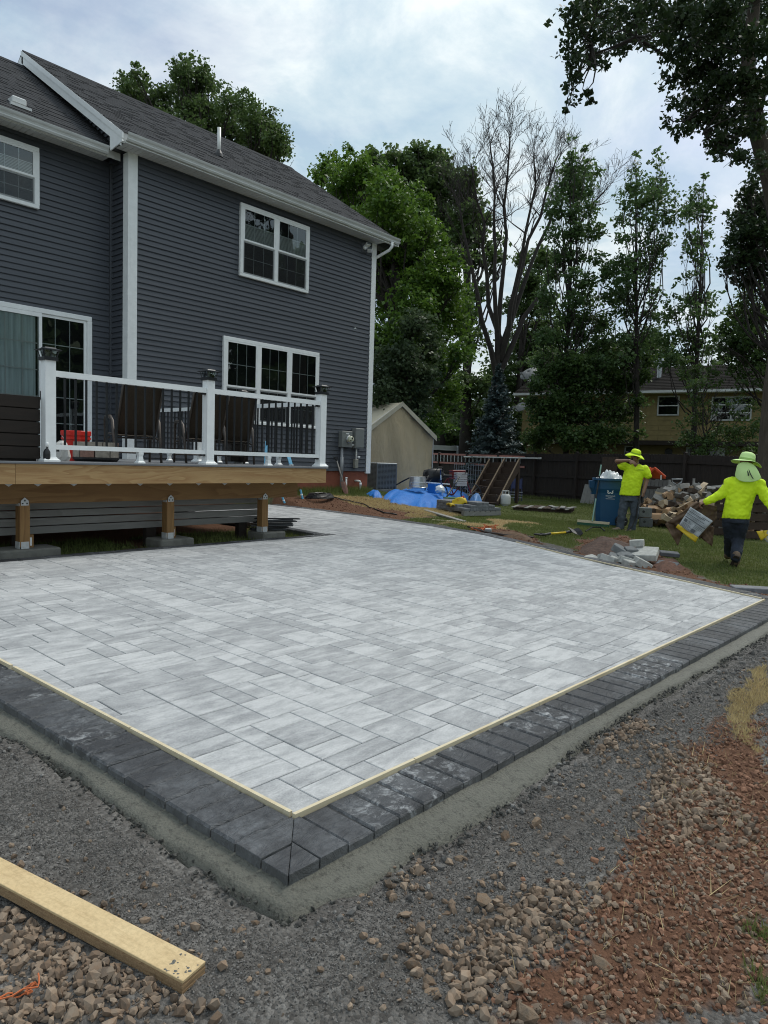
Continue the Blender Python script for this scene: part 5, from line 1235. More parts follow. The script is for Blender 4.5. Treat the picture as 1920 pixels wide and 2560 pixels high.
heap('tarp', 'small crumpled end of blue tarp beside the house corner', 'tarp', [(915, 1236), (935, 1246), (955, 1246), (952, 1234), (930, 1229)], .13, M['tarp'], 8, .2, fold=.35)
heap('tarp', 'small faded blue tarp lump behind the paver pallet', 'tarp', [(1166, 1270), (1185, 1276), (1210, 1272), (1205, 1262), (1180, 1260)], .42, plain('faded_tarp', (.07, .19, .42), .5, var=.2, scale=8), 12, .2, fold=.3)
# washtub upside down on the tarp
q = W(1044, 1219, 18.9); tub = thing('washtub', 'galvanised washtub upside down on the blue tarp', 'washtub', q)
mb = MB(); mb.lathe([(.32, 0), (.325, .012), (.31, .02), (.305, .06), (.31, .07), (.303, .08), (.30, .13), (.305, .14), (.298, .15), (.275, .29), (.25, .295)], 26, sx=.82, sy=.7); mb.build('tub', M['galv'], tub)
mb = MB(); mb.tube([(-.26, 0, .05), (-.30, 0, .10), (-.26, 0, .15)], .01, 6); mb.build('handle', M['galv'], tub)
# junk between tent and steps
def small(name, label, cat, px, py, dep, rz=0): p = W(px, py, dep); return thing(name, label, cat, p, rz)
c1 = small('duffel_bag', 'black duffel bag on top of the junk beside the tent', 'bag', 1083, 1188, 21.5)
mb = MB(); mb.lathe([(.0, -.33), (.14, -.31), (.21, -.2), (.23, 0), (.21, .2), (.14, .31), (0, .33)], 14, M=Matrix.Rotation(rad(80), 4, 'Y') @ Matrix.Rotation(.3, 4, 'X'), cap=False); o = mb.build('sack', M['black'], c1, smooth=True)
for v in o.data.vertices: v.co += Vector((random.uniform(-.03, .03), random.uniform(-.03, .03), random.uniform(-.04, .04)))
mb = MB(); mb.tube([(-.2, -.2, .05), (-.1, -.25, .25), (.1, -.25, .25), (.2, -.2, .05)], .015, 6); mb.build('strap', M['black'], c1)
mb = MB(); mb.tube([(-.35, -.1, -.02), (-.5, -.12, -.15)], .03, 8); mb.build('end_pocket', M['black'], c1)
bench = small('folding_cart', 'black tubular cart frame holding the duffel bag', 'cart', 1085, 1222, 21.4); gz0 = float(gh(*ROOT['folding_cart'][:2])) - ROOT['folding_cart'][2]
for (p0, p1) in (((-.4, 0, .35), (.5, .05, .30)), ((-.35, 0, .15), (.1, 0, .42)), ((.1, 0, .05), (.55, .1, .45)), ((-.4, 0, .35), (-.35, .1, gz0)), ((.5, .05, .3), (.45, .1, gz0))): mb = MB(); mb.tube([p0, p1], .018, 6); mb.build('tube', M['black_metal'], bench)
bike = small('bicycle', 'red bicycle lying in the junk between tent and wooden steps', 'bicycle', 1128, 1212, 21.6); redp = plain('dark_red_paint', (.16, .012, .016), .4)
g_b = float(gh(*ROOT['bicycle'][:2])) - ROOT['bicycle'][2]
Bx = Matrix.Rotation(-.8, 4, 'Z')
def wheel(parent, cx, cz, r_, t_=.02, Mx=Bx, nm='wheel', y=0.0):
    mb = MB(); mb.tube([Mx @ Vector((cx + r_ * math.cos(k * math.pi / 12), y, cz + r_ * math.sin(k * math.pi / 12))) for k in range(25)], t_, 6, cap=False); w_ = mb.build(nm, M['black'], parent)
    mb = MB()
    for k in range(8): mb.bar(Mx @ Vector((cx, y, cz)), Mx @ Vector((cx + r_ * math.cos(k * math.pi / 4), y, cz + r_ * math.sin(k * math.pi / 4))), .006, .006)
    mb.build('spokes', M['galv'], w_)
wheel(bike, .62, g_b + .33, .31); wheel(bike, -.42, g_b + .33, .31)
mb = MB(); 
for p0, p1 in (((-.42, 0, g_b + .33), (-.12, 0, g_b + .78)), ((-.12, 0, g_b + .78), (.42, 0, g_b + .80)), ((.42, 0, g_b + .80), (.08, 0, g_b + .30)), ((.08, 0, g_b + .30), (-.12, 0, g_b + .78)), ((-.42, 0, g_b + .33), (.08, 0, g_b + .30)), ((.42, 0, g_b + .86), (.62, 0, g_b + .33))): mb.tube([Bx @ Vector(p0), Bx @ Vector(p1)], .02, 6)
mb.build('frame', redp, bike)
mb = MB(); mb.box((-.26, -.07, g_b + .84), (.02, .07, g_b + .90), M=Bx, bev=.02); mb.build('saddle', M['black'], bike)
mb = MB(); mb.tube([Bx @ Vector((.38, -.28, g_b + .98)), Bx @ Vector((.42, 0, g_b + .94)), Bx @ Vector((.38, .28, g_b + .98))], .014, 6); mb.build('handlebar', M['black_metal'], bike)
cs = small('red_cooler', 'dark red cooler box on the junk beside the tent', 'cooler', 1143, 1186, 21.9, -.5)
mb = MB(); mb.box((-.22, -.13, -.12), (.22, .13, .08), bev=.02); mb.build('body', redp, cs); mb = MB(); mb.box((-.23, -.14, .081), (.23, .14, .13), bev=.015); mb.build('lid', redp, cs); mb = MB(); mb.box((-.1, -.134, -.02), (.1, -.131, .03)); mb.build('label_plate', M['vinyl'], cs)
ct = small('white_crate', 'white slatted crate beside the red cooler box', 'crate', 1151, 1200, 21.6, -.5)
for i in range(6): mb = MB(); mb.box((-.17, -.12, -.18 + i * .07), (.17, .12, -.18 + i * .07 + .058)); mb.build('slat', plain('dirty_white', (.50, .46, .44), .6, var=.1), ct)
cg = small('wire_cage', 'grey wire dog cage standing before the fence', 'cage', 1172, 1222, 25.5, frz); g_c = float(gh(*ROOT['wire_cage'][:2])) - ROOT['wire_cage'][2]
for zz in range(8): mb = MB(); mb.bar((-1.0, 0, g_c + .05 + zz * .17), (1.0, 0, g_c + .05 + zz * .17), .012, .012); mb.build('wire', M['conduit'], cg)
for xx in range(14): mb = MB(); mb.bar((-1.0 + xx * .154, 0, g_c), (-1.0 + xx * .154, 0, g_c + 1.3), .012, .012); mb.build('wire', M['conduit'], cg)
bd_ = small('white_board', 'white board lying across the tarp heap', 'board', 1093, 1207, 20.3); a, b = W(1070, 1206, 20.3), W(1118, 1210, 20.6)
mb = MB(); mb.bar(tuple(a - np.array(ROOT['white_board'])), tuple(b - np.array(ROOT['white_board'])), .3, .03); mb.build('board', M['vinyl'], bd_)
mb = MB(); mb.box((-.28, -.12, -.33), (.1, .12, -.02)); mb.build('support_box', M['tarp'], bd_)
wb = small('plastic_bag', 'small white plastic bag on the blue tarp', 'bag', 1100, 1224, 19.3)
mb = MB(); mb.lathe([(.09, -.08), (.14, -.03), (.12, .06), (.05, .11), (.0, .12)], 12); o = mb.build('bag', M['vinyl'], wb)
for v in o.data.vertices: v.co += Vector((random.uniform(-.025, .025), random.uniform(-.025, .025), random.uniform(-.02, .02)))
def stick(name, label, cat, base, top, d0, d1, r, mats, bands=1):
    a = np.array(gp(*base)) if d0 is None else W(*base, d0); b = W(*top, d1); o = thing(name, label, cat, a)
    for i in range(bands):
        p0, p1 = (b - a) * (i / bands), (b - a) * ((i + 1) / bands - .002); mb = MB(); mb.tube([tuple(p0), tuple(p1)], r, 8); mb.build('section', mats[i % len(mats)], o, smooth=True)
    return o
navy = plain('navy_paint', (.02, .03, .10), .5)
stick('striped_pole', 'thin white and navy banded pole leaning on the blue tarp', 'pole', (1107, 1263), (1101, 1174), None, 18.6, .018, [M['vinyl'], navy], 8)
stick('pry_bar', 'dark handle leaning in the junk right of the striped pole', 'bar', (1112, 1250), (1148, 1192), 18.8, 19.6, .024, [M['black_metal']], 2)
stick('guy_pole', 'dark pole propped from the tarp to the washtub', 'pole', (972, 1222), (1024, 1194), 19.6, 19.2, .02, [M['black_metal']], 2)
tv = small('garden_tub', 'pale ribbed plastic tub behind the paver pallet', 'tub', 1128, 1258, 17.6); g_t = float(gh(*ROOT['garden_tub'][:2])) - ROOT['garden_tub'][2]
mb = MB(); mb.lathe([(.15, g_t), (.17, g_t + .1), (.185, g_t + .11), (.18, g_t + .13), (.19, g_t + .24), (.2, g_t + .25), (.2, g_t + .3)], 18); mb.build('tub', M['alum'], tv); mb = MB(); mb.lathe([(.205, g_t + .301), (.205, g_t + .325)], 18); mb.build('rim', plain('green_rim', (.05, .14, .07), .5), tv)
# wooden steps ---------------------------------------------------------
q0, q1, q2 = gp(1172, 1226), gp(1203, 1240), gp(1243, 1240)
dS = 22.2; lo = [W(1172, 1218, dS + .5), W(1203, 1238, dS), W(1242, 1238, dS - .5)]; hi = [W(1222, 1148, dS + 2.3), W(1259, 1146, dS + 1.8), W(1297, 1146, dS + 1.3)]
steps = thing('wooden_steps', 'unit of dark brown wooden deck steps set down on the lawn', 'steps', (lo[1][0], lo[1][1], float(gh(lo[1][0], lo[1][1]))))
so = np.array(ROOT['wooden_steps'])
edge_l = woodmat('pale_step_edge', (.20, .145, .09), (.12, .08, .05), .7, 'x', 1.0, 6)
gl_ = float(gh(lo[1][0], lo[1][1]))
run = []
for i in range(3):
    a, b = lo[i] - so, hi[i] - so; a[2] = .14 if i else .24; th_ = .3
    sd = np.cross(b - a, [0, 0, 1.0]); sd /= np.linalg.norm(sd); run.append((a, b))
    dn = np.array([0, 0, -.40])
    mb = MB(); mb.prism([tuple(a), tuple(b), tuple(b + dn), tuple(a + np.array([0, 0, -.14]))], tuple(sd * .045)); s_o = mb.build('stringer', M['step_wood'], steps)
    mb = MB(); u_ = (b - a) / np.linalg.norm(b - a); mb.bar(tuple(a + sd * .0225 + np.array([0, 0, .004])), tuple(b + sd * .0225 + np.array([0, 0, .004])), .047, .006); mb.build('stringer_edge', edge_l, s_o)
for k in range(6):
    t_ = .06 + k * .165
    for j in range(2):
        (a0, b0_), (a1, b1_) = run[j], run[j + 1]; p0, p1 = a0 + (b0_ - a0) * t_, a1 + (b1_ - a1) * t_; hd = (b0_ - a0).copy(); hd[2] = 0; hd = hd / np.linalg.norm(hd)
        rise = (b0_[2] - a0[2]) * .165
        dn = np.array([0, 0, -.17])
        mb = MB(); mb.prism([tuple(p0 + dn), tuple(p1 + dn), tuple(p1 + dn + hd * .27), tuple(p0 + dn + hd * .27)], (0, 0, .03)); mb.build('tread', M['step_wood'], steps)
        mb = MB(); mb.prism([tuple(p0 + dn + hd * .262), tuple(p1 + dn + hd * .262), tuple(p1 + dn + hd * .262 + np.array([0, 0, rise])), tuple(p0 + dn + hd * .262 + np.array([0, 0, rise]))], tuple(hd * .02)); mb.build('riser', M['step_wood'], steps)
mb = MB(); b_c = (hi[0] + hi[2]) / 2 - so
for hh_ in (hi[0] - so, hi[2] - so): mb.bar((hh_[0], hh_[1], hh_[2] - .3), (hh_[0] + .05, hh_[1] + .05, 0), .09, .09)
mb.build('back_leg', M['step_wood'], steps)
mb = MB(); mb.box((-.6, -.15, 0), (.6, .2, .05)); mb.build('ground_sill', M['brown_stain'], steps)
wh = thing('small_wheel', 'small black barrow wheel at the foot of the wooden steps', 'wheel', gp(1240, 1262)); mb = MB(); Mw = Matrix.Rotation(.6, 4, 'Z'); mb.tube([Mw @ Vector((.13 * math.cos(k * math.pi / 10), 0, .16 + .13 * math.sin(k * math.pi / 10))) for k in range(21)], .04, 8, cap=False); mb.build('tyre', M['black'], wh, smooth=True); mb = MB(); mb.lathe([(.09, -.03), (.09, .03)], 14, M=Matrix.Translation((0, 0, .16)) @ Mw @ Matrix.Rotation(rad(90), 4, 'X')); mb.build('rim', plain('orange_rim', (.35, .12, .03), .5), wh)
# propane tank
q = gp(1263, 1265); tk = thing('propane_tank', 'white propane cylinder right of the wooden steps', 'gas cylinder', q)
wt = plain('off_white_steel', (.55, .55, .52), .45, var=.1); mb = MB(); mb.lathe([(.10, .03), (.15, .05), (.156, .08), (.156, .29), (.14, .34), (.09, .37), (.03, .375)], 24); mb.build('cylinder', wt, tk, smooth=True)
mb = MB(); mb.lathe([(.105, 0), (.105, .04)], 20); mb.build('foot_ring', wt, tk); mb = MB()
for a0 in (.4, 1.97, 3.54, 5.11): mb.box((.092 * math.cos(a0) - .012, .092 * math.sin(a0) - .012, .36), (.092 * math.cos(a0) + .012, .092 * math.sin(a0) + .012, .46))
mb.tube([(.095 * math.cos(k * math.pi / 9), .095 * math.sin(k * math.pi / 9), .465) for k in range(19)], .014, 6, cap=False); mb.build('collar', wt, tk); mb = MB(); mb.lathe([(.025, .37), (.025, .42), (.04, .425), (.04, .44)], 10); mb.build('valve', M['black'], tk)
fc = thing('folding_chair', 'folded navy blue camp chair behind the propane cylinder', 'folding chair', gp(1289, 1252), facing(gp(1289, 1252)))
for x in (-.2, -.05, .1, .22): mb = MB(); mb.tube([(x, 0, 0), (x * .8 + .02, .12, .85)], .016, 6); mb.build('leg', navy, fc)
for z in (.12, .22, .32): mb = MB(); mb.bar((-.24, -.02, z), (.24, -.02, z), .02, .03); mb.build('cross_bar', M['conduit'], fc)
mb = MB(); mb.prism([(-.2, .06, .45), (.2, .06, .45), (.18, .11, .8), (-.18, .11, .8)], (0, .02, 0)); mb.build('fabric', navy, fc)
# pallet of pavers ------------------------------------------------------
P0, P1, P2 = np.array(gp(1118, 1256)), np.array(gp(1160, 1290)), np.array(gp(1252, 1292)); pal = thing('paver_pallet', 'pallet with a low stack of grey pavers on the lawn', 'paver pallet', P1, math.atan2((P2 - P1)[1], (P2 - P1)[0]))
lw = np.linalg.norm((P2 - P1)[:2]); ld_ = 1.1
mb = MB(); 
for y in (0, .5, 1.0): mb.box((0, y, 0), (lw, y + .1, .09))
for i in range(7): mb.box((lw * i / 7 + .01, 0, .091), (lw * (i + 1) / 7 - .02, ld_, .11))
mb.build('wooden_pallet', M['old_grey'], pal)
gpv = bordermat('grey_stack_paver', True); gpv2 = plain('stack_paver_grey', (.17, .175, .185), .85, var=.3, scale=14, bump=.3)
nx_ = max(6, int(lw / .2)); pv = MB(); pw = lw / nx_; pv.box((.003, .003, 0), (pw - .003, ld_ / 4 - .003, .064), bev=.006); p0 = None
for z in range(3):
    for j in range(4):
        for i in range(nx_):
            if z == 1 and (i > nx_ - 2 or (j == 0 and i == 0)): continue
            if z == 2 and not (nx_ - 4 <= i <= nx_ - 3 and j < 2 or (j > 1 and i < 3)): continue
            if z == 3 and not (nx_ - 4 <= i <= nx_ - 3 and j < 2): continue
            lc = (i * pw, j * ld_ / 4, .111 + z * .066)
            if p0 is None: p0 = pv.build('paver', gpv2, pal); p0.location = lc
            else: put(p0.data, 'paver', pal, lc, (0, 0, random.uniform(-.02, .02)))
yb = thing('cement_bag', 'half-empty yellow and white bag lying on the paver pallet', 'bag', W(1142, 1262, (ROT.T @ (P1 - CAM))[2] + .45)); yel = plain('yellow_print', (.62, .44, .02), .45, var=.08)
mb = MB(); mb.add(*cloth_grid(lambda u, v: ((u - .5) * .42, (v - .5) * .26, .04 + .15 * u * math.sin(v * math.pi) + .05 * math.sin(u * 9 + v * 4)), 14, 8)); o = mb.build('bag', yel, yb, smooth=True); o.modifiers.new('s', 'SOLIDIFY').thickness = .03; o.rotation_euler = (.35, -.15, -.6)
mb = MB(); mb.add(*cloth_grid(lambda u, v: ((u - .5) * .16 + .09, (v - .5) * .08, .07 + .15 * (u * .5 + .45) * math.sin((v * .5 + .25) * math.pi)), 8, 6)); o = mb.build('print_panel', plain('red_print', (.5, .05, .02), .5), yb); o.rotation_euler = (.35, -.15, -.6)
# planks lying on the grass
def lying(name, label, cat, pa, pb, w, h, mat, raise_=0.0, group=None):
    a, b = np.array(gp(*pa)), np.array(gp(*pb)); c = (a + b) / 2; o = thing(name, label, cat, c, 0, group); mb = MB(); u = np.array([0, 0, h / 2 + raise_]); mb.bar(tuple(a - c + u), tuple(b - c + u), w, h); mb.build('board', M[mat], o); return o
lying('plank', 'grey plank lying slantwise on the grass before the paver pallet', 'plank', (1062, 1277), (1160, 1306), .12, .03, 'old_grey')
lying('lath_offcut', 'pale thin lath lying on the grass below the grey plank', 'lath', (1080, 1301), (1162, 1306), .05, .02, 'lath')
# old wooden pallet flat on the lawn
a, b = np.array(gp(1282, 1276)), np.array(gp(1428, 1284)); wp = thing('wooden_pallet', 'broken old wooden pallet lying flat on the lawn', 'pallet', a, math.atan2((b - a)[1], (b - a)[0])); lw = np.linalg.norm((b - a)[:2])
for y in (.05, .55, 1.1): mb = MB(); mb.box((0, y, .0), (lw, y + .09, .08)); mb.build('stringer', M['step_wood'], wp)
n = 13
for i in range(n):
    mb = MB(); mb.box((-.05 + i * lw / n, random.uniform(-.08, 0), .081 + .003 * (i % 3)), (-.05 + (i + .8) * lw / n, 1.2 + random.uniform(-.05, .1), .10 + .003 * (i % 3)), M=Matrix.Rotation(random.uniform(-.03, .03), 4, 'Z')); mb.build('slat', M['step_wood'] if i % 3 else M['old_grey'], wp)
for i in range(3): mb = MB(); mb.box((lw - .5 + i * .2, -.2, .12 + i * .01), (lw - .38 + i * .2, .7, .14 + i * .01), M=Matrix.Rotation(.25 - .2 * i, 4, 'Z')); mb.build('slat', M['old_grey'], wp)
# blue recycling bin ----------------------------------------------------
bq = np.array(gp(1522, 1314)); binr = facing(bq) + .10
bin_ = thing('recycling_bin', 'blue wheeled recycling bin with a white star logo, overfilled with plastic', 'recycling bin', bq, binr)
dpt = (ROT.T @ (bq - CAM))[2]; sc_ = dpt / F
blue = plain('bin_blue', (.010, .072, .165), .45, var=.08, scale=3)
bw, bh = 86 * sc_ / 2 * .95, 118 * sc_
def ring(w, d, z, r=.09, y0=0):
    return [(w - r, -d + y0, z), (w, -d + r + y0, z), (w, d - r + y0, z), (w - r, d + y0, z), (-w + r, d + y0, z), (-w, d - r + y0, z), (-w, -d + r + y0, z), (-w + r, -d + y0, z)]
def loft(mb, rings, cap0=True, cap1=True):
    n = len(rings[0]); V = [p for r_ in rings for p in r_]; Fc = [(i * n + k, i * n + (k + 1) % n, (i + 1) * n + (k + 1) % n, (i + 1) * n + k) for i in range(len(rings) - 1) for k in range(n)]
    if cap0: Fc.append(tuple(range(n))[::-1])
    if cap1: Fc.append(tuple(range((len(rings) - 1) * n, len(rings) * n)))
    mb.add(V, Fc)
mb = MB(); loft(mb, [ring(bw * .80, .26, .03), ring(bw * .84, .27, .20), ring(bw * .90, .29, bh * .62), ring(bw * .92, .30, bh * .70), ring(bw * .97, .33, bh * .78), ring(bw * .98, .34, bh - .05)], True, False); mb.build('body', blue, bin_)
mb = MB(); loft(mb, [ring(bw * 1.02, .37, bh - .055), ring(bw * 1.06, .39, bh - .045), ring(bw * 1.06, .39, bh), ring(bw * .97, .34, bh), ring(bw * .95, .33, bh - .05)], False, True); mb.build('rim', blue, bin_)
mb = MB(); loft(mb, [[(p[0] - bw * .98, p[1], p[2]) for p in ring(.03, .2, bh * .66)], [(p[0] - bw * 1.02, p[1], p[2]) for p in ring(.09, .25, bh * .80)], [(p[0] - bw * 1.02, p[1], p[2]) for p in ring(.10, .28, bh - .06)]]); mb.build('handle_bulge', blue, bin_)
for s_ in (-1, 1):
    mb = MB(); Mw = Matrix.Translation((bw * .62, s_ * .30, .13)) @ Matrix.Rotation(rad(90), 4, 'X'); mb.lathe([(.05, -.03), (.12, -.035), (.135, -.02), (.135, .02), (.12, .035), (.05, .03)], 20, M=Mw); w_ = mb.build('wheel', M['black'], bin_)
    mb = MB()
    for k in range(6): mb.bar((bw * .62, s_ * .30 - .04, .13), (bw * .62 + .1 * math.cos(k * 1.047), s_ * .30 - .04, .13 + .1 * math.sin(k * 1.047)), .014, .014)
    mb.build('spoke', M['conduit'], w_)
# logo: five looped arms round a star, two lines of print, a rule (front face leans a little)
whp = plain('white_print', (.78, .80, .82), .5, var=.02)
fz = lambda z: -(.27 + (z - .2) / (bh * .62 - .2) * .02) - .0035
lc = (-bw * .10, bh * .755)
mb = MB(); rO = .085
yf = -.318
for k in range(5):
    a0 = math.pi / 2 + k * 2 * math.pi / 5
    tip = (lc[0] + rO * math.cos(a0), lc[1] + rO * math.sin(a0))
    for j in range(9):
        t0, t1 = j / 9, (j + 1) / 9
        f_ = lambda t_: (lc[0] + (rO * .50 + rO * .38 * math.sin(t_ * math.pi) ** .8) * math.cos(a0 - .55 + 1.1 * t_), lc[1] + (rO * .50 + rO * .38 * math.sin(t_ * math.pi) ** .8) * math.sin(a0 - .55 + 1.1 * t_))
        p, q_ = f_(t0), f_(t1); mb.bar((p[0], yf - .018, p[1]), (q_[0], yf - .018, q_[1]), .004, .020, up=(0, 1, 0)) if False else mb.bar((p[0], yf, p[1]), (q_[0], yf, q_[1]), .020, .003, up=(0, 1, 0))
lg = mb.build('logo', whp, bin_)
def text(body, size, parent, loc, rot, mat, name, ext=.001, ax='CENTER'):
    cu = bpy.data.curves.new(name, 'FONT'); cu.body = body; cu.size = size; cu.align_x = ax; cu.extrude = ext; cu.materials.append(mat)
    o = bpy.data.objects.new(name, cu); me_ = bpy.data.meshes.new_from_object(o); bpy.data.objects.remove(o); me_.name = name
    o = bpy.data.objects.new(name, me_); C.objects.link(o); o.parent = parent; o.location = loc; o.rotation_euler = rot; return o
text('RECYCLING', .037, bin_, (lc[0] + .005, yf + .006, lc[1] - .135), (rad(90), 0, 0), whp, 'lettering')
text('SERVICES', .022, bin_, (lc[0] + .005, yf + .010, lc[1] - .160), (rad(90), 0, 0), whp, 'lettering')
mb = MB(); mb.box((lc[0] - .09, yf + .008, lc[1] - .19), (lc[0] + .10, yf + .012, lc[1] - .183)); mb.build('printed_rule', whp, bin_)
pl = thing('plastic_sheet', 'crumpled clear plastic sheeting heaped in the blue bin', 'plastic sheet', (bq[0], bq[1], bq[2] + bh - .05), binr)
mb = MB(); mb.add(*cloth_grid(lambda u, v: ((u - .55) * bw * 1.5, (v - .5) * .5, .02 + .20 * math.sin(u * math.pi) * math.sin(v * math.pi) + .03 * math.sin(u * 13 + v * 7) + .02 * math.sin(u * 29 - v * 17)), 22, 14))
pm = plain('milky_plastic', (.60, .61, .62), .25, var=.1); mb.build('sheet', pm, pl)
# broom
a, b = np.array(gp(1443, 1312)), np.array(gp(1523, 1319)); c = (a + b) / 2; bm_ = thing('push_broom', 'wide push broom leaning on the blue bin, pale wooden head on the grass', 'broom', c)
mb = MB(); u = np.array([0, 0, .09]); mb.bar(tuple(a - c + u), tuple(b - c + u), .07, .05); mb.build('head', M['lath'], bm_); mb = MB(); mb.bar(tuple(a - c + u * .45), tuple(b - c + u * .45), .06, .075); mb.build('bristles', plain('green_bristles', (.03, .10, .06), .9, var=.4, scale=60), bm_)
tp = W(1503, 1162, dpt - .33) - c; mint = plain('mint_handle', (.26, .42, .36), .45); h0 = np.array([-.05, 0, .11])
mb = MB(); mb.tube([tuple(h0), tuple(h0 + (tp - h0) * .40)], .016, 8); mb.build('handle', mint, bm_); mb = MB(); mb.tube([tuple(h0 + (tp - h0) * .402), tuple(h0 + (tp - h0) * .80)], .019, 8); mb.build('grip', M['black'], bm_); mb = MB(); mb.tube([tuple(h0 + (tp - h0) * .802), tuple(tp)], .016, 8); mb.build('handle', mint, bm_)
hs = [np.array(gp(1464, 1332)), np.array(gp(1480, 1328)), np.array(gp(1500, 1328)), np.array(gp(1512, 1331))]; ho = thing('hose_offcut', 'short curved piece of black hose in the grass before the broom', 'hose', hs[0]); mb = MB(); mb.tube([tuple(h - hs[0] + np.array([0, 0, .03 + .05 * (i in (1, 2))])) for i, h in enumerate(hs)], .014, 6); mb.build('hose', M['black'], ho)
# yellow shovel on the grass
a, b, c = np.array(gp(1342, 1345)), np.array(gp(1430, 1338)), np.array(gp(1462, 1347)); sv = thing('shovel', 'yellow-handled shovel lying on the grass with its black blade up', 'shovel', a)
yl = plain('yellow_fibreglass', (.66, .45, .015), .4, var=.05); up = np.array([0, 0, .06]); L1 = b - a
mb = MB(); mb.tube([tuple(L1 * .36 + up), tuple(L1 * .80 + up)], .019, 10); mb.build('shaft', yl, sv, smooth=True)
mb = MB(); mb.tube([tuple(L1 * .10 + up), tuple(L1 * .2 + up * .8), tuple(L1 * .36 + up)], [.026, .022, .022], 8); mb.tube([tuple(L1 * .802 + up), tuple(L1 + up * 1.2)], .026, 8); mb.build('sleeve', M['black'], sv)
sd = np.array([-L1[1], L1[0], 0]) / np.linalg.norm(L1[:2]); mb = MB(); mb.tube([tuple(L1 * .1 + up), tuple(sd * .06 + up + L1 * .05), tuple(sd * .055 + up), tuple(-sd * .055 + up), tuple(-sd * .06 + up + L1 * .05), tuple(L1 * .1 + up)], .014, 6); mb.build('handle', M['black'], sv)
d2 = (c - b) / np.linalg.norm(c - b); V = []
for k, (w_, s_, h_) in enumerate(((.05, -.02, .10), (.11, .03, .13), (.115, .14, .10), (.10, .24, .05), (.02, .30, .02))): V += [tuple(L1 + d2 * s_ - sd * w_ + np.array([0, 0, h_ + .02])), tuple(L1 + d2 * s_ + np.array([0, 0, h_ - .015])), tuple(L1 + d2 * s_ + sd * w_ + np.array([0, 0, h_ + .02]))]
mb = MB(); mb.add(V, [(3 * i + j, 3 * i + j + 1, 3 * i + j + 4, 3 * i + j + 3) for i in range(4) for j in range(2)]); o = mb.build('blade', M['black'], sv); o.modifiers.new('s', 'SOLIDIFY').thickness = .006
# soil piles, broken pavers
heap('soil_pile', 'low pile of brown soil beside the broken pavers', 'soil pile', [(1440, 1384), (1462, 1392), (1520, 1396), (1575, 1390), (1590, 1372), (1560, 1362), (1490, 1358), (1455, 1368)], .20, M['soil_dark'] if 'soil_dark' in M else plain('brown_soil', (.085, .050, .036), .95, var=.45, scale=18, bump=.9, bscale=35), 31, .1, fold=.3)
heap('soil_pile', 'narrow ridge of soil and dead grass along the back border near the orange twine', 'soil pile', [(1240, 1340), (1290, 1350), (1340, 1360), (1335, 1348), (1280, 1334), (1240, 1331)], .09, plain('dry_soil', (.13, .075, .042), .95, var=.5, scale=20, bump=.9, bscale=35), 33, .1, fold=.3)
heap('soil_pile', 'small mound of soil under the two spare dark pavers', 'soil pile', [(1625, 1420), (1650, 1432), (1700, 1434), (1720, 1424), (1690, 1400), (1640, 1398)], .10, plain('dark_red_soil', (.10, .045, .028), .95, var=.4, scale=20, bump=.9, bscale=35), 37, .1, fold=.3)
bpm = plain('broken_paver_grey', (.40, .395, .365), .9, var=.22, scale=16, bump=.4, bscale=60); bp_dk = plain('broken_paver_face', (.16, .165, .165), .9, var=.25, scale=14, bump=.4)
bp = [(1475, 1398, .30, .16, .05, .0, .1, .3), (1508, 1400, .22, .16, .09, .0, .35, .9), (1545, 1372, .24, .18, .08, .10, .5, .4), (1575, 1375, .14, .12, .08, .02, .3, -.5), (1592, 1356, .32, .17, .075, .12, -.12, .35), (1612, 1382, .36, .30, .07, .04, -.12, .25), (1535, 1402, .13, .12, .08, .02, .3, 1.1), (1556, 1405, .22, .15, .08, .03, .3, .7), (1590, 1398, .34, .10, .06, .05, .05, -.1), (1598, 1412, .22, .18, .09, .02, .45, .5), (1574, 1415, .16, .12, .07, .0, .2, -.6), (1530, 1392, .2, .14, .07, .05, .6, .2), (1560, 1388, .18, .14, .06, .06, .3, -.3)]
names = ['thin light shard at the left end of the broken paver heap', 'upright wedge at the left of the broken paver heap', 'broken paver tilted against the soil pile', 'small dark-faced block beside the topmost broken paver', 'topmost broken paver of the heap', 'largest broken paver, a slab on the right of the heap', 'small chunk at the front left of the broken paver heap', 'tilted chunk at the front middle of the broken paver heap', 'long flat broken strip across the middle of the heap', 'cracked block at the front right of the broken paver heap', 'small chunk wedged between the front broken pavers', 'tilted shard behind the front broken pavers', 'flat shard in the centre of the broken paver heap']
Dh = (ROT.T @ (np.array(gp(1545, 1412)) - CAM))[2]
for (px, py, a_, b_, c_, dz, tx, rz), nm in zip(bp, names):
    g_ = W(px, py, Dh + (1405 - py) * .012); g_[2] = max(g_[2] - c_ * .7, float(gh(g_[0], g_[1]))); o = thing('broken_paver', nm, 'broken paver', g_, rz + random.uniform(-.3, .3), 'broken pavers heaped behind the back border')
    rr_ = random.Random(px); poly = [(-a_ / 2, -b_ / 2), (a_ / 2 * rr_.uniform(.6, 1), -b_ / 2), (a_ / 2, b_ / 2 * rr_.uniform(0, .8)), (a_ * .2, b_ / 2), (-a_ / 2 * rr_.uniform(.7, 1), b_ / 2 * rr_.uniform(.7, 1))]
    mb = MB(); slab(mb, [(x * 1.2, y * 1.2) for x, y in poly], .0, c_ * 1.2, .008); ob = mb.build('block', bpm if px % 3 else bp_dk, o); ob.rotation_euler = (tx, rr_.uniform(-.25, .25), 0)
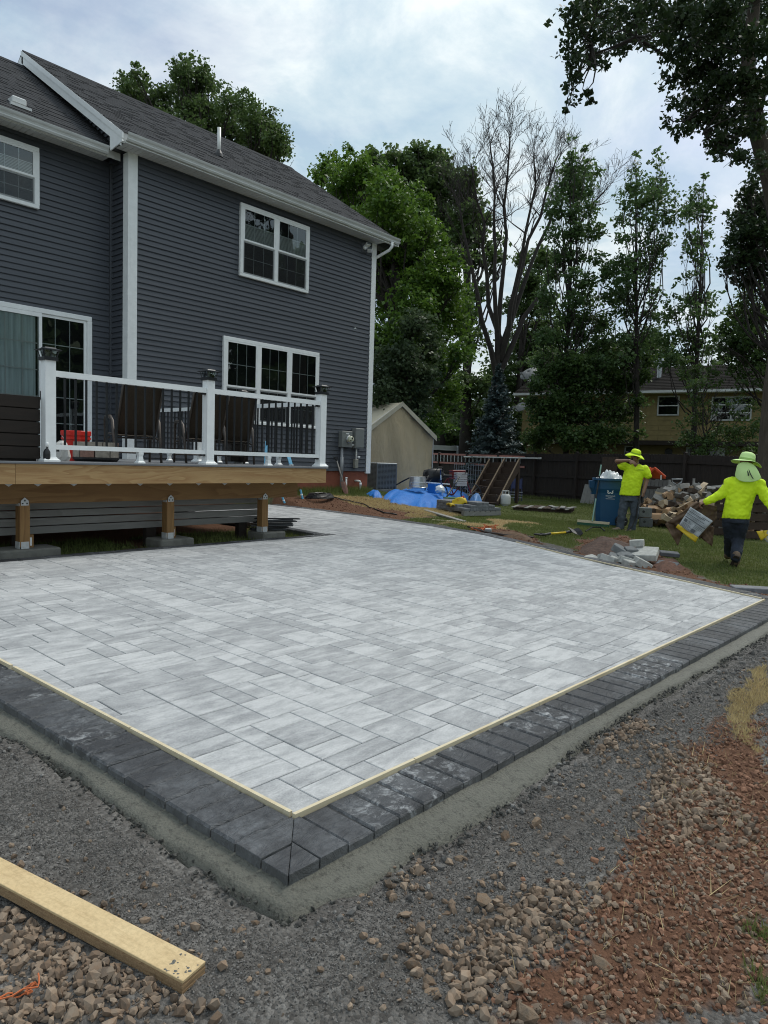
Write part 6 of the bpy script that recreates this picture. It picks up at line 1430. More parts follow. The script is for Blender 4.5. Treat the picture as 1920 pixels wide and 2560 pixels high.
for (px, py, rz_, tx, nm, dz) in ((1672, 1398, .2, .15, 'dark spare paver propped on the soil mound', .05), (1668, 1420, -.25, .25, 'dark spare paver lying on the slope in front of the other', .015)):
    g_ = gp(px, py); o = thing('spare_paver', nm, 'paver', (g_[0], g_[1], g_[2] + dz), facing(g_) + rz_, 'dark spare pavers behind the back border'); mb = MB(); mb.box((-.135, -.07, 0), (.135, .07, .06), bev=.008); ob = mb.build('block', plain('spare_charcoal', (.105, .11, .118), .85, var=.2, scale=14, bump=.3), o); ob.rotation_euler = (tx, .05, 0)
g_ = gp(1880, 1478); o = thing('spare_paver', 'dark spare paver lying beyond the far right patio corner', 'paver', g_, facing(g_) + .3, 'dark spare pavers behind the back border'); mb = MB(); mb.box((-.22, -.1, -.02), (.2, .1, .05), bev=.008); mb.build('block', gpv2, o)
# orange twine, grey junction box, hoses and cords
tw = plain('orange_twine', (.50, .13, .04), .7)
def squiggle(name, label, cat, px, py, n, spread, r, mat, zz=.05, seed=1):
    g_ = gp(px, py); o = thing(name, label, cat, g_); rr_ = random.Random(seed); pts = [(0, 0, .02)]
    for i in range(n): pts.append((rr_.gauss(0, spread), rr_.gauss(0, spread), rr_.uniform(.01, zz)))
    P_ = []
    for a_, b_ in zip(pts[:-1], pts[1:]):
        for t_ in range(4): t_ /= 4; P_.append(tuple(a_[i] * (1 - t_) + b_[i] * t_ + rr_.gauss(0, spread * .1) * (i < 2) for i in range(3)))
    mb = MB(); mb.tube(P_, r, 5); mb.build('strand', mat, o); return o
squiggle('orange_twine', 'tangle of orange twine on the soil behind the back border', 'twine', 1212, 1328, 26, .16, .006, tw, .14, 4)
squiggle('orange_twine', 'wispy orange twine ends at the bottom left among brown stones', 'twine', 70, 2500, 9, .045, .0022, tw, .07, 9)
jb = thing('junction_box', 'small grey box lying by the orange twine', 'box', gp(1220, 1333), .5); mb = MB(); mb.box((-.09, -.06, 0), (.09, .06, .07), bev=.01); mb.build('box', M['meter_box'], jb); mb = MB(); mb.box((-.08, -.05, .071), (.08, .05, .085), bev=.005); mb.build('lid', M['alum'], jb)
def cord(name, label, cat, pts, r, mat, lift=.02, part='cord'):
    P_ = [np.array(gp(*p)) for p in pts]; o = thing(name, label, cat, P_[0]); sm_ = []
    for i in range(len(P_) - 1):
        for t_ in np.linspace(0, 1, 6)[:-1]:
            q_ = P_[i] * (1 - t_) + P_[i + 1] * t_; q_ = q_ + np.array([.02 * math.sin(9 * (i + t_)), .02 * math.cos(7 * (i + t_)), 0]); q_[2] = float(gh(q_[0], q_[1])) + lift; sm_.append(tuple(q_ - P_[0]))
    mb = MB(); mb.tube(sm_, r, 6); mb.build(part, mat, o, smooth=True); return o
cord('garden_hose', 'black cord trailing from the coiled hose down the bare soil bank', 'cord', [(835, 1246), (880, 1256), (910, 1262), (935, 1275), (960, 1284), (1000, 1290)], .014, M['black'])
cord('drip_hose', 'brown hose running along the back border to the shovel', 'hose', [(1172, 1322), (1215, 1336), (1260, 1342), (1300, 1347), (1342, 1349)], .02, plain('brown_hose', (.05, .035, .028), .6), .035, 'hose')
cl = thing('hose_coil', 'flat coil of black hose on the soil below the house wall', 'hose', (*gp(800, 1247)[:2], gp(800, 1247)[2]))
mb = MB(); mb.tube([((.48 - .02 * (k // 24)) * math.cos(k * math.pi / 12) * 1.0, (.30 - .02 * (k // 24)) * math.sin(k * math.pi / 12), .03 + .012 * (k % 5) / 5 + .02 * (k // 24)) for k in range(120)], .016, 6); mb.build('hose', M['black'], cl); cl.rotation_euler = (0, 0, .5)
cord('black_cord', 'thin black cord hanging by the foundation into the grass', 'cord', [(800, 1235), (796, 1240), (790, 1246)], .012, M['black'])
for (pa, pb, lab) in (((712, 1258), (706, 1243), 'short light blue level standing in the soil under the deck end'), ((757, 1248), (751, 1224), 'taller light blue level leaning beside the deck beam end')):
    a = np.array(gp(*pa)); dd = (ROT.T @ (a - CAM))[2]; b = W(*pb, dd); o = thing('level', lab, 'level', a); mb = MB(); mb.bar((0, 0, 0), tuple(b - a), .06, .025); mb.build('bar', lb_, o); mb = MB(); mb.bar(tuple((b - a) * .4), tuple((b - a) * .55), .064, .029); mb.build('vial', M['vinyl'], o)
# firewood --------------------------------------------------------------
wd = [woodmat('split_wood_tan', (.42, .27, .155), (.25, .15, .08), .8, 'x', 2.0, 6, 'obj'), woodmat('split_wood_grey', (.33, .315, .29), (.20, .19, .175), .85, 'x', 2.0, 6, 'obj'), woodmat('bark_wood', (.10, .075, .058), (.05, .038, .03), .9, 'x', 2.0, 6, 'obj'), woodmat('split_wood_pale', (.54, .43, .30), (.36, .26, .16), .8, 'x', 2.0, 6, 'obj')]
def log_mesh(seed):
    r = random.Random(seed); L_ = r.uniform(.36, .48); n = r.choice((3, 3, 4, 5)); pr = []
    for i in range(n):
        a_ = 2 * math.pi * i / n + r.uniform(-.3, .3); q_ = r.uniform(.055, .095); pr.append((q_ * math.cos(a_), q_ * math.sin(a_)))
    mb = MB(); V = []
    for k in range(4):
        t_ = k / 3; V += [(-L_ / 2 + L_ * t_, y * r.uniform(.9, 1.08) + .012 * math.sin(k * 2 + seed), z * r.uniform(.9, 1.08)) for y, z in pr]
    m_ = len(pr); mb.add(V, [tuple(range(m_))[::-1], tuple(range(3 * m_, 4 * m_))] + [(k * m_ + i, k * m_ + (i + 1) % m_, (k + 1) * m_ + (i + 1) % m_, (k + 1) * m_ + i) for k in range(3) for i in range(m_)]); return mb
logs = []
for i in range(16): o = log_mesh(i).build('log', wd[i % 4]); logs.append(o.data); bpy.data.objects.remove(o)
pb0, pb1 = np.array(gp(1632, 1318)), np.array(gp(1800, 1330)); wp_c = (pb0 + pb1) / 2; pile = thing('firewood_pile', 'tumbled heap of split firewood, grey on top and fresh tan below', 'firewood pile', wp_c, math.atan2((pb1 - pb0)[1], (pb1 - pb0)[0]))
lw = np.linalg.norm((pb1 - pb0)[:2]); rr = random.Random(12); hmax = 108 * (ROT.T @ (wp_c - CAM))[2] / F
for i in range(210):
    u = rr.random(); depth_ = rr.uniform(0, 1.5); prof_h = hmax * min(1, .25 + 1.15 * min(u * 1.4, 1)) * (.35 + .65 * min(1, depth_ / .9)); z = prof_h * (rr.random() ** .45)
    mi_ = (1 if rr.random() < .62 else rr.choice((0, 2, 3))) if z > hmax * .55 else (rr.choice((0, 0, 2, 3, 2, 0)))
    me_ = logs[(rr.randrange(4)) * 4 + mi_]
    put(me_, 'log', pile, (-lw / 2 + lw * u, depth_ - (.1 if z < .3 else 0), z * .92 + .06), (rr.uniform(-3, 3), rr.uniform(-.45, .45), rr.gauss(.25 if rr.random() < .6 else 1.3, .45)))
# D-handle tool and stakes standing in the pile
dq = (ROT.T @ (wp_c - CAM))[2] + .9
a, b = W(1691, 1228, dq), W(1692, 1213, dq); tl = thing('digging_fork', 'grey D-handled tool standing in the firewood heap', 'garden tool', a)
mb = MB(); w_ = 13 * dq / F; h_ = 15 * dq / F; pl_ = lambda x, z: tuple(ROT[:, 0] * x + np.array([0, 0, z])); base = b - a
mb.tube([tuple(base + np.array(pl_(0, 0))), tuple(base + np.array(pl_(-w_ * .8, h_ * .45))), tuple(base + np.array(pl_(-w_, h_))), tuple(base + np.array(pl_(w_, h_))), tuple(base + np.array(pl_(w_ * .8, h_ * .45))), tuple(base)], .018, 8); mb.build('handle', M['conduit'], tl, smooth=True)
mb = MB(); mb.tube([(0, 0, -.6), tuple(base)], .02, 8); mb.build('shaft', M['conduit'], tl, smooth=True)
for (xa, ya, xb, yb_, lb2) in ((1733, 1225, 1735, 1197, 'grey wooden stake standing behind the firewood heap'), (1672, 1225, 1675, 1200, 'pale wooden stake at the left of the firewood heap')):
    a, b = W(xa, ya, dq + .3), W(xb, yb_, dq + .3); o = thing('stake', lb2, 'stake', a); mb = MB(); mb.bar((0, 0, -.8), tuple(b - a), .05, .03); mb.build('stake', M['old_grey'], o); mb = MB(); mb.bar(tuple(b - a), tuple((b - a) * 1.03), .055, .034); mb.build('head', M['old_grey'], o)
# grey board panel, orange toy roof, concrete blocks
a, b = W(1597, 1256, 19.2), W(1668, 1258, 18.8); zg = float(gh(a[0], a[1])); pn_ = thing('leaning_boards', 'weathered grey board panel leaning behind the firewood', 'board panel', (a[0], a[1], zg), math.atan2((b - a)[1], (b - a)[0])); w_ = np.linalg.norm((b - a)[:2]); hgt = W(1600, 1197, 19.2)[2] - zg
for i in range(7): mb = MB(); mb.prism([(w_ * i / 7 + .004, 0, 0), (w_ * (i + 1) / 7 - .004, 0, 0), (w_ * (i + 1) / 7 - .004, .35, hgt - .01 * (i % 3)), (w_ * i / 7 + .004, .35, hgt - .01 * (i % 3))], (0, .025, 0)); mb.build('board', plain('grey_brown_board', (.085, .078, .07), .8, var=.25), pn_)
mb = MB(); mb.bar((0, .27, hgt * .78), (w_, .27, hgt * .78), .03, .07); mb.build('batten', M['fence'], pn_)
ra, rb, rc = W(1609, 1200, 20.2), W(1637, 1174, 20.0), W(1664, 1197, 19.8); ot = thing('toy_playhouse', 'play shelter with a bright orange plastic gable roof on white poles', 'playhouse', (rb[0], rb[1], float(gh(rb[0], rb[1])))); oo = np.array(ROOT['toy_playhouse'])
orp = plain('orange_plastic', (.68, .085, .018), .45, var=.06); back = ROT[:, 2] * .9; back[2] = 0; back = back + ROT[:, 0] * -.25
for e0, e1, nm in ((ra, rb, 'roof_panel'), (rb, rc, 'roof_panel')):
    mb = MB(); mb.prism([tuple(e0 - oo), tuple(e1 - oo), tuple(e1 - oo + back), tuple(e0 - oo + back)], (0, 0, .05)); o_ = mb.build(nm, orp, ot)
    mb = MB()
    for k in range(5): t_ = k / 4; mb.bar(tuple(e0 - oo + back * t_ + np.array([0, 0, .06])), tuple(e1 - oo + back * t_ + np.array([0, 0, .06])), .05, .03)
    mb.build('rib', orp, o_)
for e0 in (ra + (rb - ra) * .15, rb + (rc - rb) * .6): 
    p_ = e0 - oo; mb = MB(); mb.tube([(p_[0], p_[1], p_[2]), (p_[0], p_[1], 0)], .022, 8); mb.build('pole', M['pvc'], ot)
for (pa, wpx, hpx, lab, mat) in (((1614, 1317), 30, 22, 'lower dark concrete block left of the firewood', (.10, .105, .105)), ((1612, 1293), 30, 24, 'upper grey concrete block, tilted on the lower one beside the firewood', (.155, .16, .155))):
    q = np.array(gp(1614, 1318)); dd = (ROT.T @ (q - CAM))[2]; p_ = W(*pa, dd); o = thing('concrete_block', lab, 'concrete block', (p_[0], p_[1], max(p_[2], float(gh(p_[0], p_[1])))), facing(p_) + .1); w_, h_ = wpx * dd / F / 2, hpx * dd / F
    mb = MB(); mb.box((-w_, -.1, 0), (w_, .15, h_), bev=.012); mb.build('block', plain('block_grey', mat, .9, var=.2, scale=12, bump=.4), o); mb = MB(); mb.lathe([(.03, -.003), (.03, .003)], 12, M=Matrix.Translation((-w_ * .3, -.1, h_ * .6)) @ Matrix.Rotation(rad(90), 4, 'X')); mb.build('hole', M['black'], o)
# pallet crates of firewood at the right
for (pa, pb, top, lab) in (((1785, 1338), (1838, 1342), 1218, 'slatted pallet crate of firewood behind the walking worker, left one'), ((1850, 1348), (1935, 1352), 1215, 'slatted pallet crate of firewood at the right edge, before the big trunk')):
    a, b = np.array(gp(*pa)), np.array(gp(*pb)); dd = (ROT.T @ (a - CAM))[2]; o = thing('pallet_crate', lab, 'pallet crate', a, math.atan2((b - a)[1], (b - a)[0]), 'pallet crates of firewood at the right'); w_ = np.linalg.norm((b - a)[:2]); h_ = W(pa[0], top, dd)[2] - a[2]
    ns = 6
    for i in range(ns): mb = MB(); z0_ = h_ * i / ns + .02; mb.box((0, -.02, z0_), (w_, .0, z0_ + h_ / ns - .035), M=Matrix.Rotation(random.uniform(-.008, .008), 4, 'Y')); mb.build('slat', M['step_wood'], o)
    for x in (0, w_ * .48, w_ - .08): mb = MB(); mb.box((x, .001, 0), (x + .08, .09, h_)); mb.build('upright', M['step_wood'], o)
    for i in range(14): put(logs[random.randrange(16)], 'log', o, (random.uniform(.1, w_ - .1), .35, .1 + (i // 3) * h_ / 4.6), (random.uniform(-3, 3), random.uniform(-.1, .1), random.uniform(-.3, .3)))
# plank in the left foreground -------------------------------------------
fz4 = lambda x, y, off: onpatio(x * .4822, 1560 + y * .4822, off)
OFp = -.020
c1, c2, c3 = fz4(1062, 1742, OFp), fz4(948, 1850, OFp), fz4(-40, 1192, OFp); c4 = fz4(-40, 1312, OFp)
e1 = ((c3 - c1) + (c4 - c2)) / 2; e1 /= np.linalg.norm(e1); wpl = .135; mid = (c1 + c2) / 2
sd = np.cross([0, 0, 1.0], e1); sd /= np.linalg.norm(sd)
wpl = abs((c2 - c1) @ sd)
pk_ = thing('plywood_plank', 'long pale plywood plank lying on the gravel at the left', 'plank', mid - np.array([0, 0, .04]), math.atan2(e1[1], e1[0]))
tilt = math.asin(e1[2]); Ml = Matrix.Rotation(-tilt, 4, 'Y')
mb = MB(); mb.box((0, -wpl / 2, .030), (1.55, wpl / 2, .0385), M=Ml, bev=.0012); mb.build('top_ply', M['plank'], pk_)
for k in range(4): mb = MB(); mb.box((.001 * (k % 2), -wpl / 2 + .0012 * (k % 2), .0015 + k * .0071), (1.548, wpl / 2 - .0012 * (k % 2), .0082 + k * .0071), M=Ml); mb.build('ply_layer', M['ply_edge'], pk_)
mb = MB(); rr = np.random.default_rng(4); 
for i in range(22): x, y = rr.uniform(.0, .075) ** 1.0, rr.uniform(-wpl / 2 + .004, wpl / 2 - .004); s_ = rr.uniform(.0015, .0055); mb.add([tuple(Ml @ Vector((x + s_ * math.cos(k) * rr.uniform(.6, 1.3), y + s_ * math.sin(k) * rr.uniform(.6, 1.3), .0386))) for k in (0, 1.2, 2.4, 3.6, 4.8)] + [tuple(Ml @ Vector((x, y, .0386 + s_ * .5)))], [(i_, (i_ + 1) % 5, 5) for i_ in range(5)])
mb.build('mortar_smear', M['concrete'], pk_)
# ================================================================== PEOPLE
hiviz = plain('hi_vis_fabric', (.68, .92, .012), .75, var=.10, scale=7, bump=.55, bscale=15, stretch=(1, 1, .6))
hiviz_pale = plain('pale_lime_fabric', (.62, .84, .34), .75, var=.05)
skin_m = plain('brown_skin', (.26, .135, .085), .5, var=.08); glove_m = plain('dark_glove', (.07, .052, .04), .8, var=.3, scale=30)
jean1 = plain('faded_jeans', (.062, .075, .092), .85, var=.30, scale=10, bump=.25, bscale=18); jean2 = plain('dark_jeans', (.018, .024, .038), .85, var=.3, scale=8, bump=.25, bscale=18)
boot_m = plain('tan_boot', (.20, .145, .10), .8, var=.2, scale=15); boot2 = plain('brown_boot', (.17, .115, .075), .8, var=.25, scale=12); sole_m = plain('dark_sole', (.05, .036, .028), .85)
tex = bpy.data.textures.new('folds', 'CLOUDS'); tex.noise_scale = .075
def ball(mb, c, r, n=12, sx=1, sy=1, sz=1):
    pr = [(max(1e-4, math.sin(math.pi * k / 8)), -math.cos(math.pi * k / 8)) for k in range(9)]
    V = [(c[0] + q_ * math.cos(2 * math.pi * j / n) * r * sx, c[1] + q_ * math.sin(2 * math.pi * j / n) * r * sy, c[2] + z * r * sz) for q_, z in pr for j in range(n)]
    mb.add(V, [(i * n + j, i * n + (j + 1) % n, (i + 1) * n + (j + 1) % n, (i + 1) * n + j) for i in range(8) for j in range(n)] + [tuple(range(n))[::-1], tuple(range(8 * n, 9 * n))])
def limb(mb, pts, rs, n=12):
    for i in range(len(pts) - 1): mb.tube([pts[i], pts[i + 1]], [rs[i], rs[i + 1]], n)
    for p, r in zip(pts, rs): ball(mb, p, r * .995, n)
def torso(mb, secs, n=20):
    """stack of ellipses: centre, half width, half depth"""
    V = [(c[0] + a * math.cos(2 * math.pi * j / n), c[1] + b * math.sin(2 * math.pi * j / n), c[2]) for c, a, b in secs for j in range(n)]
    m = len(secs); mb.add(V, [(i * n + j, i * n + (j + 1) % n, (i + 1) * n + (j + 1) % n, (i + 1) * n + j) for i in range(m - 1) for j in range(n)] + [tuple(range(n))[::-1], tuple(range((m - 1) * n, m * n))])
def fuse(mb, name, mat, parent, vox=.012, folds=0.0, it=4):
    o = mb.build(name, mat, parent, smooth=True)
    r = o.modifiers.new('fuse', 'REMESH'); r.mode = 'VOXEL'; r.voxel_size = vox; r.use_smooth_shade = True
    s_ = o.modifiers.new('soft', 'SMOOTH'); s_.iterations = it; s_.factor = .5
    if folds: d_ = o.modifiers.new('folds', 'DISPLACE'); d_.texture = tex; d_.strength = folds; d_.mid_level = .5
    return o
def hand(mb, w_, d_, up, s=1.0, curl=.5, thumb=1):
    """palm and five bent fingers; w_ wrist, d_ direction of the hand, up back-of-hand normal"""
    w_, d_, up = Vector(w_), Vector(d_).normalized(), Vector(up); up = (up - d_ * up.dot(d_)).normalized(); sd = d_.cross(up)
    for k in range(4):
        o_ = (k - 1.5) * .019 * s; base = w_ + d_ * .085 * s + sd * o_
        limb(mb, [w_ + d_ * .015 * s + sd * o_ * .7, base], [.014 * s, .0125 * s], 8)
        L_ = (.038, .044, .041, .032)[k] * s; a_ = curl; p = base; q_ = d_; pts = [p]
        for j in range(3): q_ = (d_ * math.cos(a_ * (j + 1)) - up * math.sin(a_ * (j + 1))).normalized(); p = p + q_ * L_ * (1, .75, .6)[j]; pts.append(p)
        limb(mb, pts, [.0105 * s, .0098 * s, .009 * s, .0078 * s], 8)
    t0 = w_ + d_ * .025 * s + sd * .026 * s * thumb; limb(mb, [t0, t0 + (d_ * .6 + sd * thumb * .7 - up * .2).normalized() * .04 * s, t0 + (d_ * .9 + sd * thumb * .45 - up * .5).normalized() * .072 * s], [.015 * s, .012 * s, .009 * s], 8)
def head(mb, c, yaw=0.0):
    M_ = Matrix.Translation(c) @ Matrix.Rotation(yaw, 4, 'Z')
    q_ = MB(); ball(q_, (0, .01, .035), .098, 14, .80, 1.0, 1.05); ball(q_, (0, -.025, -.035), .07, 12, .85, 1.0, 1.1); ball(q_, (0, -.05, -.085), .036, 10, 1.1, .9, .8)
    ball(q_, (0, -.108, -.018), .016, 8, .8, 1, 1.0); limb(q_, [(0, -.092, .025), (0, -.112, -.02)], [.009, .014], 8); limb(q_, [(-.02, -.092, -.058), (.02, -.092, -.058)], [.008, .008], 8)
    for s_ in (-1, 1): ball(q_, (s_ * .082, .012, -.005), .026, 8, .4, .8, 1.2); limb(q_, [(s_ * .015, -.09, .032), (s_ * .05, -.08, .034)], [.009, .008], 8)
    mb.add([M_ @ Vector(v) for v in q_.v], q_.f)
def features(parent, c, yaw, hair):
    M_ = Matrix.Translation(c) @ Matrix.Rotation(yaw, 4, 'Z')
    for s_ in (-1, 1):
        q_ = MB(); ball(q_, (s_ * .033, -.086, .010), .011, 10, 1, .6, .7); m_ = MB(); m_.add([M_ @ Vector(v) for v in q_.v], q_.f); m_.build('eye', M['black'], parent, smooth=True)
    q_ = MB(); ball(q_, (0, .030, -.01), .088, 14, .86, .95, 1.0); m_ = MB(); m_.add([M_ @ Vector(v) for v in q_.v if True], q_.f); m_.build('hair', hair, parent, smooth=True)
hair_m = plain('black_hair', (.012, .010, .009), .6)
# --- worker with the raised arm
D1 = 15.0; b1 = W(1556, 1329, D1); b1 = np.array([b1[0], b1[1], float(gh(b1[0], b1[1]))]); yaw1 = facing(b1); s1 = D1 / F
z_fix = (W(1556, 1329, D1)[2] - b1[2])
def L1(px, py, y=0.0): return Vector(((px - 1556) * s1, y, (1329 - py) * s1 + z_fix))
p1 = thing('person', 'worker in a lime hi-vis polo and bucket hat raising an arm beside the blue bin', 'person', b1, yaw1)
mb = MB()
torso(mb, [(L1(1568, 1246), .155, .115), (L1(1569, 1228), .165, .125), (L1(1573, 1200), .175, .125), (L1(1577, 1178), .185, .115), (L1(1579, 1166), .165, .09), (L1(1579, 1160), .07, .065), (L1(1578, 1150), .055, .06)])
head(mb, L1(1577, 1143, -.01), .25)
limb(mb, [L1(1556, 1167), L1(1534, 1154, -.12), L1(1563, 1152, -.27)], [.062, .046, .031]); hand(mb, L1(1563, 1152, -.27), Vector((.93, -.1, -.42)), Vector((.2, -.9, .45)), 1.0, .35, 1)
limb(mb, [L1(1602, 1169), L1(1606, 1200, .02), L1(1600, 1230, -.06)], [.062, .047, .032]); hand(mb, L1(1600, 1230, -.06), Vector((-.15, -.1, -1)), Vector((.8, -.5, .1)), 1.0, .75, -1)
limb(mb, [L1(1560, 1246), L1(1554, 1284, -.03), L1(1552, 1316, .0)], [.09, .065, .045]); limb(mb, [L1(1579, 1246), L1(1582, 1284, -.03), L1(1578, 1320, 0)], [.09, .065, .045])
body = fuse(mb, 'body', skin_m, p1, .009, it=2); features(p1, L1(1577, 1143, -.01), .25, hair_m)
mb = MB(); torso(mb, [(L1(1568, 1238), .205, .155), (L1(1569, 1228), .205, .16), (L1(1571, 1210), .202, .17), (L1(1574, 1190), .205, .155), (L1(1578, 1174), .215, .135), (L1(1579, 1165), .185, .11), (L1(1579, 1160), .09, .085)])
limb(mb, [L1(1560, 1169), L1(1550, 1165, -.05), L1(1545, 1165, -.07)], [.085, .085, .082]); limb(mb, [L1(1600, 1171), L1(1606, 1181), L1(1608, 1187)], [.085, .083, .080])
sh = fuse(mb, 'shirt', hiviz, p1, .012, .030, 3)
mb = MB(); c_ = L1(1578, 1162, -.125); mb.prism([(c_.x - .05, c_.y, c_.z + .02), (c_.x + .05, c_.y, c_.z + .02), (c_.x, c_.y + .01, c_.z - .06)], (0, .02, 0)); mb.build('open_collar', skin_m, sh)
c_ = L1(1590, 1174, -.155); text('LANDSCAPE', .022, sh, (c_.x - .01, c_.y - .006, c_.z), (rad(90), 0, .05), plain('dark_print', (.10, .16, .01), .6), 'chest_print', .0006) if False else None
mb = MB(); mb.box((c_.x - .055, c_.y - .003, c_.z - .006), (c_.x + .06, c_.y, c_.z + .008)); mb.build('chest_print', plain('dark_print', (.10, .16, .01), .6), sh)
mb = MB(); torso(mb, [(L1(1567, 1252), .175, .13), (L1(1568, 1234), .180, .135), (L1(1568, 1228), .178, .13)])
limb(mb, [L1(1558, 1250), L1(1553, 1284, -.03), L1(1551, 1303, -.01), L1(1550, 1319, .0)], [.105, .088, .08, .082]); limb(mb, [L1(1580, 1250), L1(1583, 1284, -.03), L1(1580, 1304, 0), L1(1577, 1322, .0)], [.105, .088, .08, .082])
fuse(mb, 'jeans', jean1, p1, .013, .030, 3)
for pts in ((L1(1552, 1322, .04), L1(1545, 1323, -.08), L1(1534, 1325.5, -.17)), (L1(1578, 1325, .04), L1(1571, 1326, -.10), L1(1563, 1328, -.20))):
    mb = MB(); limb(mb, [pts[0], pts[1], pts[2]], [.052, .050, .042]); o = fuse(mb, 'boot', boot_m, p1, .011, 0, 3)
# hat: crown plus a wavy wide brim, turned with the head
hc = L1(1577, 1135, .0)
def hat(parent, c, mat, tilt, yaw, Rb=.185, flap=0, brim_drop=.05, crown=.105, nm='hat'):
    T = Matrix.Translation(c) @ Matrix.Rotation(yaw, 4, 'Z') @ Matrix.Rotation(tilt[0], 4, 'X') @ Matrix.Rotation(tilt[1], 4, 'Y')
    n = 32; mb = MB(); pr = [(.002, crown), (.05, crown - .004), (.085, crown - .022), (.098, crown - .055), (.102, .012), (.104, 0)]
    V = []
    for r_, z in pr: V += [T @ Vector((r_ * math.cos(2 * math.pi * k / n), r_ * 1.12 * math.sin(2 * math.pi * k / n), z)) for k in range(n)]
    for j in range(1, 6):
        t_ = j / 5
        for k in range(n):
            a_ = 2 * math.pi * k / n; bk_ = max(0, math.sin(a_)); r_ = .104 + (Rb - .104) * t_ * (1 + flap * bk_ * .25); z = -brim_drop * t_ ** 1.5 * (1 + .5 * math.cos(2 * a_)) - flap * bk_ ** 1.5 * t_ * .30 + .012 * math.sin(3 * a_ + 1) * t_
            r_ -= flap * bk_ ** 1.5 * .03 * t_
            V.append(T @ Vector((r_ * math.cos(a_), r_ * 1.12 * math.sin(a_), z)))
    m_ = len(V) // n; mb.add(V, [(i * n + k, (i + 1) * n + k, (i + 1) * n + (k + 1) % n, i * n + (k + 1) % n) for i in range(m_ - 1) for k in range(n)] + [tuple(range(n))])
    o = mb.build(nm, mat, parent, smooth=True); o.modifiers.new('s', 'SOLIDIFY').thickness = .004
    mb = MB(); V = []
    for z in (.004, .030): V += [T @ Vector((.1055 * math.cos(2 * math.pi * k / n), .1055 * 1.12 * math.sin(2 * math.pi * k / n), z)) for k in range(n)]
    mb.add(V, [(k, (k + 1) % n, n + (k + 1) % n, n + k) for k in range(n)]); return o, mb, T
o, mb, T = hat(p1, hc, hiviz, (.18, .22), .25, .20, .35, .045); mb.build('hat_band', plain('green_band', (.30, .47, .03), .8), o)
# hose in his hand
mb = MB(); q0 = L1(1598, 1243, -.08); mb.tube([tuple(q0 + Vector((0, 0, .03))), tuple(q0 - Vector((0, 0, .10)))], .026, 8)
hz_ = thing('hose_nozzle', 'black spray nozzle and hose in the hand of the worker by the bin', 'hose', b1, yaw1); mb.build('grip', M['black'], hz_)
mb = MB(); mb.tube([tuple(q0), tuple(L1(1593, 1236, -.16)), tuple(L1(1588, 1262, -.18)), tuple(L1(1586, 1290, -.16)), tuple(L1(1578, 1312, -.18)), tuple(L1(1564, 1327, -.25)), tuple(L1(1554, 1329.5, -.35))], .016, 8); mb.build('hose', M['black'], hz_, smooth=True)
# --- worker walking away with bags
D2 = 10.1; b2 = W(1832, 1424, D2); zg2 = float(gh(b2[0], b2[1])); zf2 = b2[2] - zg2; b2 = np.array([b2[0], b2[1], zg2]); yaw2 = facing(b2); s2 = D2 / F
def L2(px, py, y=0.0): k = (D2 + y) / D2; return Vector(((px - 1832) * s2 * k, y, (1424 - py) * s2 * k + zf2))
p2 = thing('person', 'worker seen from behind in a long-sleeved lime shirt and flap hat, carrying empty bags', 'person', b2, yaw2)
mb = MB()
torso(mb, [(L2(1831, 1300), .15, .12), (L2(1832, 1280), .155, .12), (L2(1836, 1250), .165, .12), (L2(1842, 1215), .185, .115), (L2(1844, 1200), .165, .09), (L2(1845, 1190), .07, .07), (L2(1846, 1176), .055, .06)])
hc2 = L2(1846, 1163, .03); head(mb, hc2, math.pi * .93)
limb(mb, [L2(1812, 1204), L2(1795, 1234, -.03), L2(1763, 1255, -.06)], [.062, .047, .032]); hand(mb, L2(1763, 1255, -.06), Vector((-.93, -.05, -.42)), Vector((.3, -.3, .9)), 1.0, .85, 1)
limb(mb, [L2(1880, 1207), L2(1893, 1240, -.02), L2(1914, 1270, -.06)], [.062, .047, .032]); hand(mb, L2(1914, 1270, -.06), Vector((.6, -.05, -.8)), Vector((.7, -.4, .5)), 1.0, .85, -1)
limb(mb, [L2(1817, 1300), L2(1822, 1345, .13), L2(1821, 1390, .45)], [.09, .065, .045]); limb(mb, [L2(1845, 1300), L2(1838, 1348, .10), L2(1837, 1388, -.12)], [.09, .065, .045])
fuse(mb, 'body', skin_m, p2, .009, it=2); features(p2, hc2, math.pi * .93, hair_m)
mb = MB(); torso(mb, [(L2(1831, 1296), .180, .145), (L2(1832, 1285), .182, .15), (L2(1835, 1260), .178, .145), (L2(1840, 1232), .188, .14), (L2(1844, 1209), .212, .13), (L2(1846, 1198), .18, .105), (L2(1846, 1190), .09, .085)])
limb(mb, [L2(1815, 1207), L2(1797, 1235, -.03), L2(1776, 1248, -.05), L2(1762, 1255, -.06)], [.088, .070, .058, .047]); limb(mb, [L2(1877, 1209), L2(1893, 1241, -.02), L2(1905, 1258, -.04), L2(1914, 1270, -.06)], [.086, .068, .056, .047])
fuse(mb, 'shirt', hiviz, p2, .012, .032, 3)
mb = MB(); torso(mb, [(L2(1831, 1306), .17, .14), (L2(1831, 1290), .172, .14), (L2(1832, 1284), .165, .13)])
limb(mb, [L2(1818, 1304), L2(1822, 1345, .13), L2(1822, 1372, .28), L2(1821, 1391, .42)], [.108, .088, .074, .072]); limb(mb, [L2(1844, 1304), L2(1839, 1348, .10), L2(1838, 1372, -.02), L2(1837, 1390, -.12)], [.108, .088, .076, .074])
fuse(mb, 'jeans', jean2, p2, .013, .030, 3)
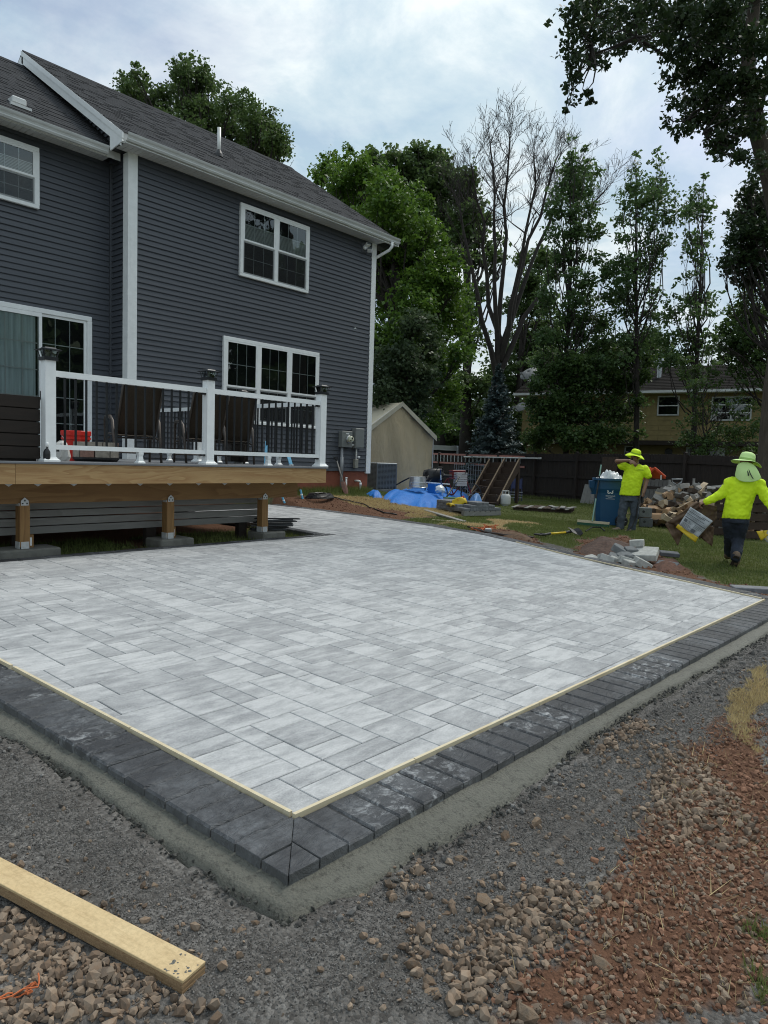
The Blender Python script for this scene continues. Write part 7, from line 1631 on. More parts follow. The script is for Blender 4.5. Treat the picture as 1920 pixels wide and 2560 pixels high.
for nm, q_, so_ in (('a', (L2(1838, 1386, -.13), L2(1838, 1400, -.08), L2(1831, 1417, .03)), True), ('b', (L2(1820, 1396, .42), L2(1819, 1401, .52), L2(1817, 1403, .64)), False)):
    mb = MB(); limb(mb, [q_[0] + Vector((0, 0, .02)), q_[0], q_[1], q_[2]], [.052, .056, .056, .046]); o = fuse(mb, 'boot', boot2, p2, .011, 0, 3)
    if so_:
        mb = MB(); d_ = (q_[2] - q_[0]).normalized(); n_ = Vector((0, -1, -.25)); n_ = (n_ - d_ * n_.dot(d_)).normalized(); sd = d_.cross(n_)
        poly = []
        for t_, w_ in ((-.28, .030), (-.15, .042), (.3, .040), (.8, .052), (1.15, .045), (1.32, .022)): poly.append((t_, w_))
        L_ = (q_[2] - q_[0]).length; pp_ = [q_[0] + d_ * L_ * t_ + sd * w_ + n_ * .050 for t_, w_ in poly] + [q_[0] + d_ * L_ * t_ - sd * w_ + n_ * .050 for t_, w_ in poly[::-1]]
        mb.prism([tuple(v) for v in pp_], tuple(n_ * .014)); mb.build('sole', sole_m, o)
o, mb, T = hat(p2, L2(1847, 1153, .03), hiviz_pale, (.10, -.16), math.pi, .20, .0, .03, .125); mb.build('hat_band', plain('pale_band', (.34, .50, .16), .8), o)
# neck flap hanging from the back of the hat
fl_ = [(1827, 1160, -.10), (1833, 1153, -.135), (1846, 1151, -.15), (1859, 1155, -.135), (1866, 1163, -.10)]
bt_ = [(1823, 1188, -.10), (1832, 1198, -.16), (1848, 1201, -.17), (1868, 1199, -.165), (1882, 1192, -.12)]
V = []; nu = 5
for j in range(7):
    t_ = j / 6
    for a_, b_ in zip(fl_, bt_): V.append(tuple(L2(a_[0] + (b_[0] - a_[0]) * t_ ** .8, a_[1] + (b_[1] - a_[1]) * t_, a_[2] + (b_[2] - a_[2]) * t_ - .015 * math.sin(t_ * 3))))
mb = MB(); mb.add(V, [(i * nu + j, i * nu + j + 1, (i + 1) * nu + j + 1, (i + 1) * nu + j) for i in range(6) for j in range(nu - 1)]); fo = mb.build('neck_flap', hiviz_pale, p2, smooth=True)
sb = fo.modifiers.new('sub', 'SUBSURF'); sb.levels = 2; sb.render_levels = 2; fo.modifiers.new('s', 'SOLIDIFY').thickness = .004
mb = MB(); mb.tube([tuple(L2(1850, 1163, -.15)), tuple(L2(1856, 1178, -.18)), tuple(L2(1864, 1192, -.195))], .006, 6); mb.tube([tuple(L2(1848, 1164, -.15)), tuple(L2(1853, 1184, -.185))], .008, 6); mb.build('drawstring', M['black'], fo)
# bags in his hands
paper = plain('brown_paper', (.125, .078, .045), .8, var=.4, scale=9, bump=.5, bscale=14); silver = plain('grey_print_paper', (.43, .45, .46), .55, var=.12, scale=10, bump=.3, bscale=10); inkm = plain('dark_ink', (.10, .11, .12), .6)
ylw = plain('yellow_bag', (.68, .47, .02), .5, var=.1, bump=.3, bscale=12)
def sheet(parent, name, mat, cs, y0, amp, nu=14, nv=12, seed=0, th=.004):
    """crumpled sheet between four frame points (TL, TR, BR, BL)"""
    def f_(u, v):
        x = (cs[0][0] * (1 - u) + cs[1][0] * u) * (1 - v) + (cs[3][0] * (1 - u) + cs[2][0] * u) * v; y = (cs[0][1] * (1 - u) + cs[1][1] * u) * (1 - v) + (cs[3][1] * (1 - u) + cs[2][1] * u) * v
        d_ = y0 + amp * (math.sin(u * 5 + seed) * math.cos(v * 4 + seed) + .5 * math.sin(u * 13 + v * 9 + seed) + .3 * math.sin(v * 21 - u * 8))
        return tuple(L2(x, y, d_))
    mb = MB(); mb.add(*cloth_grid(f_, nu, nv)); o = mb.build(name, mat, parent, smooth=True); o.modifiers.new('s', 'SOLIDIFY').thickness = th; return o
bg1 = thing('paper_bag', 'torn brown, grey and yellow printed bag in the left hand of the walking worker', 'bag', b2, yaw2)
sheet(bg1, 'paper_layer', paper, [(1738, 1258), (1758, 1262), (1726, 1330), (1672, 1316)], -.02, .035, seed=1); sheet(bg1, 'paper_layer', paper, [(1732, 1262), (1786, 1268), (1788, 1300), (1752, 1356)], .05, .03, seed=4)
sheet(bg1, 'paper_layer', paper, [(1690, 1300), (1722, 1310), (1702, 1376), (1668, 1322)], .03, .03, seed=2); sheet(bg1, 'paper_layer', paper, [(1768, 1318), (1784, 1322), (1782, 1372), (1756, 1352)], .06, .02, seed=6)
fr_c = [(1726, 1270), (1780, 1303), (1747, 1348), (1701, 1318)]; pnl = sheet(bg1, 'printed_panel', silver, fr_c, -.10, .010, seed=3)
def q2(u, v): return ((fr_c[0][0] * (1 - u) + fr_c[1][0] * u) * (1 - v) + (fr_c[3][0] * (1 - u) + fr_c[2][0] * u) * v, (fr_c[0][1] * (1 - u) + fr_c[1][1] * u) * (1 - v) + (fr_c[3][1] * (1 - u) + fr_c[2][1] * u) * v)
for (u0, v0, u1, v1) in ((.0, .16, .75, .19), (.0, .30, .8, .325), (.02, .46, .98, .50), (.06, .56, .20, .70), (.24, .57, .36, .59), (.24, .62, .46, .635), (.24, .67, .42, .685), (.55, .58, .95, .595), (.55, .64, .95, .655), (.55, .70, .88, .715), (.06, .76, .45, .775), (.06, .81, .5, .825), (.06, .86, .42, .875), (.06, .91, .5, .925), (.55, .78, .74, .93), (.05, .05, .5, .065), (.05, .10, .45, .112), (.05, .22, .6, .232), (.05, .36, .7, .372), (.05, .40, .9, .41), (.6, .10, .92, .125)):
    mb = MB(); a_, b_, c_, d_ = q2(u0, v0), q2(u1, v0), q2(u1, v1), q2(u0, v1); mb.add([tuple(L2(*p, -.128)) for p in (a_, b_, c_, d_)], [(0, 1, 2, 3)]); mb.build('printing', inkm, pnl)
sheet(bg1, 'yellow_hem', ylw, [(1699, 1316), (1748, 1347), (1743, 1361), (1694, 1325)], -.10, .008, 10, 4, seed=5)
bg2 = thing('paper_bag', 'grey and yellow printed bag in the right hand of the walking worker', 'bag', b2, yaw2)
c2_ = [(1908, 1300), (1955, 1290), (1950, 1392), (1896, 1340)]; pn2 = sheet(bg2, 'printed_panel', silver, c2_, -.10, .012, seed=8); sheet(bg2, 'paper_layer', paper, [(1912, 1285), (1950, 1280), (1955, 1380), (1900, 1335)], .02, .02, seed=9)
sheet(bg2, 'yellow_hem', ylw, [(1892, 1318), (1900, 1338), (1950, 1396), (1936, 1404)], -.105, .006, 8, 6, seed=10); sheet(bg2, 'yellow_hem', ylw, [(1878, 1322), (1910, 1317), (1908, 1326), (1890, 1345)], -.10, .004, 8, 4, seed=11)
for (a_, b_) in (((1902, 1330), (1940, 1372)), ((1910, 1322), (1945, 1360)), ((1915, 1312), (1948, 1345))):
    mb = MB(); mb.bar(tuple(L2(*a_, -.128)), tuple(L2(*b_, -.128)), .006, .004); mb.build('printing', inkm, pn2)
# ================================================================== NEIGHBOUR'S HOUSE, TREES, GRASS
nl, nr = W(1307, 1000, 39.5), W(1960, 985, 33.4); nd = (nr - nl)[:2]; nlen = np.linalg.norm(nd); nrz = math.atan2(nd[1], nd[0])
gzn = -.42; nb = thing('neighbour_house', 'yellow-tan shingled two-storey house behind the trees, with a dark roof', 'house', (nl[0], nl[1], gzn), nrz)
eave = W(1301, 984, 39.5)[2] - gzn
def nloc(px, py, y=0.0):
    """place on the wall plane in the house's own axes"""
    n = np.array([nd[1], -nd[0]]) / nlen; n = n if n @ (-nl[:2]) > 0 else -n; P0 = nl[:2] + n * y
    r = ray(px, py); t_ = (n @ (P0 - CAM[:2])) / (n @ r[:2]); q_ = CAM + r * t_; u_ = (q_[:2] - nl[:2]) @ nd / nlen; return u_, q_[2] - gzn
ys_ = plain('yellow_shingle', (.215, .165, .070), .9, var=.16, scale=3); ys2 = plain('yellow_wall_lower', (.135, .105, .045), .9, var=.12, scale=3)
zo = nloc(1630, 1101)[1]; LN = nlen + 6
mb = MB(); mb.box((0, .03, zo), (LN, 8, eave)); mb.build('wall', ys_, nb)
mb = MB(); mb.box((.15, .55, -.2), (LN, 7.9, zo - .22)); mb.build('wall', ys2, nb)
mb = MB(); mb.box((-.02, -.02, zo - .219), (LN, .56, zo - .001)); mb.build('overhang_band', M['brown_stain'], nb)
rw = 10; ch = (eave - zo) / rw; pl = MB(); pl.prism([(0, .03, 0), (0, -.012, 0), (0, -.004, ch - .006), (0, .03, ch - .006)], (1.2 - .012, 0, 0)); p0 = None
for k in range(rw):
    x = -.0 - (.6 if k % 2 else 0)
    while x < LN:
        if x > -.7:
            if p0 is None: p0 = pl.build('shingle', ys_, nb); p0.location = (x, 0, zo + k * ch)
            elif x > -.05 and x < LN - 1.2: put(p0.data, 'shingle', nb, (x, random.uniform(-.004, .0), zo + k * ch))
        x += 1.2
rise = 1.75; run = 4.2; ov = .45
nroof = plain('brown_grey_shingle', (.018, .016, .0145), .95, spec=.05, var=.3, scale=5, bump=.4, bscale=25)
mb = MB(); mb.prism([(-.35, -ov, eave - .02), (-.35, run, eave + rise), (-.35, 2 * run + ov, eave - .02), (-.35, 2 * run + ov, eave - .16), (-.35, -ov, eave - .16)], (LN + .7, 0, 0)); rfo = mb.build('roof', M['alum'], nb)
sh_ = MB(); nrow = 16
for k in range(nrow):
    t0, t1 = k / nrow, (k + 1) / nrow; f_ = lambda t_, h_: (-.37, -ov + (run + ov) * t_ - h_ * .38, eave - .02 + (rise + .02) * t_ + h_)
    sh_.prism([f_(t0 - .004, .03), f_(t1, .012), f_(t1, .0), f_(t0 - .004, .002)], (LN + .74, 0, 0))
o = sh_.build('shingle_courses', nroof, rfo); o['kind'] = 'stuff'
mb = MB(); mb.box((-.37, -ov - .11, eave - .14), (LN, -ov - .002, eave - .02)); mb.build('gutter', M['alum'], nb)
for (xa, ya, xb, yb, n_, lab) in ((1645, 990, 1697, 1039, 1, 'small double-hung window'), (1780, 992, 1878, 1052, 2, 'wide window half hidden by leaves'), (1402, 1000, 1420, 1045, 1, 'window hidden behind the leaves')):
    u0, z1 = nloc(xa, ya); u1, z0 = nloc(xb, yb); mb = MB(); fr = .07
    mb.box((u0, -.06, z0), (u1, -.014, z0 + fr)); mb.box((u0, -.06, z1 - fr), (u1, -.014, z1)); 
    cols = [u0 + (u1 - u0) * i / n_ for i in range(n_ + 1)]
    for c_ in cols: mb.box((c_ - fr / 2 if u0 < c_ < u1 else (c_ if c_ == u0 else c_ - fr), -.061, z0 + fr), (c_ + fr / 2 if u0 < c_ < u1 else (c_ + fr if c_ == u0 else c_), -.0145, z1 - fr))
    w_ = mb.build('window', plain('dull_white_trim', (.42, .43, .42), .6), nb); tag(w_, lab)
    for i in range(n_):
        mb = MB(); mb.add([(cols[i] + .03, -.03, z0 + .03), (cols[i + 1] - .03, -.03, z0 + .03), (cols[i + 1] - .03, -.03, z1 - .03), (cols[i] + .03, -.03, z1 - .03)], [(0, 1, 2, 3)]); mb.build('pane', M['glass'], w_)
        mb = MB(); mb.box((cols[i] + .02, -.022, z0 + .02), (cols[i + 1] - .02, -.016, z1 - .02)); mb.build('dark_backing', M['dark_room'], w_)
        mb = MB()
        for t_ in ((.5,) if n_ == 1 else (.33, .66)): mb.box((cols[i] + .03, -.052, z0 + (z1 - z0) * t_ - .025), (cols[i + 1] - .03, -.034, z0 + (z1 - z0) * t_ + .025))
        mb.build('sash_bar', M['grille'], w_)
for (xa, ya, xb, yb) in ((1562, 1114, 1597, 1150), (1716, 1118, 1810, 1160)):
    u0, z1 = nloc(xa, ya, -.55); u1, z0 = nloc(xb, yb, -.55); mb = MB(); mb.box((u0, .50, z0), (u1, .53, z1)); w_ = mb.build('window', plain('dull_white_trim', (.34, .36, .35), .6), nb)
    mb = MB(); mb.box((u0 + .08, .485, z0 + .08), (u1 - .08, .4995, z1 - .08)); mb.build('pane', plain('dark_pane', (.02, .025, .025), .1), w_)
    if xb - xa > 60: mb = MB(); mb.box(((u0 + u1) / 2 - .4, .47, z0), ((u0 + u1) / 2 - .3, .484, z1)); mb.box(((u0 + u1) / 2 + .55, .47, z0), ((u0 + u1) / 2 + .9, .484, z1)); mb.build('mullion', plain('dull_white_trim', (.34, .36, .35), .6), w_)
u0, z0 = nloc(1671.5, 1130, -.5)
n_ = np.array([nd[1], -nd[0]]) / nlen; n_ = n_ if n_ @ (-nl[:2]) > 0 else -n_
clp = CAM + ray(1671.5, 1130) * ((n_ @ (nl[:2] - n_ * .5 - CAM[:2])) / (n_ @ ray(1671.5, 1130)[:2]))
ck = thing('wall_clock', 'round white wall clock under the overhang of the yellow house', 'clock', clp, nrz)
Mx = Matrix.Rotation(rad(90), 4, 'X'); mb = MB(); mb.lathe([(.17, 0), (.19, .02), (.17, .04), (.155, .03)], 24, M=Mx); mb.build('rim', M['black'], ck); mb = MB(); mb.lathe([(.155, .015), (.155, .025)], 24, M=Mx); fc_ = mb.build('face', plain('clock_face', (.42, .42, .40), .5), ck)
mb = MB(); mb.bar((0, -.027, 0), (.05, -.027, .08), .016, .004, up=(0, 1, 0)); mb.bar((0, -.027, 0), (-.09, -.027, .03), .012, .004, up=(0, 1, 0))
for k in range(12): a_ = k * math.pi / 6; mb.bar((.12 * math.sin(a_), -.027, .12 * math.cos(a_)), (.142 * math.sin(a_), -.027, .142 * math.cos(a_)), .012, .004, up=(0, 1, 0))
mb.build('hands', M['black'], fc_)
u0, z0 = nloc(1648, 930, -2.0); vp_ = MB(); zb_ = eave + rise * .55; zt_ = nloc(1648, 897, -2.0)[1]
vp_.tube([(u0, 2.0, zb_ - .3), (u0, 2.0, zt_ - .3)], .12, 12); v_ = vp_.build('flue_pipe', M['galv'], nb); mb = MB(); mb.tube([(u0, 2.0, zt_ - .28), (u0, 2.0, zt_ - .20)], .19, 12); mb.tube([(u0, 2.0, zt_ - .16), (u0, 2.0, zt_)], .19, 12); mb.tube([(u0, 2.0, zt_ - .3), (u0, 2.0, zt_ - .1)], .08, 8); mb.build('flue_cap', M['galv'], v_)
for (px, py, dep, r_, lab, pole) in ((1322, 933, 38.5, .56, 'large grey satellite dish on the roof corner of the yellow house', True), (1303, 1016, 38.6, .42, 'smaller grey satellite dish on the wall corner of the yellow house', False)):
    q_ = W(px, py, dep); o = thing('satellite_dish', lab, 'satellite dish', q_, facing(q_) - .5); dm = plain('dish_grey', (.17, .175, .175), .6)
    Md = Matrix.Rotation(rad(40), 4, 'X'); mb = MB(); mb.lathe([(.005, .10), (r_ * .4, .085), (r_ * .75, .04), (r_, -.03), (r_ * 1.01, -.035)], 22, M=Md, sx=.8, cap=False); ds = mb.build('reflector', dm, o, smooth=True); ds.modifiers.new('s', 'SOLIDIFY').thickness = .02
    mb = MB(); mb.bar((0, -.1, -r_ * .8), (0, -.75, -.1), .04, .04); mb.box((-.07, -.85, -.16), (.07, -.72, -.03)); mb.build('feed_arm', dm, o)
    mb = MB(); mb.bar((0, .1, 0), (0, .25, -.9 if pole else -.3), .06, .06); mb.build('mast', M['galv'], o)
    if pole: text('E', .42, ds, (.05, -.12, -.16), (rad(80), 0, .3), M['black'], 'lettering')
a, b = W(1079, 1112, 41), W(1166, 1106, 43); tr_ = thing('box_trailer', 'white box trailer showing above the fence left of the spruce', 'trailer', (a[0], a[1], -.4), math.atan2((b - a)[1], (b - a)[0])); w_ = np.linalg.norm((b - a)[:2]); zt = a[2] + .4
mb = MB(); mb.box((0, 0, zt - .28), (w_ * .72, 2.2, zt)); mb.build('roof_rail', M['alum'], tr_); mb = MB(); mb.box((.05, .05, .5), (w_ * .72, 2.1, zt - .281)); mb.build('side_wall', M['dark_room'], tr_); mb = MB(); mb.box((w_ * .721, -.1, .5), (w_ * 1.0, 2.2, zt + .02), bev=.03); mb.build('end_wall', plain('trailer_white', (.40, .42, .43), .5), tr_)
mb = MB()
for x in (.8, w_ - .8): mb.lathe([(.33, -.1), (.33, .1)], 16, M=Matrix.Translation((x, .1, .33)) @ Matrix.Rotation(rad(90), 4, 'X'))
mb.build('wheel', M['black'], tr_)

# ------------------------------------------------------------------ trees
def leaves(P, size, seed, droop=0.0, flat=0.0):
    r = np.random.default_rng(seed); n = len(P)
    nrm = r.normal(size=(n, 3)); nrm[:, 2] = np.abs(nrm[:, 2]) + flat; nrm /= np.linalg.norm(nrm, axis=1, keepdims=True)
    t = r.normal(size=(n, 3)); t[:, 2] -= droop; t -= nrm * (t * nrm).sum(1, keepdims=True); t /= np.linalg.norm(t, axis=1, keepdims=True); b = np.cross(nrm, t)
    s = size * r.uniform(.6, 1.25, n)[:, None]
    fold = nrm * s * .10
    V = np.stack([P - t * s * .5, P + b * s * .36 + t * s * .05 + fold, P + t * s * .58, P - b * s * .36 + t * s * .05 + fold], 1)
    return V.reshape(-1, 3)
def crown(name, blobs, size, mat, parent, seed, dens=1.0, clump=.34, keep=.75, droop=0.0, flat=0.3, off=(0, 0, 0)):
    """leaf clumps spread through ellipsoids: blobs = (x, y, z, radius)"""
    r = np.random.default_rng(seed); out = []; tint = []
    for (x, y, z, R) in blobs:
        nc = max(8, int(dens * 62 * (R / .8) ** 1.5)); d = r.normal(size=(nc, 3)); d /= np.linalg.norm(d, axis=1, keepdims=True); rr_ = R * r.uniform(.2, 1.0, nc) ** .6 * (1 + np.clip(r.normal(size=nc) * .22, -.3, .6))
        cpos = np.array([x, y, z]) + d * rr_[:, None] * np.array([1, 1, .85]); cs = np.minimum(R * .5, clump * r.uniform(.5, 1.35, nc))
        k = np.maximum(4, (7.5 * (cs / size) ** 1.8).astype(int)); ctint = r.uniform(0, 1, nc)
        idx = np.repeat(np.arange(nc), k)
        L_ = cpos[idx] + r.normal(size=(len(idx), 3)) * cs[idx][:, None] * np.array([.55, .55, .33])
        out.append(L_); tint.append(np.clip(ctint[idx] * .7 + r.uniform(-.15, .45, len(idx)), 0, 1))
    P = np.concatenate(out); T = np.concatenate(tint); m_ = r.random(len(P)) < keep; P, T = P[m_], T[m_]
    o = npmesh(name, leaves(P, size, seed + 1, droop, flat) - np.array(off, np.float32), 4, mat, parent, tint=T); return o
def tufted(B, seed, n=4, k=.36):
    r = np.random.default_rng(seed); out = list(B)
    for (x, y, z, R) in B:
        for _ in range(n):
            d = r.normal(size=3); d[2] = abs(d[2]) + .35; d /= np.linalg.norm(d); out.append((x + d[0] * R * 1.02, y + d[1] * R * 1.02, z + d[2] * R * r.uniform(.95, 1.3), R * k * r.uniform(.6, 1.2)))
    return out
def limb_path(a, b, r, bend, n=6):
    a, b = np.array(a, float), np.array(b, float); L_ = np.linalg.norm(b - a); k = r.normal(size=3) * bend * L_; k2 = r.normal(size=3) * bend * L_ * .6
    ts = np.linspace(0, 1, n); return [tuple(a * (1 - t) + b * t + k * math.sin(math.pi * t) + k2 * math.sin(2 * math.pi * t) - np.array([0, 0, .10 * L_ * math.sin(math.pi * t)])) for t in ts]
def tree(name, label, cat, base, blobs_px, D, leaf, size, seed, mat_bark='bark_dark', trunk_r=.25, spread=1.0, group=None, dens=1.0, keep=.8, clump=.34, droop=0.0, trunk_top=None, extra_back=True, twigs=5, limbs=True, tuft=False):
    """base: frame x and ground; blobs in frame pixels around distance D"""
    r = np.random.default_rng(seed); b0 = W(base, 1250, D); g_ = float(gh(b0[0], b0[1])); bp = np.array([b0[0], b0[1], g_]); t = thing(name, label, cat, bp, 0, group)
    B = []
    for q_ in blobs_px:
        px, py, pr = q_[:3]; dd = D + (q_[3] if len(q_) > 3 else r.normal() * spread); R = pr * dd / F; c_ = W(px, py, dd); B.append((*c_, R))
    if extra_back:
        for (x, y, z, R) in list(B):
            if r.random() < .5: o_ = ROT[:, 2] * R * r.uniform(.8, 1.5); B.append((x + o_[0], y + o_[1], z - R * .2, R * .9))
    top = max(B, key=lambda q_: q_[2]); tt = np.array(W(*trunk_top, D)) if trunk_top else np.array([top[0] * .5 + bp[0] * .5, top[1] * .5 + bp[1] * .5, bp[2] + (top[2] - bp[2]) * .8])
    mb = MB(); pth = [bp + np.array([0, 0, -.2]), bp + (tt - bp) * .33 + r.normal(size=3) * .08, bp + (tt - bp) * .66 + r.normal(size=3) * .12, tt]
    mb.tube([tuple(p - bp) for p in pth], [trunk_r * 1.25, trunk_r * .85, trunk_r * .5, trunk_r * .15], 10); mb.build('trunk', M[mat_bark], t, smooth=True)
    if limbs:
        mb = MB()
        for (x, y, z, R) in B:
            c_ = np.array([x, y, z]); f_ = np.clip((z - bp[2]) / max(.1, tt[2] - bp[2]) * .62, .15, .95); st = bp + (tt - bp) * f_
            L_ = np.linalg.norm(c_ - st); r0 = min(trunk_r * .28, .014 * L_ + .006); pp = limb_path(st - bp, c_ - bp, r, .05); mb.tube(pp, [r0 * (1 - .75 * i / (len(pp) - 1)) for i in range(len(pp))], 5)
            for k in range(twigs): e = c_ + r.normal(size=3) * R * .5; mb.tube(limb_path(np.array(pp[-2]), e - bp, r, .06, 4), [r0 * .35, r0 * .25, r0 * .18, r0 * .08], 4)
        mb.build('branches', M[mat_bark], t)
    crown('crown', tufted(B, seed) if tuft else B, size, M[leaf], t, seed, dens, clump, keep, droop, off=bp); return t
# oak over the house roof
tree('oak_tree', 'dark oak rising behind the ridge of the grey house', 'tree', 500, [(322, 222, 34), (345, 192, 26), (390, 262, 46), (352, 250, 34), (452, 186, 34), (492, 180, 34), (470, 235, 48), (430, 290, 52), (520, 215, 30), (525, 285, 58), (580, 262, 42), (585, 320, 55), (625, 290, 36), (655, 312, 40), (645, 352, 42), (690, 345, 36), (700, 376, 22), (600, 372, 44), (480, 330, 60), (400, 320, 50), (310, 230, 24), (660, 385, 30)], 41, 'leaf_oak', .20, 101, trunk_r=.4, spread=1.5, dens=.7, keep=.75, tuft=True, trunk_top=(500, 260))
# bright maple beside the house
tree('maple_tree', 'big bright green maple rising beside the house wall', 'tree', 1000, [(800, 440, 26), (830, 420, 34), (870, 420, 36), (905, 432, 42), (850, 470, 46), (945, 462, 44), (985, 470, 36), (900, 500, 60), (960, 520, 58), (1020, 500, 38), (1055, 520, 30), (1010, 560, 55), (1065, 575, 38), (930, 570, 60), (985, 620, 60), (1050, 630, 55), (1110, 640, 32), (1080, 690, 48), (1015, 690, 60), (960, 680, 50), (1130, 700, 38), (1100, 750, 55), (1030, 760, 60), (970, 760, 55), (1150, 770, 34), (1130, 820, 45), (1060, 840, 60), (980, 850, 55), (1090, 910, 55), (1150, 890, 34), (1000, 930, 50), (1050, 980, 60), (1120, 980, 44), (970, 1000, 40), (1080, 1050, 46), (1010, 1060, 44), (960, 640, 40)], 29, 'leaf_maple', .165, 102, trunk_r=.35, spread=1.3, dens=.85, keep=.8, trunk_top=(980, 520), tuft=True)
tree('understory_tree', 'dull grey-green small tree between the tent and the maple', 'tree', 985, [(1000, 830, 45), (1040, 800, 40), (960, 860, 45), (1010, 890, 50), (1060, 870, 45), (950, 930, 45), (1000, 960, 50), (1060, 940, 45), (960, 990, 40), (1030, 1010, 45), (985, 1050, 45), (940, 1040, 30)], 26.5, 'leaf_olive', .15, 103, trunk_r=.12, spread=.7, dens=1.0)
tree('oak_tree', 'dark oak crown showing above the bright maple', 'tree', 1100, [(925, 385, 20), (940, 410, 32), (985, 400, 36), (1020, 425, 40), (1040, 385, 30), (1075, 395, 34), (1105, 400, 28), (1095, 440, 42), (1060, 460, 46), (1110, 490, 40), (1000, 460, 46), (1130, 450, 28), (1085, 545, 46), (1125, 560, 34)], 44, 'leaf_oak', .27, 104, trunk_r=.4, spread=1.5, trunk_top=(1060, 450))
tree('oak_tree', 'dark broken oak clumps between the maple and the bare tree', 'tree', 1160, [(1145, 445, 22), (1175, 435, 26), (1165, 480, 38), (1150, 530, 34), (1185, 525, 30), (1120, 600, 40), (1160, 590, 42), (1205, 550, 24), (1215, 540, 20), (1195, 580, 26), (1225, 610, 16), (1145, 640, 36), (1190, 640, 24), (1250, 600, 18), (1235, 645, 26), (1260, 640, 14), (1190, 730, 30), (1170, 790, 34), (1180, 850, 40), (1230, 680, 14), (1215, 960, 36), (1160, 960, 44), (1190, 1030, 40)], 42, 'leaf_oak', .27, 105, trunk_r=.35, spread=1.2, dens=.85, keep=.7, trunk_top=(1170, 560))
tree('shade_tree', 'low dark trees filling the gap behind the spruce', 'tree', 1290, [(1320, 830, 40), (1350, 870, 50), (1300, 900, 55), (1250, 930, 40), (1340, 940, 55), (1390, 900, 50), (1280, 980, 55), (1360, 1000, 55), (1230, 1010, 50), (1300, 1060, 55), (1180, 1060, 50), (1120, 1080, 50), (1140, 1010, 50), (1310, 1120, 34), (1260, 1120, 44), (1190, 1115, 44), (1130, 1125, 40), (1090, 1100, 40), (1345, 1120, 40), (1290, 760, 30), (1330, 700, 34), (1310, 640, 22), (1360, 640, 30), (1350, 760, 44), (1380, 820, 44)], 46, 'leaf_oak', .28, 106, trunk_r=.3, spread=2, dens=.95, keep=.75)
for (bx, lab, bl, sd) in ((1620, 'rounded green tree behind the roof of the yellow house', [(1590, 860, 34), (1630, 850, 36), (1660, 880, 34), (1560, 880, 34), (1690, 900, 24), (1610, 905, 40), (1500, 870, 40), (1470, 900, 40)], 107), (1850, 'thin pale treetop behind the ridge at the far right', [(1810, 900, 16), (1840, 890, 18), (1870, 905, 18), (1790, 915, 14), (1900, 900, 16)], 108)):
    tree('background_tree', lab, 'tree', bx, bl, 56, 'leaf_oak', .34, sd, trunk_r=.3, spread=1.5, dens=.7, keep=.6)
# three poplars
def column(base, tips, rows, seed, lab, D, dens, keep, hue='leaf_poplar'):
    bl = []; r = random.Random(seed)
    for (px, py, rr_) in tips: bl.append((px, py, rr_))
    for (y, x0, x1) in rows:
        w_ = x1 - x0; n = max(1, round(w_ / 46))
        for i in range(n): bl.append((x0 + w_ * (i + .5) / n + r.uniform(-8, 8), y + r.uniform(-14, 14), min(40, w_ / n * .62)))
    return tree('poplar_tree', lab, 'tree', base, bl, D, hue, .155, seed, 'bark_dark', .11, .5, 'poplars behind the fence', dens, keep, .24, .4, trunk_top=(tips[0][0], tips[0][1] + 30), extra_back=True, twigs=3)
column(1418, [(1424, 350, 12), (1430, 390, 18), (1465, 370, 12), (1466, 410, 18)], [(430, 1400, 1490), (480, 1378, 1490), (530, 1372, 1500), (580, 1372, 1505), (640, 1378, 1510), (690, 1370, 1540), (740, 1350, 1545), (790, 1345, 1540), (840, 1340, 1530), (890, 1345, 1540), (940, 1350, 1545)], 111, 'leftmost and densest of the three tall poplars', 29, 1.1, .70)
column(1588, [(1590, 385, 12), (1644, 378, 12), (1645, 410, 18), (1592, 420, 18)], [(455, 1560, 1670), (500, 1540, 1690), (550, 1525, 1690), (600, 1540, 1685), (645, 1545, 1650), (690, 1530, 1640), (740, 1530, 1660), (790, 1540, 1650), (840, 1525, 1640), (880, 1540, 1620)], 112, 'middle one of the three tall poplars', 28.5, .85, .58)
column(1731, [(1760, 440, 9), (1750, 465, 14)], [(500, 1715, 1775), (545, 1698, 1785), (590, 1695, 1780), (640, 1700, 1775), (690, 1690, 1760), (740, 1665, 1790), (790, 1660, 1800), (840, 1650, 1805), (885, 1660, 1800)], 113, 'rightmost and thinnest of the three tall poplars', 27.5, .8, .6)
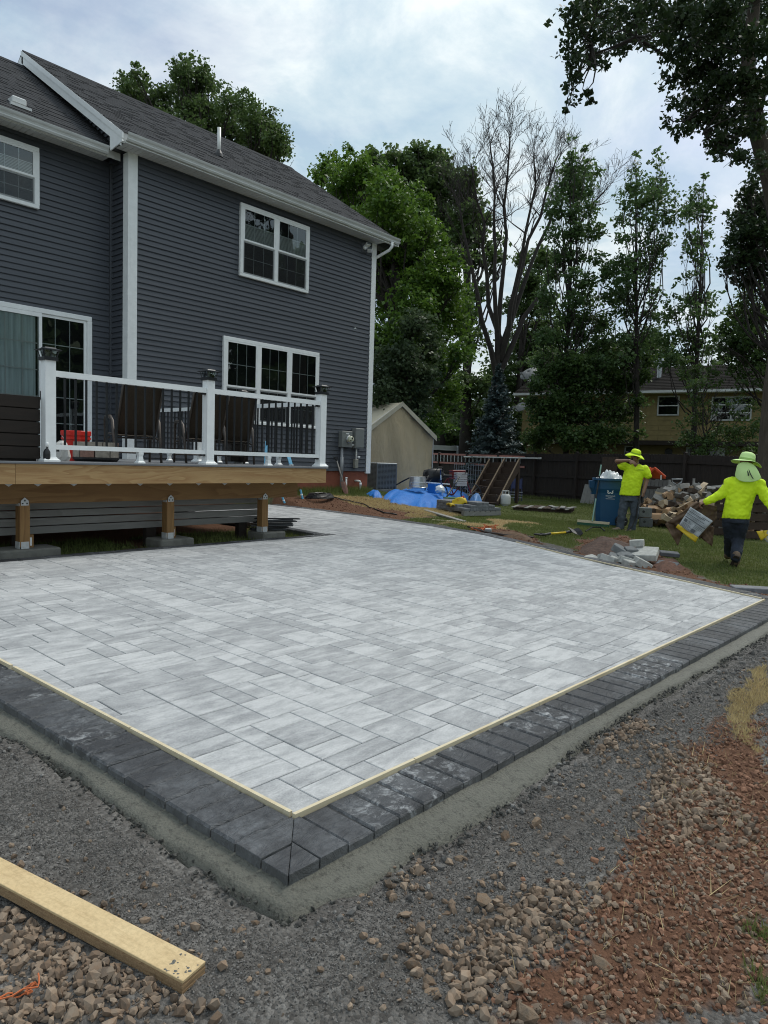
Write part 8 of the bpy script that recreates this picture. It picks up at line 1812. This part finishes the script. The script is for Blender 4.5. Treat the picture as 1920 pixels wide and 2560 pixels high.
# leafy growth in front of the yellow house
tree('leafy_shrub', 'dense leafy shrub climbing in front of the yellow house, left of the small window', 'shrub', 1470, [(1345, 960, 26), (1400, 960, 30), (1430, 910, 36), (1480, 895, 38), (1530, 900, 36), (1570, 905, 30), (1500, 950, 40), (1550, 960, 34), (1450, 970, 40), (1390, 1010, 36), (1440, 1030, 40), (1500, 1020, 42), (1550, 1030, 34), (1345, 1040, 28), (1380, 1070, 34), (1430, 1090, 36), (1490, 1090, 40), (1545, 1090, 30), (1330, 1085, 24), (1580, 960, 20), (1600, 1080, 16), (1350, 1105, 26), (1330, 1010, 26), (1370, 940, 26), (1600, 1000, 22), (1610, 940, 24), (1620, 900, 22), (1590, 1040, 20)], 29, 'leaf_vine', .145, 114, trunk_r=.08, spread=.6, dens=1.5, keep=.78, clump=.26)
tree('climbing_vines', 'thin veil of hanging vines over the right part of the yellow house', 'vines', 1790, [(1720, 930, 24), (1750, 960, 26), (1735, 1000, 22), (1745, 1045, 24), (1730, 1090, 26), (1770, 1100, 30), (1800, 1070, 26), (1830, 1090, 30), (1870, 1080, 30), (1905, 1060, 26), (1890, 1010, 24), (1850, 1035, 22), (1820, 1010, 20), (1790, 1030, 18), (1850, 965, 20), (1900, 960, 22), (1800, 960, 18), (1760, 1130, 22), (1820, 1128, 24), (1880, 1125, 26), (1700, 1060, 16), (1690, 1110, 18), (1715, 900, 18), (1745, 920, 22), (1780, 930, 22), (1830, 925, 22), (1870, 930, 22), (1900, 920, 24), (1770, 1015, 20), (1850, 1000, 18)], 25, 'leaf_vine', .105, 115, trunk_r=.05, spread=.4, dens=.9, keep=.6, clump=.22, droop=.6)
# big maple overhead at the right, with its trunk standing before the fence
bmx = W(1912, 1300, 16.5); gz0 = float(gh(bmx[0], bmx[1])); bg = thing('big_maple', 'huge dark maple at the right, its trunk before the fence and limbs over the yard', 'tree', (bmx[0], bmx[1], gz0)); bo = np.array([bmx[0], bmx[1], gz0])
pts = [(1916, 1335, 16.5), (1922, 1200, 16.5), (1938, 976, 16.4), (1968, 760, 16.2), (1960, 600, 16.0), (1926, 440, 15.7), (1890, 310, 15.5), (1868, 180, 15.2), (1880, 60, 15), (1900, -120, 15)]
mb = MB(); tp = [tuple(W(*p) - bo) for p in pts]; tp[0] = (tp[0][0], tp[0][1], -.15); mb.tube(tp, [.40, .28, .255, .24, .22, .20, .185, .16, .13, .08], 14); mb.build('trunk', M['bark'], bg, smooth=True)
blob = [(1440, 40, 44), (1500, 20, 44), (1470, 85, 44), (1430, 120, 30), (1525, 75, 40), (1445, 150, 28), (1420, 155, 14), (1490, 140, 30), (1440, 190, 22), (1420, 225, 20), (1430, 255, 18), (1415, 275, 10), (1475, 255, 9), (1470, 230, 9), (1510, 165, 14), (1560, 110, 34), (1575, 40, 46), (1610, 85, 34), (1640, 30, 44), (1680, 60, 46), (1660, 110, 26), (1720, 30, 50), (1730, 100, 48), (1690, 140, 34), (1780, 60, 60), (1770, 150, 50), (1720, 185, 40), (1680, 205, 26), (1740, 240, 38), (1690, 260, 26), (1675, 300, 20), (1710, 320, 26), (1690, 335, 14), (1730, 290, 30), (1790, 230, 46), (1780, 300, 40), (1785, 350, 30), (1830, 100, 56), (1860, 40, 60), (1900, 110, 60), (1840, 200, 50), (1900, 220, 50), (1830, 290, 46), (1880, 320, 40), (1815, 370, 36), (1790, 385, 20), (1850, 390, 28), (1905, 400, 30), (1905, 20, 50), (1820, 10, 50), (1620, -30, 50), (1500, -40, 50), (1750, -40, 60), (1880, -50, 60)]
r = np.random.default_rng(120); B = []
for (px, py, pr) in blob: dd = 14.5 + r.normal() * 1.0; B.append((*W(px, py, dd), pr * dd / F))
mb = MB()
for st, en, r0 in (((1872, 170), (1590, 92), .085), ((1878, 60), (1700, -60), .07), ((1890, 310), (1760, 330), .05), ((1868, 180), (1720, 300), .06), ((1890, 300), (1925, 100), .08)):
    a, b = W(*st, 15.3), W(*en, 14.5); pp = limb_path(a - bo, b - bo, r, .05, 7); mb.tube(pp, [r0 * (1 - .7 * i / 6) for i in range(7)], 7)
mains = [W(1590, 92, 14.5), W(1760, 330, 14.6), W(1720, 300, 14.6), W(1868, 180, 15.2), W(1700, 40, 14.6), W(1890, 310, 15.4), W(1700, 120, 14.6), W(1480, 110, 14.4)]
mb.tube(limb_path(W(1590, 92, 14.5) - bo, W(1430, 150, 14.4) - bo, r, .06, 6), [.03, .026, .022, .018, .012, .008], 6)
for (x, y, z, R) in B:
    c_ = np.array([x, y, z]); st = min(mains, key=lambda q_: np.linalg.norm(q_ - c_)); pp = limb_path(st - bo, c_ - bo, r, .06, 5); mb.tube(pp, [.022, .017, .013, .009, .006], 5)
    for k in range(4): mb.tube(limb_path(np.array(pp[-2]), c_ - bo + r.normal(size=3) * R * .6, r, .06, 4), [.009, .007, .005, .003], 4)
mb.build('branches', M['bark_dark'], bg)
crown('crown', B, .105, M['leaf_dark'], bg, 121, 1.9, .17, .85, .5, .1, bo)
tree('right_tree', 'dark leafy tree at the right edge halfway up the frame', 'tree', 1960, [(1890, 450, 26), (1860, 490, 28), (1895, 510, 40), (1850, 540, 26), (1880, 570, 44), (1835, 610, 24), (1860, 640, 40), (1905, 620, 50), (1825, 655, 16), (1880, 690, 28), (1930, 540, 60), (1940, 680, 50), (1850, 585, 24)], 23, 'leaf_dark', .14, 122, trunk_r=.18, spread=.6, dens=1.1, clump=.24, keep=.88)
tree('right_tree', 'lower green tree at the right edge above the vines', 'tree', 1975, [(1870, 740, 28), (1900, 720, 30), (1840, 780, 28), (1880, 790, 40), (1910, 780, 40), (1820, 820, 26), (1860, 840, 40), (1900, 850, 44), (1830, 870, 26), (1870, 890, 34), (1910, 900, 40), (1790, 850, 14), (1800, 890, 14)], 25, 'leaf_vine', .15, 123, trunk_r=.16, spread=.6, dens=.9, clump=.24, keep=.8)
# bare tree: forking limbs ending in fine twigs
br_b = W(1250, 1250, 37); g_ = float(gh(br_b[0], br_b[1])); bt = thing('bare_tree', 'tall leafless tree with fanning limbs in front of the clouds', 'tree', (br_b[0], br_b[1], g_)); bo = np.array([br_b[0], br_b[1], g_])
rb = random.Random(77); tm_ = MB(); lm_ = MB(); tw_ = MB()
fork = W(1243, 950, 37); tm_.tube([(0, 0, -.2), tuple((W(1246, 1100, 37) - bo)), tuple(fork - bo)], [.42, .34, .32], 12)
def grow(p, d, L_, r0, depth):
    n = 5; pts = [p]; q_ = np.array(d) / np.linalg.norm(d)
    for i in range(n):
        q_ = q_ + np.array([rb.gauss(0, .13), rb.gauss(0, .13), rb.gauss(.03, .10)]); q_ /= np.linalg.norm(q_); pts.append(pts[-1] + q_ * L_ / n)
    (lm_ if depth > 2 else tw_).tube([tuple(x - bo) for x in pts], [max(.006, r0 * (1 - .55 * i / n)) for i in range(n + 1)], 6 if depth > 2 else 4, cap=False)
    if depth <= 0: return
    for k in range(rb.choice((3, 3, 4)) if depth > 1 else rb.choice((2, 3))):
        i = rb.choice((2, 3, 4, 5)); dd = q_ + np.array([rb.gauss(0, .55), rb.gauss(0, .55), rb.gauss(.22, .28)]); grow(pts[i], dd, L_ * rb.uniform(.5, .78), max(.007, r0 * .48), depth - 1)
ends = [((1243, 950), (1170, 640), (1135, 480), 36), ((1243, 930), (1240, 600), (1225, 360), 36.5), ((1243, 940), (1205, 560), (1180, 420), 37.5), ((1245, 900), (1262, 560), (1275, 340), 38), ((1250, 900), (1310, 640), (1335, 400), 36), ((1250, 880), (1330, 560), (1390, 400), 37.5), ((1252, 890), (1350, 580), (1440, 420), 38.5), ((1250, 930), (1380, 640), (1510, 480), 38)]
for (a, b, c_, dd) in ends:
    A, B_, E_ = W(*a, 37), W(*b, dd), W(*c_, dd + rb.uniform(-1, 1)); pts = []
    for i in range(9):
        t_ = i / 8; pts.append(A * (1 - t_) ** 2 + 2 * B_ * t_ * (1 - t_) + E_ * t_ ** 2 + np.array([rb.gauss(0, .10), rb.gauss(0, .10), 0]) * (0 < i < 8))
    rs = [.17 * (1 - .80 * (i / 8) ** .7) for i in range(9)]; lm_.tube([tuple(p - bo) for p in pts], rs, 8, cap=False)
    for i in range(4, 9):
        for k in range(4 if i > 5 else 2):
            d = pts[i] - pts[i - 1]; d = d / np.linalg.norm(d) + np.array([rb.gauss(0, .5), rb.gauss(0, .5), rb.gauss(.15, .3)]); grow(pts[i], d, rb.uniform(1.0, 2.0) * (1.15 - .05 * i), rs[i] * .5, 3 if i > 4 else 2)
tm_.build('trunk', M['bark_dark'], bt, smooth=True); lm_.build('limbs', M['bark_dark'], bt, smooth=True); o = tw_.build('twigs', M['bark_dark'], bt)
# blue spruce: whorls of drooping boughs made of needle sprays
sp_b = W(1236, 1200, 33.5); g_ = float(gh(sp_b[0], sp_b[1])); spr = thing('blue_spruce', 'blue-grey spruce behind the fence, between tent and yellow house', 'tree', (sp_b[0], sp_b[1], g_)); so2 = np.array([sp_b[0], sp_b[1], g_])
H_ = W(1236, 908, 33.5)[2] - g_; mb = MB(); mb.tube([(0, 0, 0), (0, 0, H_)], [.12, .01], 8); mb.build('trunk', M['bark_dark'], spr)
r = np.random.default_rng(55); P = []; T = []; bm2 = MB()
for k in range(58):
    t_ = k / 58; z = .5 + (H_ - .55) * t_; Rk = (1.85 * (1 - t_) + .06) * r.uniform(.82, 1.1); nb_ = 9 if t_ < .8 else 5
    for j in range(nb_):
        a_ = r.uniform(0, 6.28); L_ = Rk * r.uniform(.75, 1.1); e = np.array([math.cos(a_), math.sin(a_)])
        n_ = int(26 * L_ / .8) + 8; s_ = r.uniform(.12, 1, n_) ** .7; lat = r.normal(size=n_) * .14 * (1 - .6 * s_) * min(1, L_); per = np.array([-e[1], e[0]])
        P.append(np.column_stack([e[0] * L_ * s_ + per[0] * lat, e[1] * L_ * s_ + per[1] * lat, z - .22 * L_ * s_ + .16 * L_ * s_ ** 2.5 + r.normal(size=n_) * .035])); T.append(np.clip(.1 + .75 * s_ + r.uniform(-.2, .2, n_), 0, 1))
        bm2.tube([(0, 0, z), (e[0] * L_ * .9, e[1] * L_ * .9, z - .1 * L_)], [.018, .006], 4)
bm2.build('boughs', M['bark_dark'], spr); npmesh('needles', leaves(np.concatenate(P), .15, 56, .2, .8), 4, M['needle'], spr, tint=np.concatenate(T))
# trees standing behind the viewer: they show only as reflections in the window panes
for i, (x, y, hgt, lab) in enumerate(((15, -18, 9, 'leafy tree across the lawn, mirrored in the patio door'), (24, -20, 14, 'tall leafy tree mirrored in the triple window'), (32, -18, 17, 'tallest leafy tree mirrored in the house windows'), (40, -20, 18, 'broad leafy tree mirrored in the upper double window'), (48, -22, 15, 'farthest leafy tree mirrored in the house windows'))):
    t = thing('garden_tree', lab, 'tree', (x, y, -.35)); rr_ = np.random.default_rng(140 + i); B = [(x + rr_.normal() * 2.4, y + rr_.normal() * 2.0, hgt * rr_.uniform(.2, .95), rr_.uniform(1.3, 2.2)) for k in range(22)]
    mb = MB(); mb.tube([(0, 0, 0), (0, 0, hgt * .7)], [.25, .06], 8); mb.build('trunk', M['bark_dark'], t); crown('crown', B, .55, M['leaf_oak'], t, 150 + i, .35, .8, .9, off=(x, y, -.35))

# ------------------------------------------------------------------ grass
def blades(name, xy, h, w, seed, mat, label, lean=.5):
    r = np.random.default_rng(seed); n = len(xy); z = ground_z(xy[:, 0], xy[:, 1]); a = r.uniform(0, 6.28, n); b_ = r.uniform(0, 6.28, n); hh_ = h * r.uniform(.4, 1.2, n); ln = lean * hh_ * r.uniform(0, 1, n)
    P = np.column_stack([xy, z - .004]); d = np.column_stack([np.cos(a), np.sin(a), np.zeros(n)]) * (w * r.uniform(.6, 1.2, n))[:, None]
    top = P + np.column_stack([np.cos(b_) * ln, np.sin(b_) * ln, hh_])
    V = np.stack([P - d, P + d, top], 1).reshape(-1, 3); pt = fbm(xy[:, 0], xy[:, 1], 1.3, 91) ; o = npmesh(name, V, 3, mat, tint=np.clip(pt * .9 - .1 + r.uniform(-.3, .35, n), 0, 1)); return tag(o, label, kind='stuff')
def field(n, x0, x1, y0, y1, seed, want, power=1.0):
    r = np.random.default_rng(seed); x = r.uniform(x0, x1, n); y = r.uniform(y0, y1, n); g, s, t = zones(x, y); m_ = {'g': g, 't': t}[want]; m_ &= ~in_patio(x, y, .02); return np.column_stack([x[m_], y[m_]])
xy = np.concatenate([field(90000, 8.2, 15, -1, 9, 201, 'g'), field(90000, 13, 27, -3, 13, 202, 'g'), field(16000, 9, 14.5, 11.3, 12.4, 203, 'g')])
blades('lawn_grass', xy, .045, .007, 204, M['blade'], 'short worn lawn grass between patio and fence')
xy = field(9000, 1.5, 7.3, 7.72, 9.2, 205, 'g'); blades('deck_grass', xy, .08, .004, 206, M['blade'], 'wispy grass growing under the deck edge', .6)
xy = np.concatenate([field(120000, 2.5, 6.5, -.3, 1.4, 207, 't')]); blades('dry_grass', xy[:5200], .032, .0028, 208, M['straw'], 'dry straw-coloured grass at the right edge of the gravel', 1.2)
xy = np.concatenate([field(60000, 9, 14, 9, 12.3, 211, 't'), field(60000, 11, 22, -2, 11, 212, 't')]); blades('straw_patches', xy[:26000], .04, .006, 213, M['straw'], 'straw-coloured dead grass patches in the lawn', .8)
xy = field(90000, 1.5, 4.2, -.6, 1.2, 209, 'g'); blades('grass_tufts', xy[:6000], .055, .0022, 210, M['blade'], 'small green grass tufts in the red soil', .9)
P_, s_ = scatter([[(1250, 2560), (1330, 2380), (1560, 2130), (1700, 1890), (1920, 1800), (1920, 2560)]], [420], 214, .03, .05); blades('straw_wisps', P_[:, :2], .05, .0016, 215, M['straw'], 'stray straw wisps on the red soil', 2.2)
# grass fringe along the foundation
r = np.random.default_rng(216); n = 3500; x = r.uniform(9.2, 13.5, n); y = HY - .02 - np.abs(r.normal(size=n)) * .16; blades('wall_grass', np.column_stack([x, y]), .16, .006, 217, M['blade'], 'taller grass along the red foundation', .5)
# a few grass-like weeds hold the foot of the fence
r = np.random.default_rng(218); n = 5000; s_ = r.uniform(6, FL - 1, n); off = -np.abs(r.normal(size=n)) * .12 - .1; nn_ = np.array([fdir[1], -fdir[0]]); nn_ = nn_ if nn_ @ (-F0) > 0 else -nn_; q_ = F0 + s_[:, None] * fdir + nn_ * (-off)[:, None]; blades('fence_weeds', q_, .16, .010, 219, M['blade'], 'weeds along the foot of the dark fence', .5)
for o in bpy.data.objects:
    if o.type == 'MESH' and o.parent is None and 'label' not in o and 'kind' not in o: print('UNTAGGED', o.name)
print('tris', sum(len(o.data.polygons) for o in bpy.data.objects if o.type == 'MESH'), 'objects', len(bpy.data.objects))
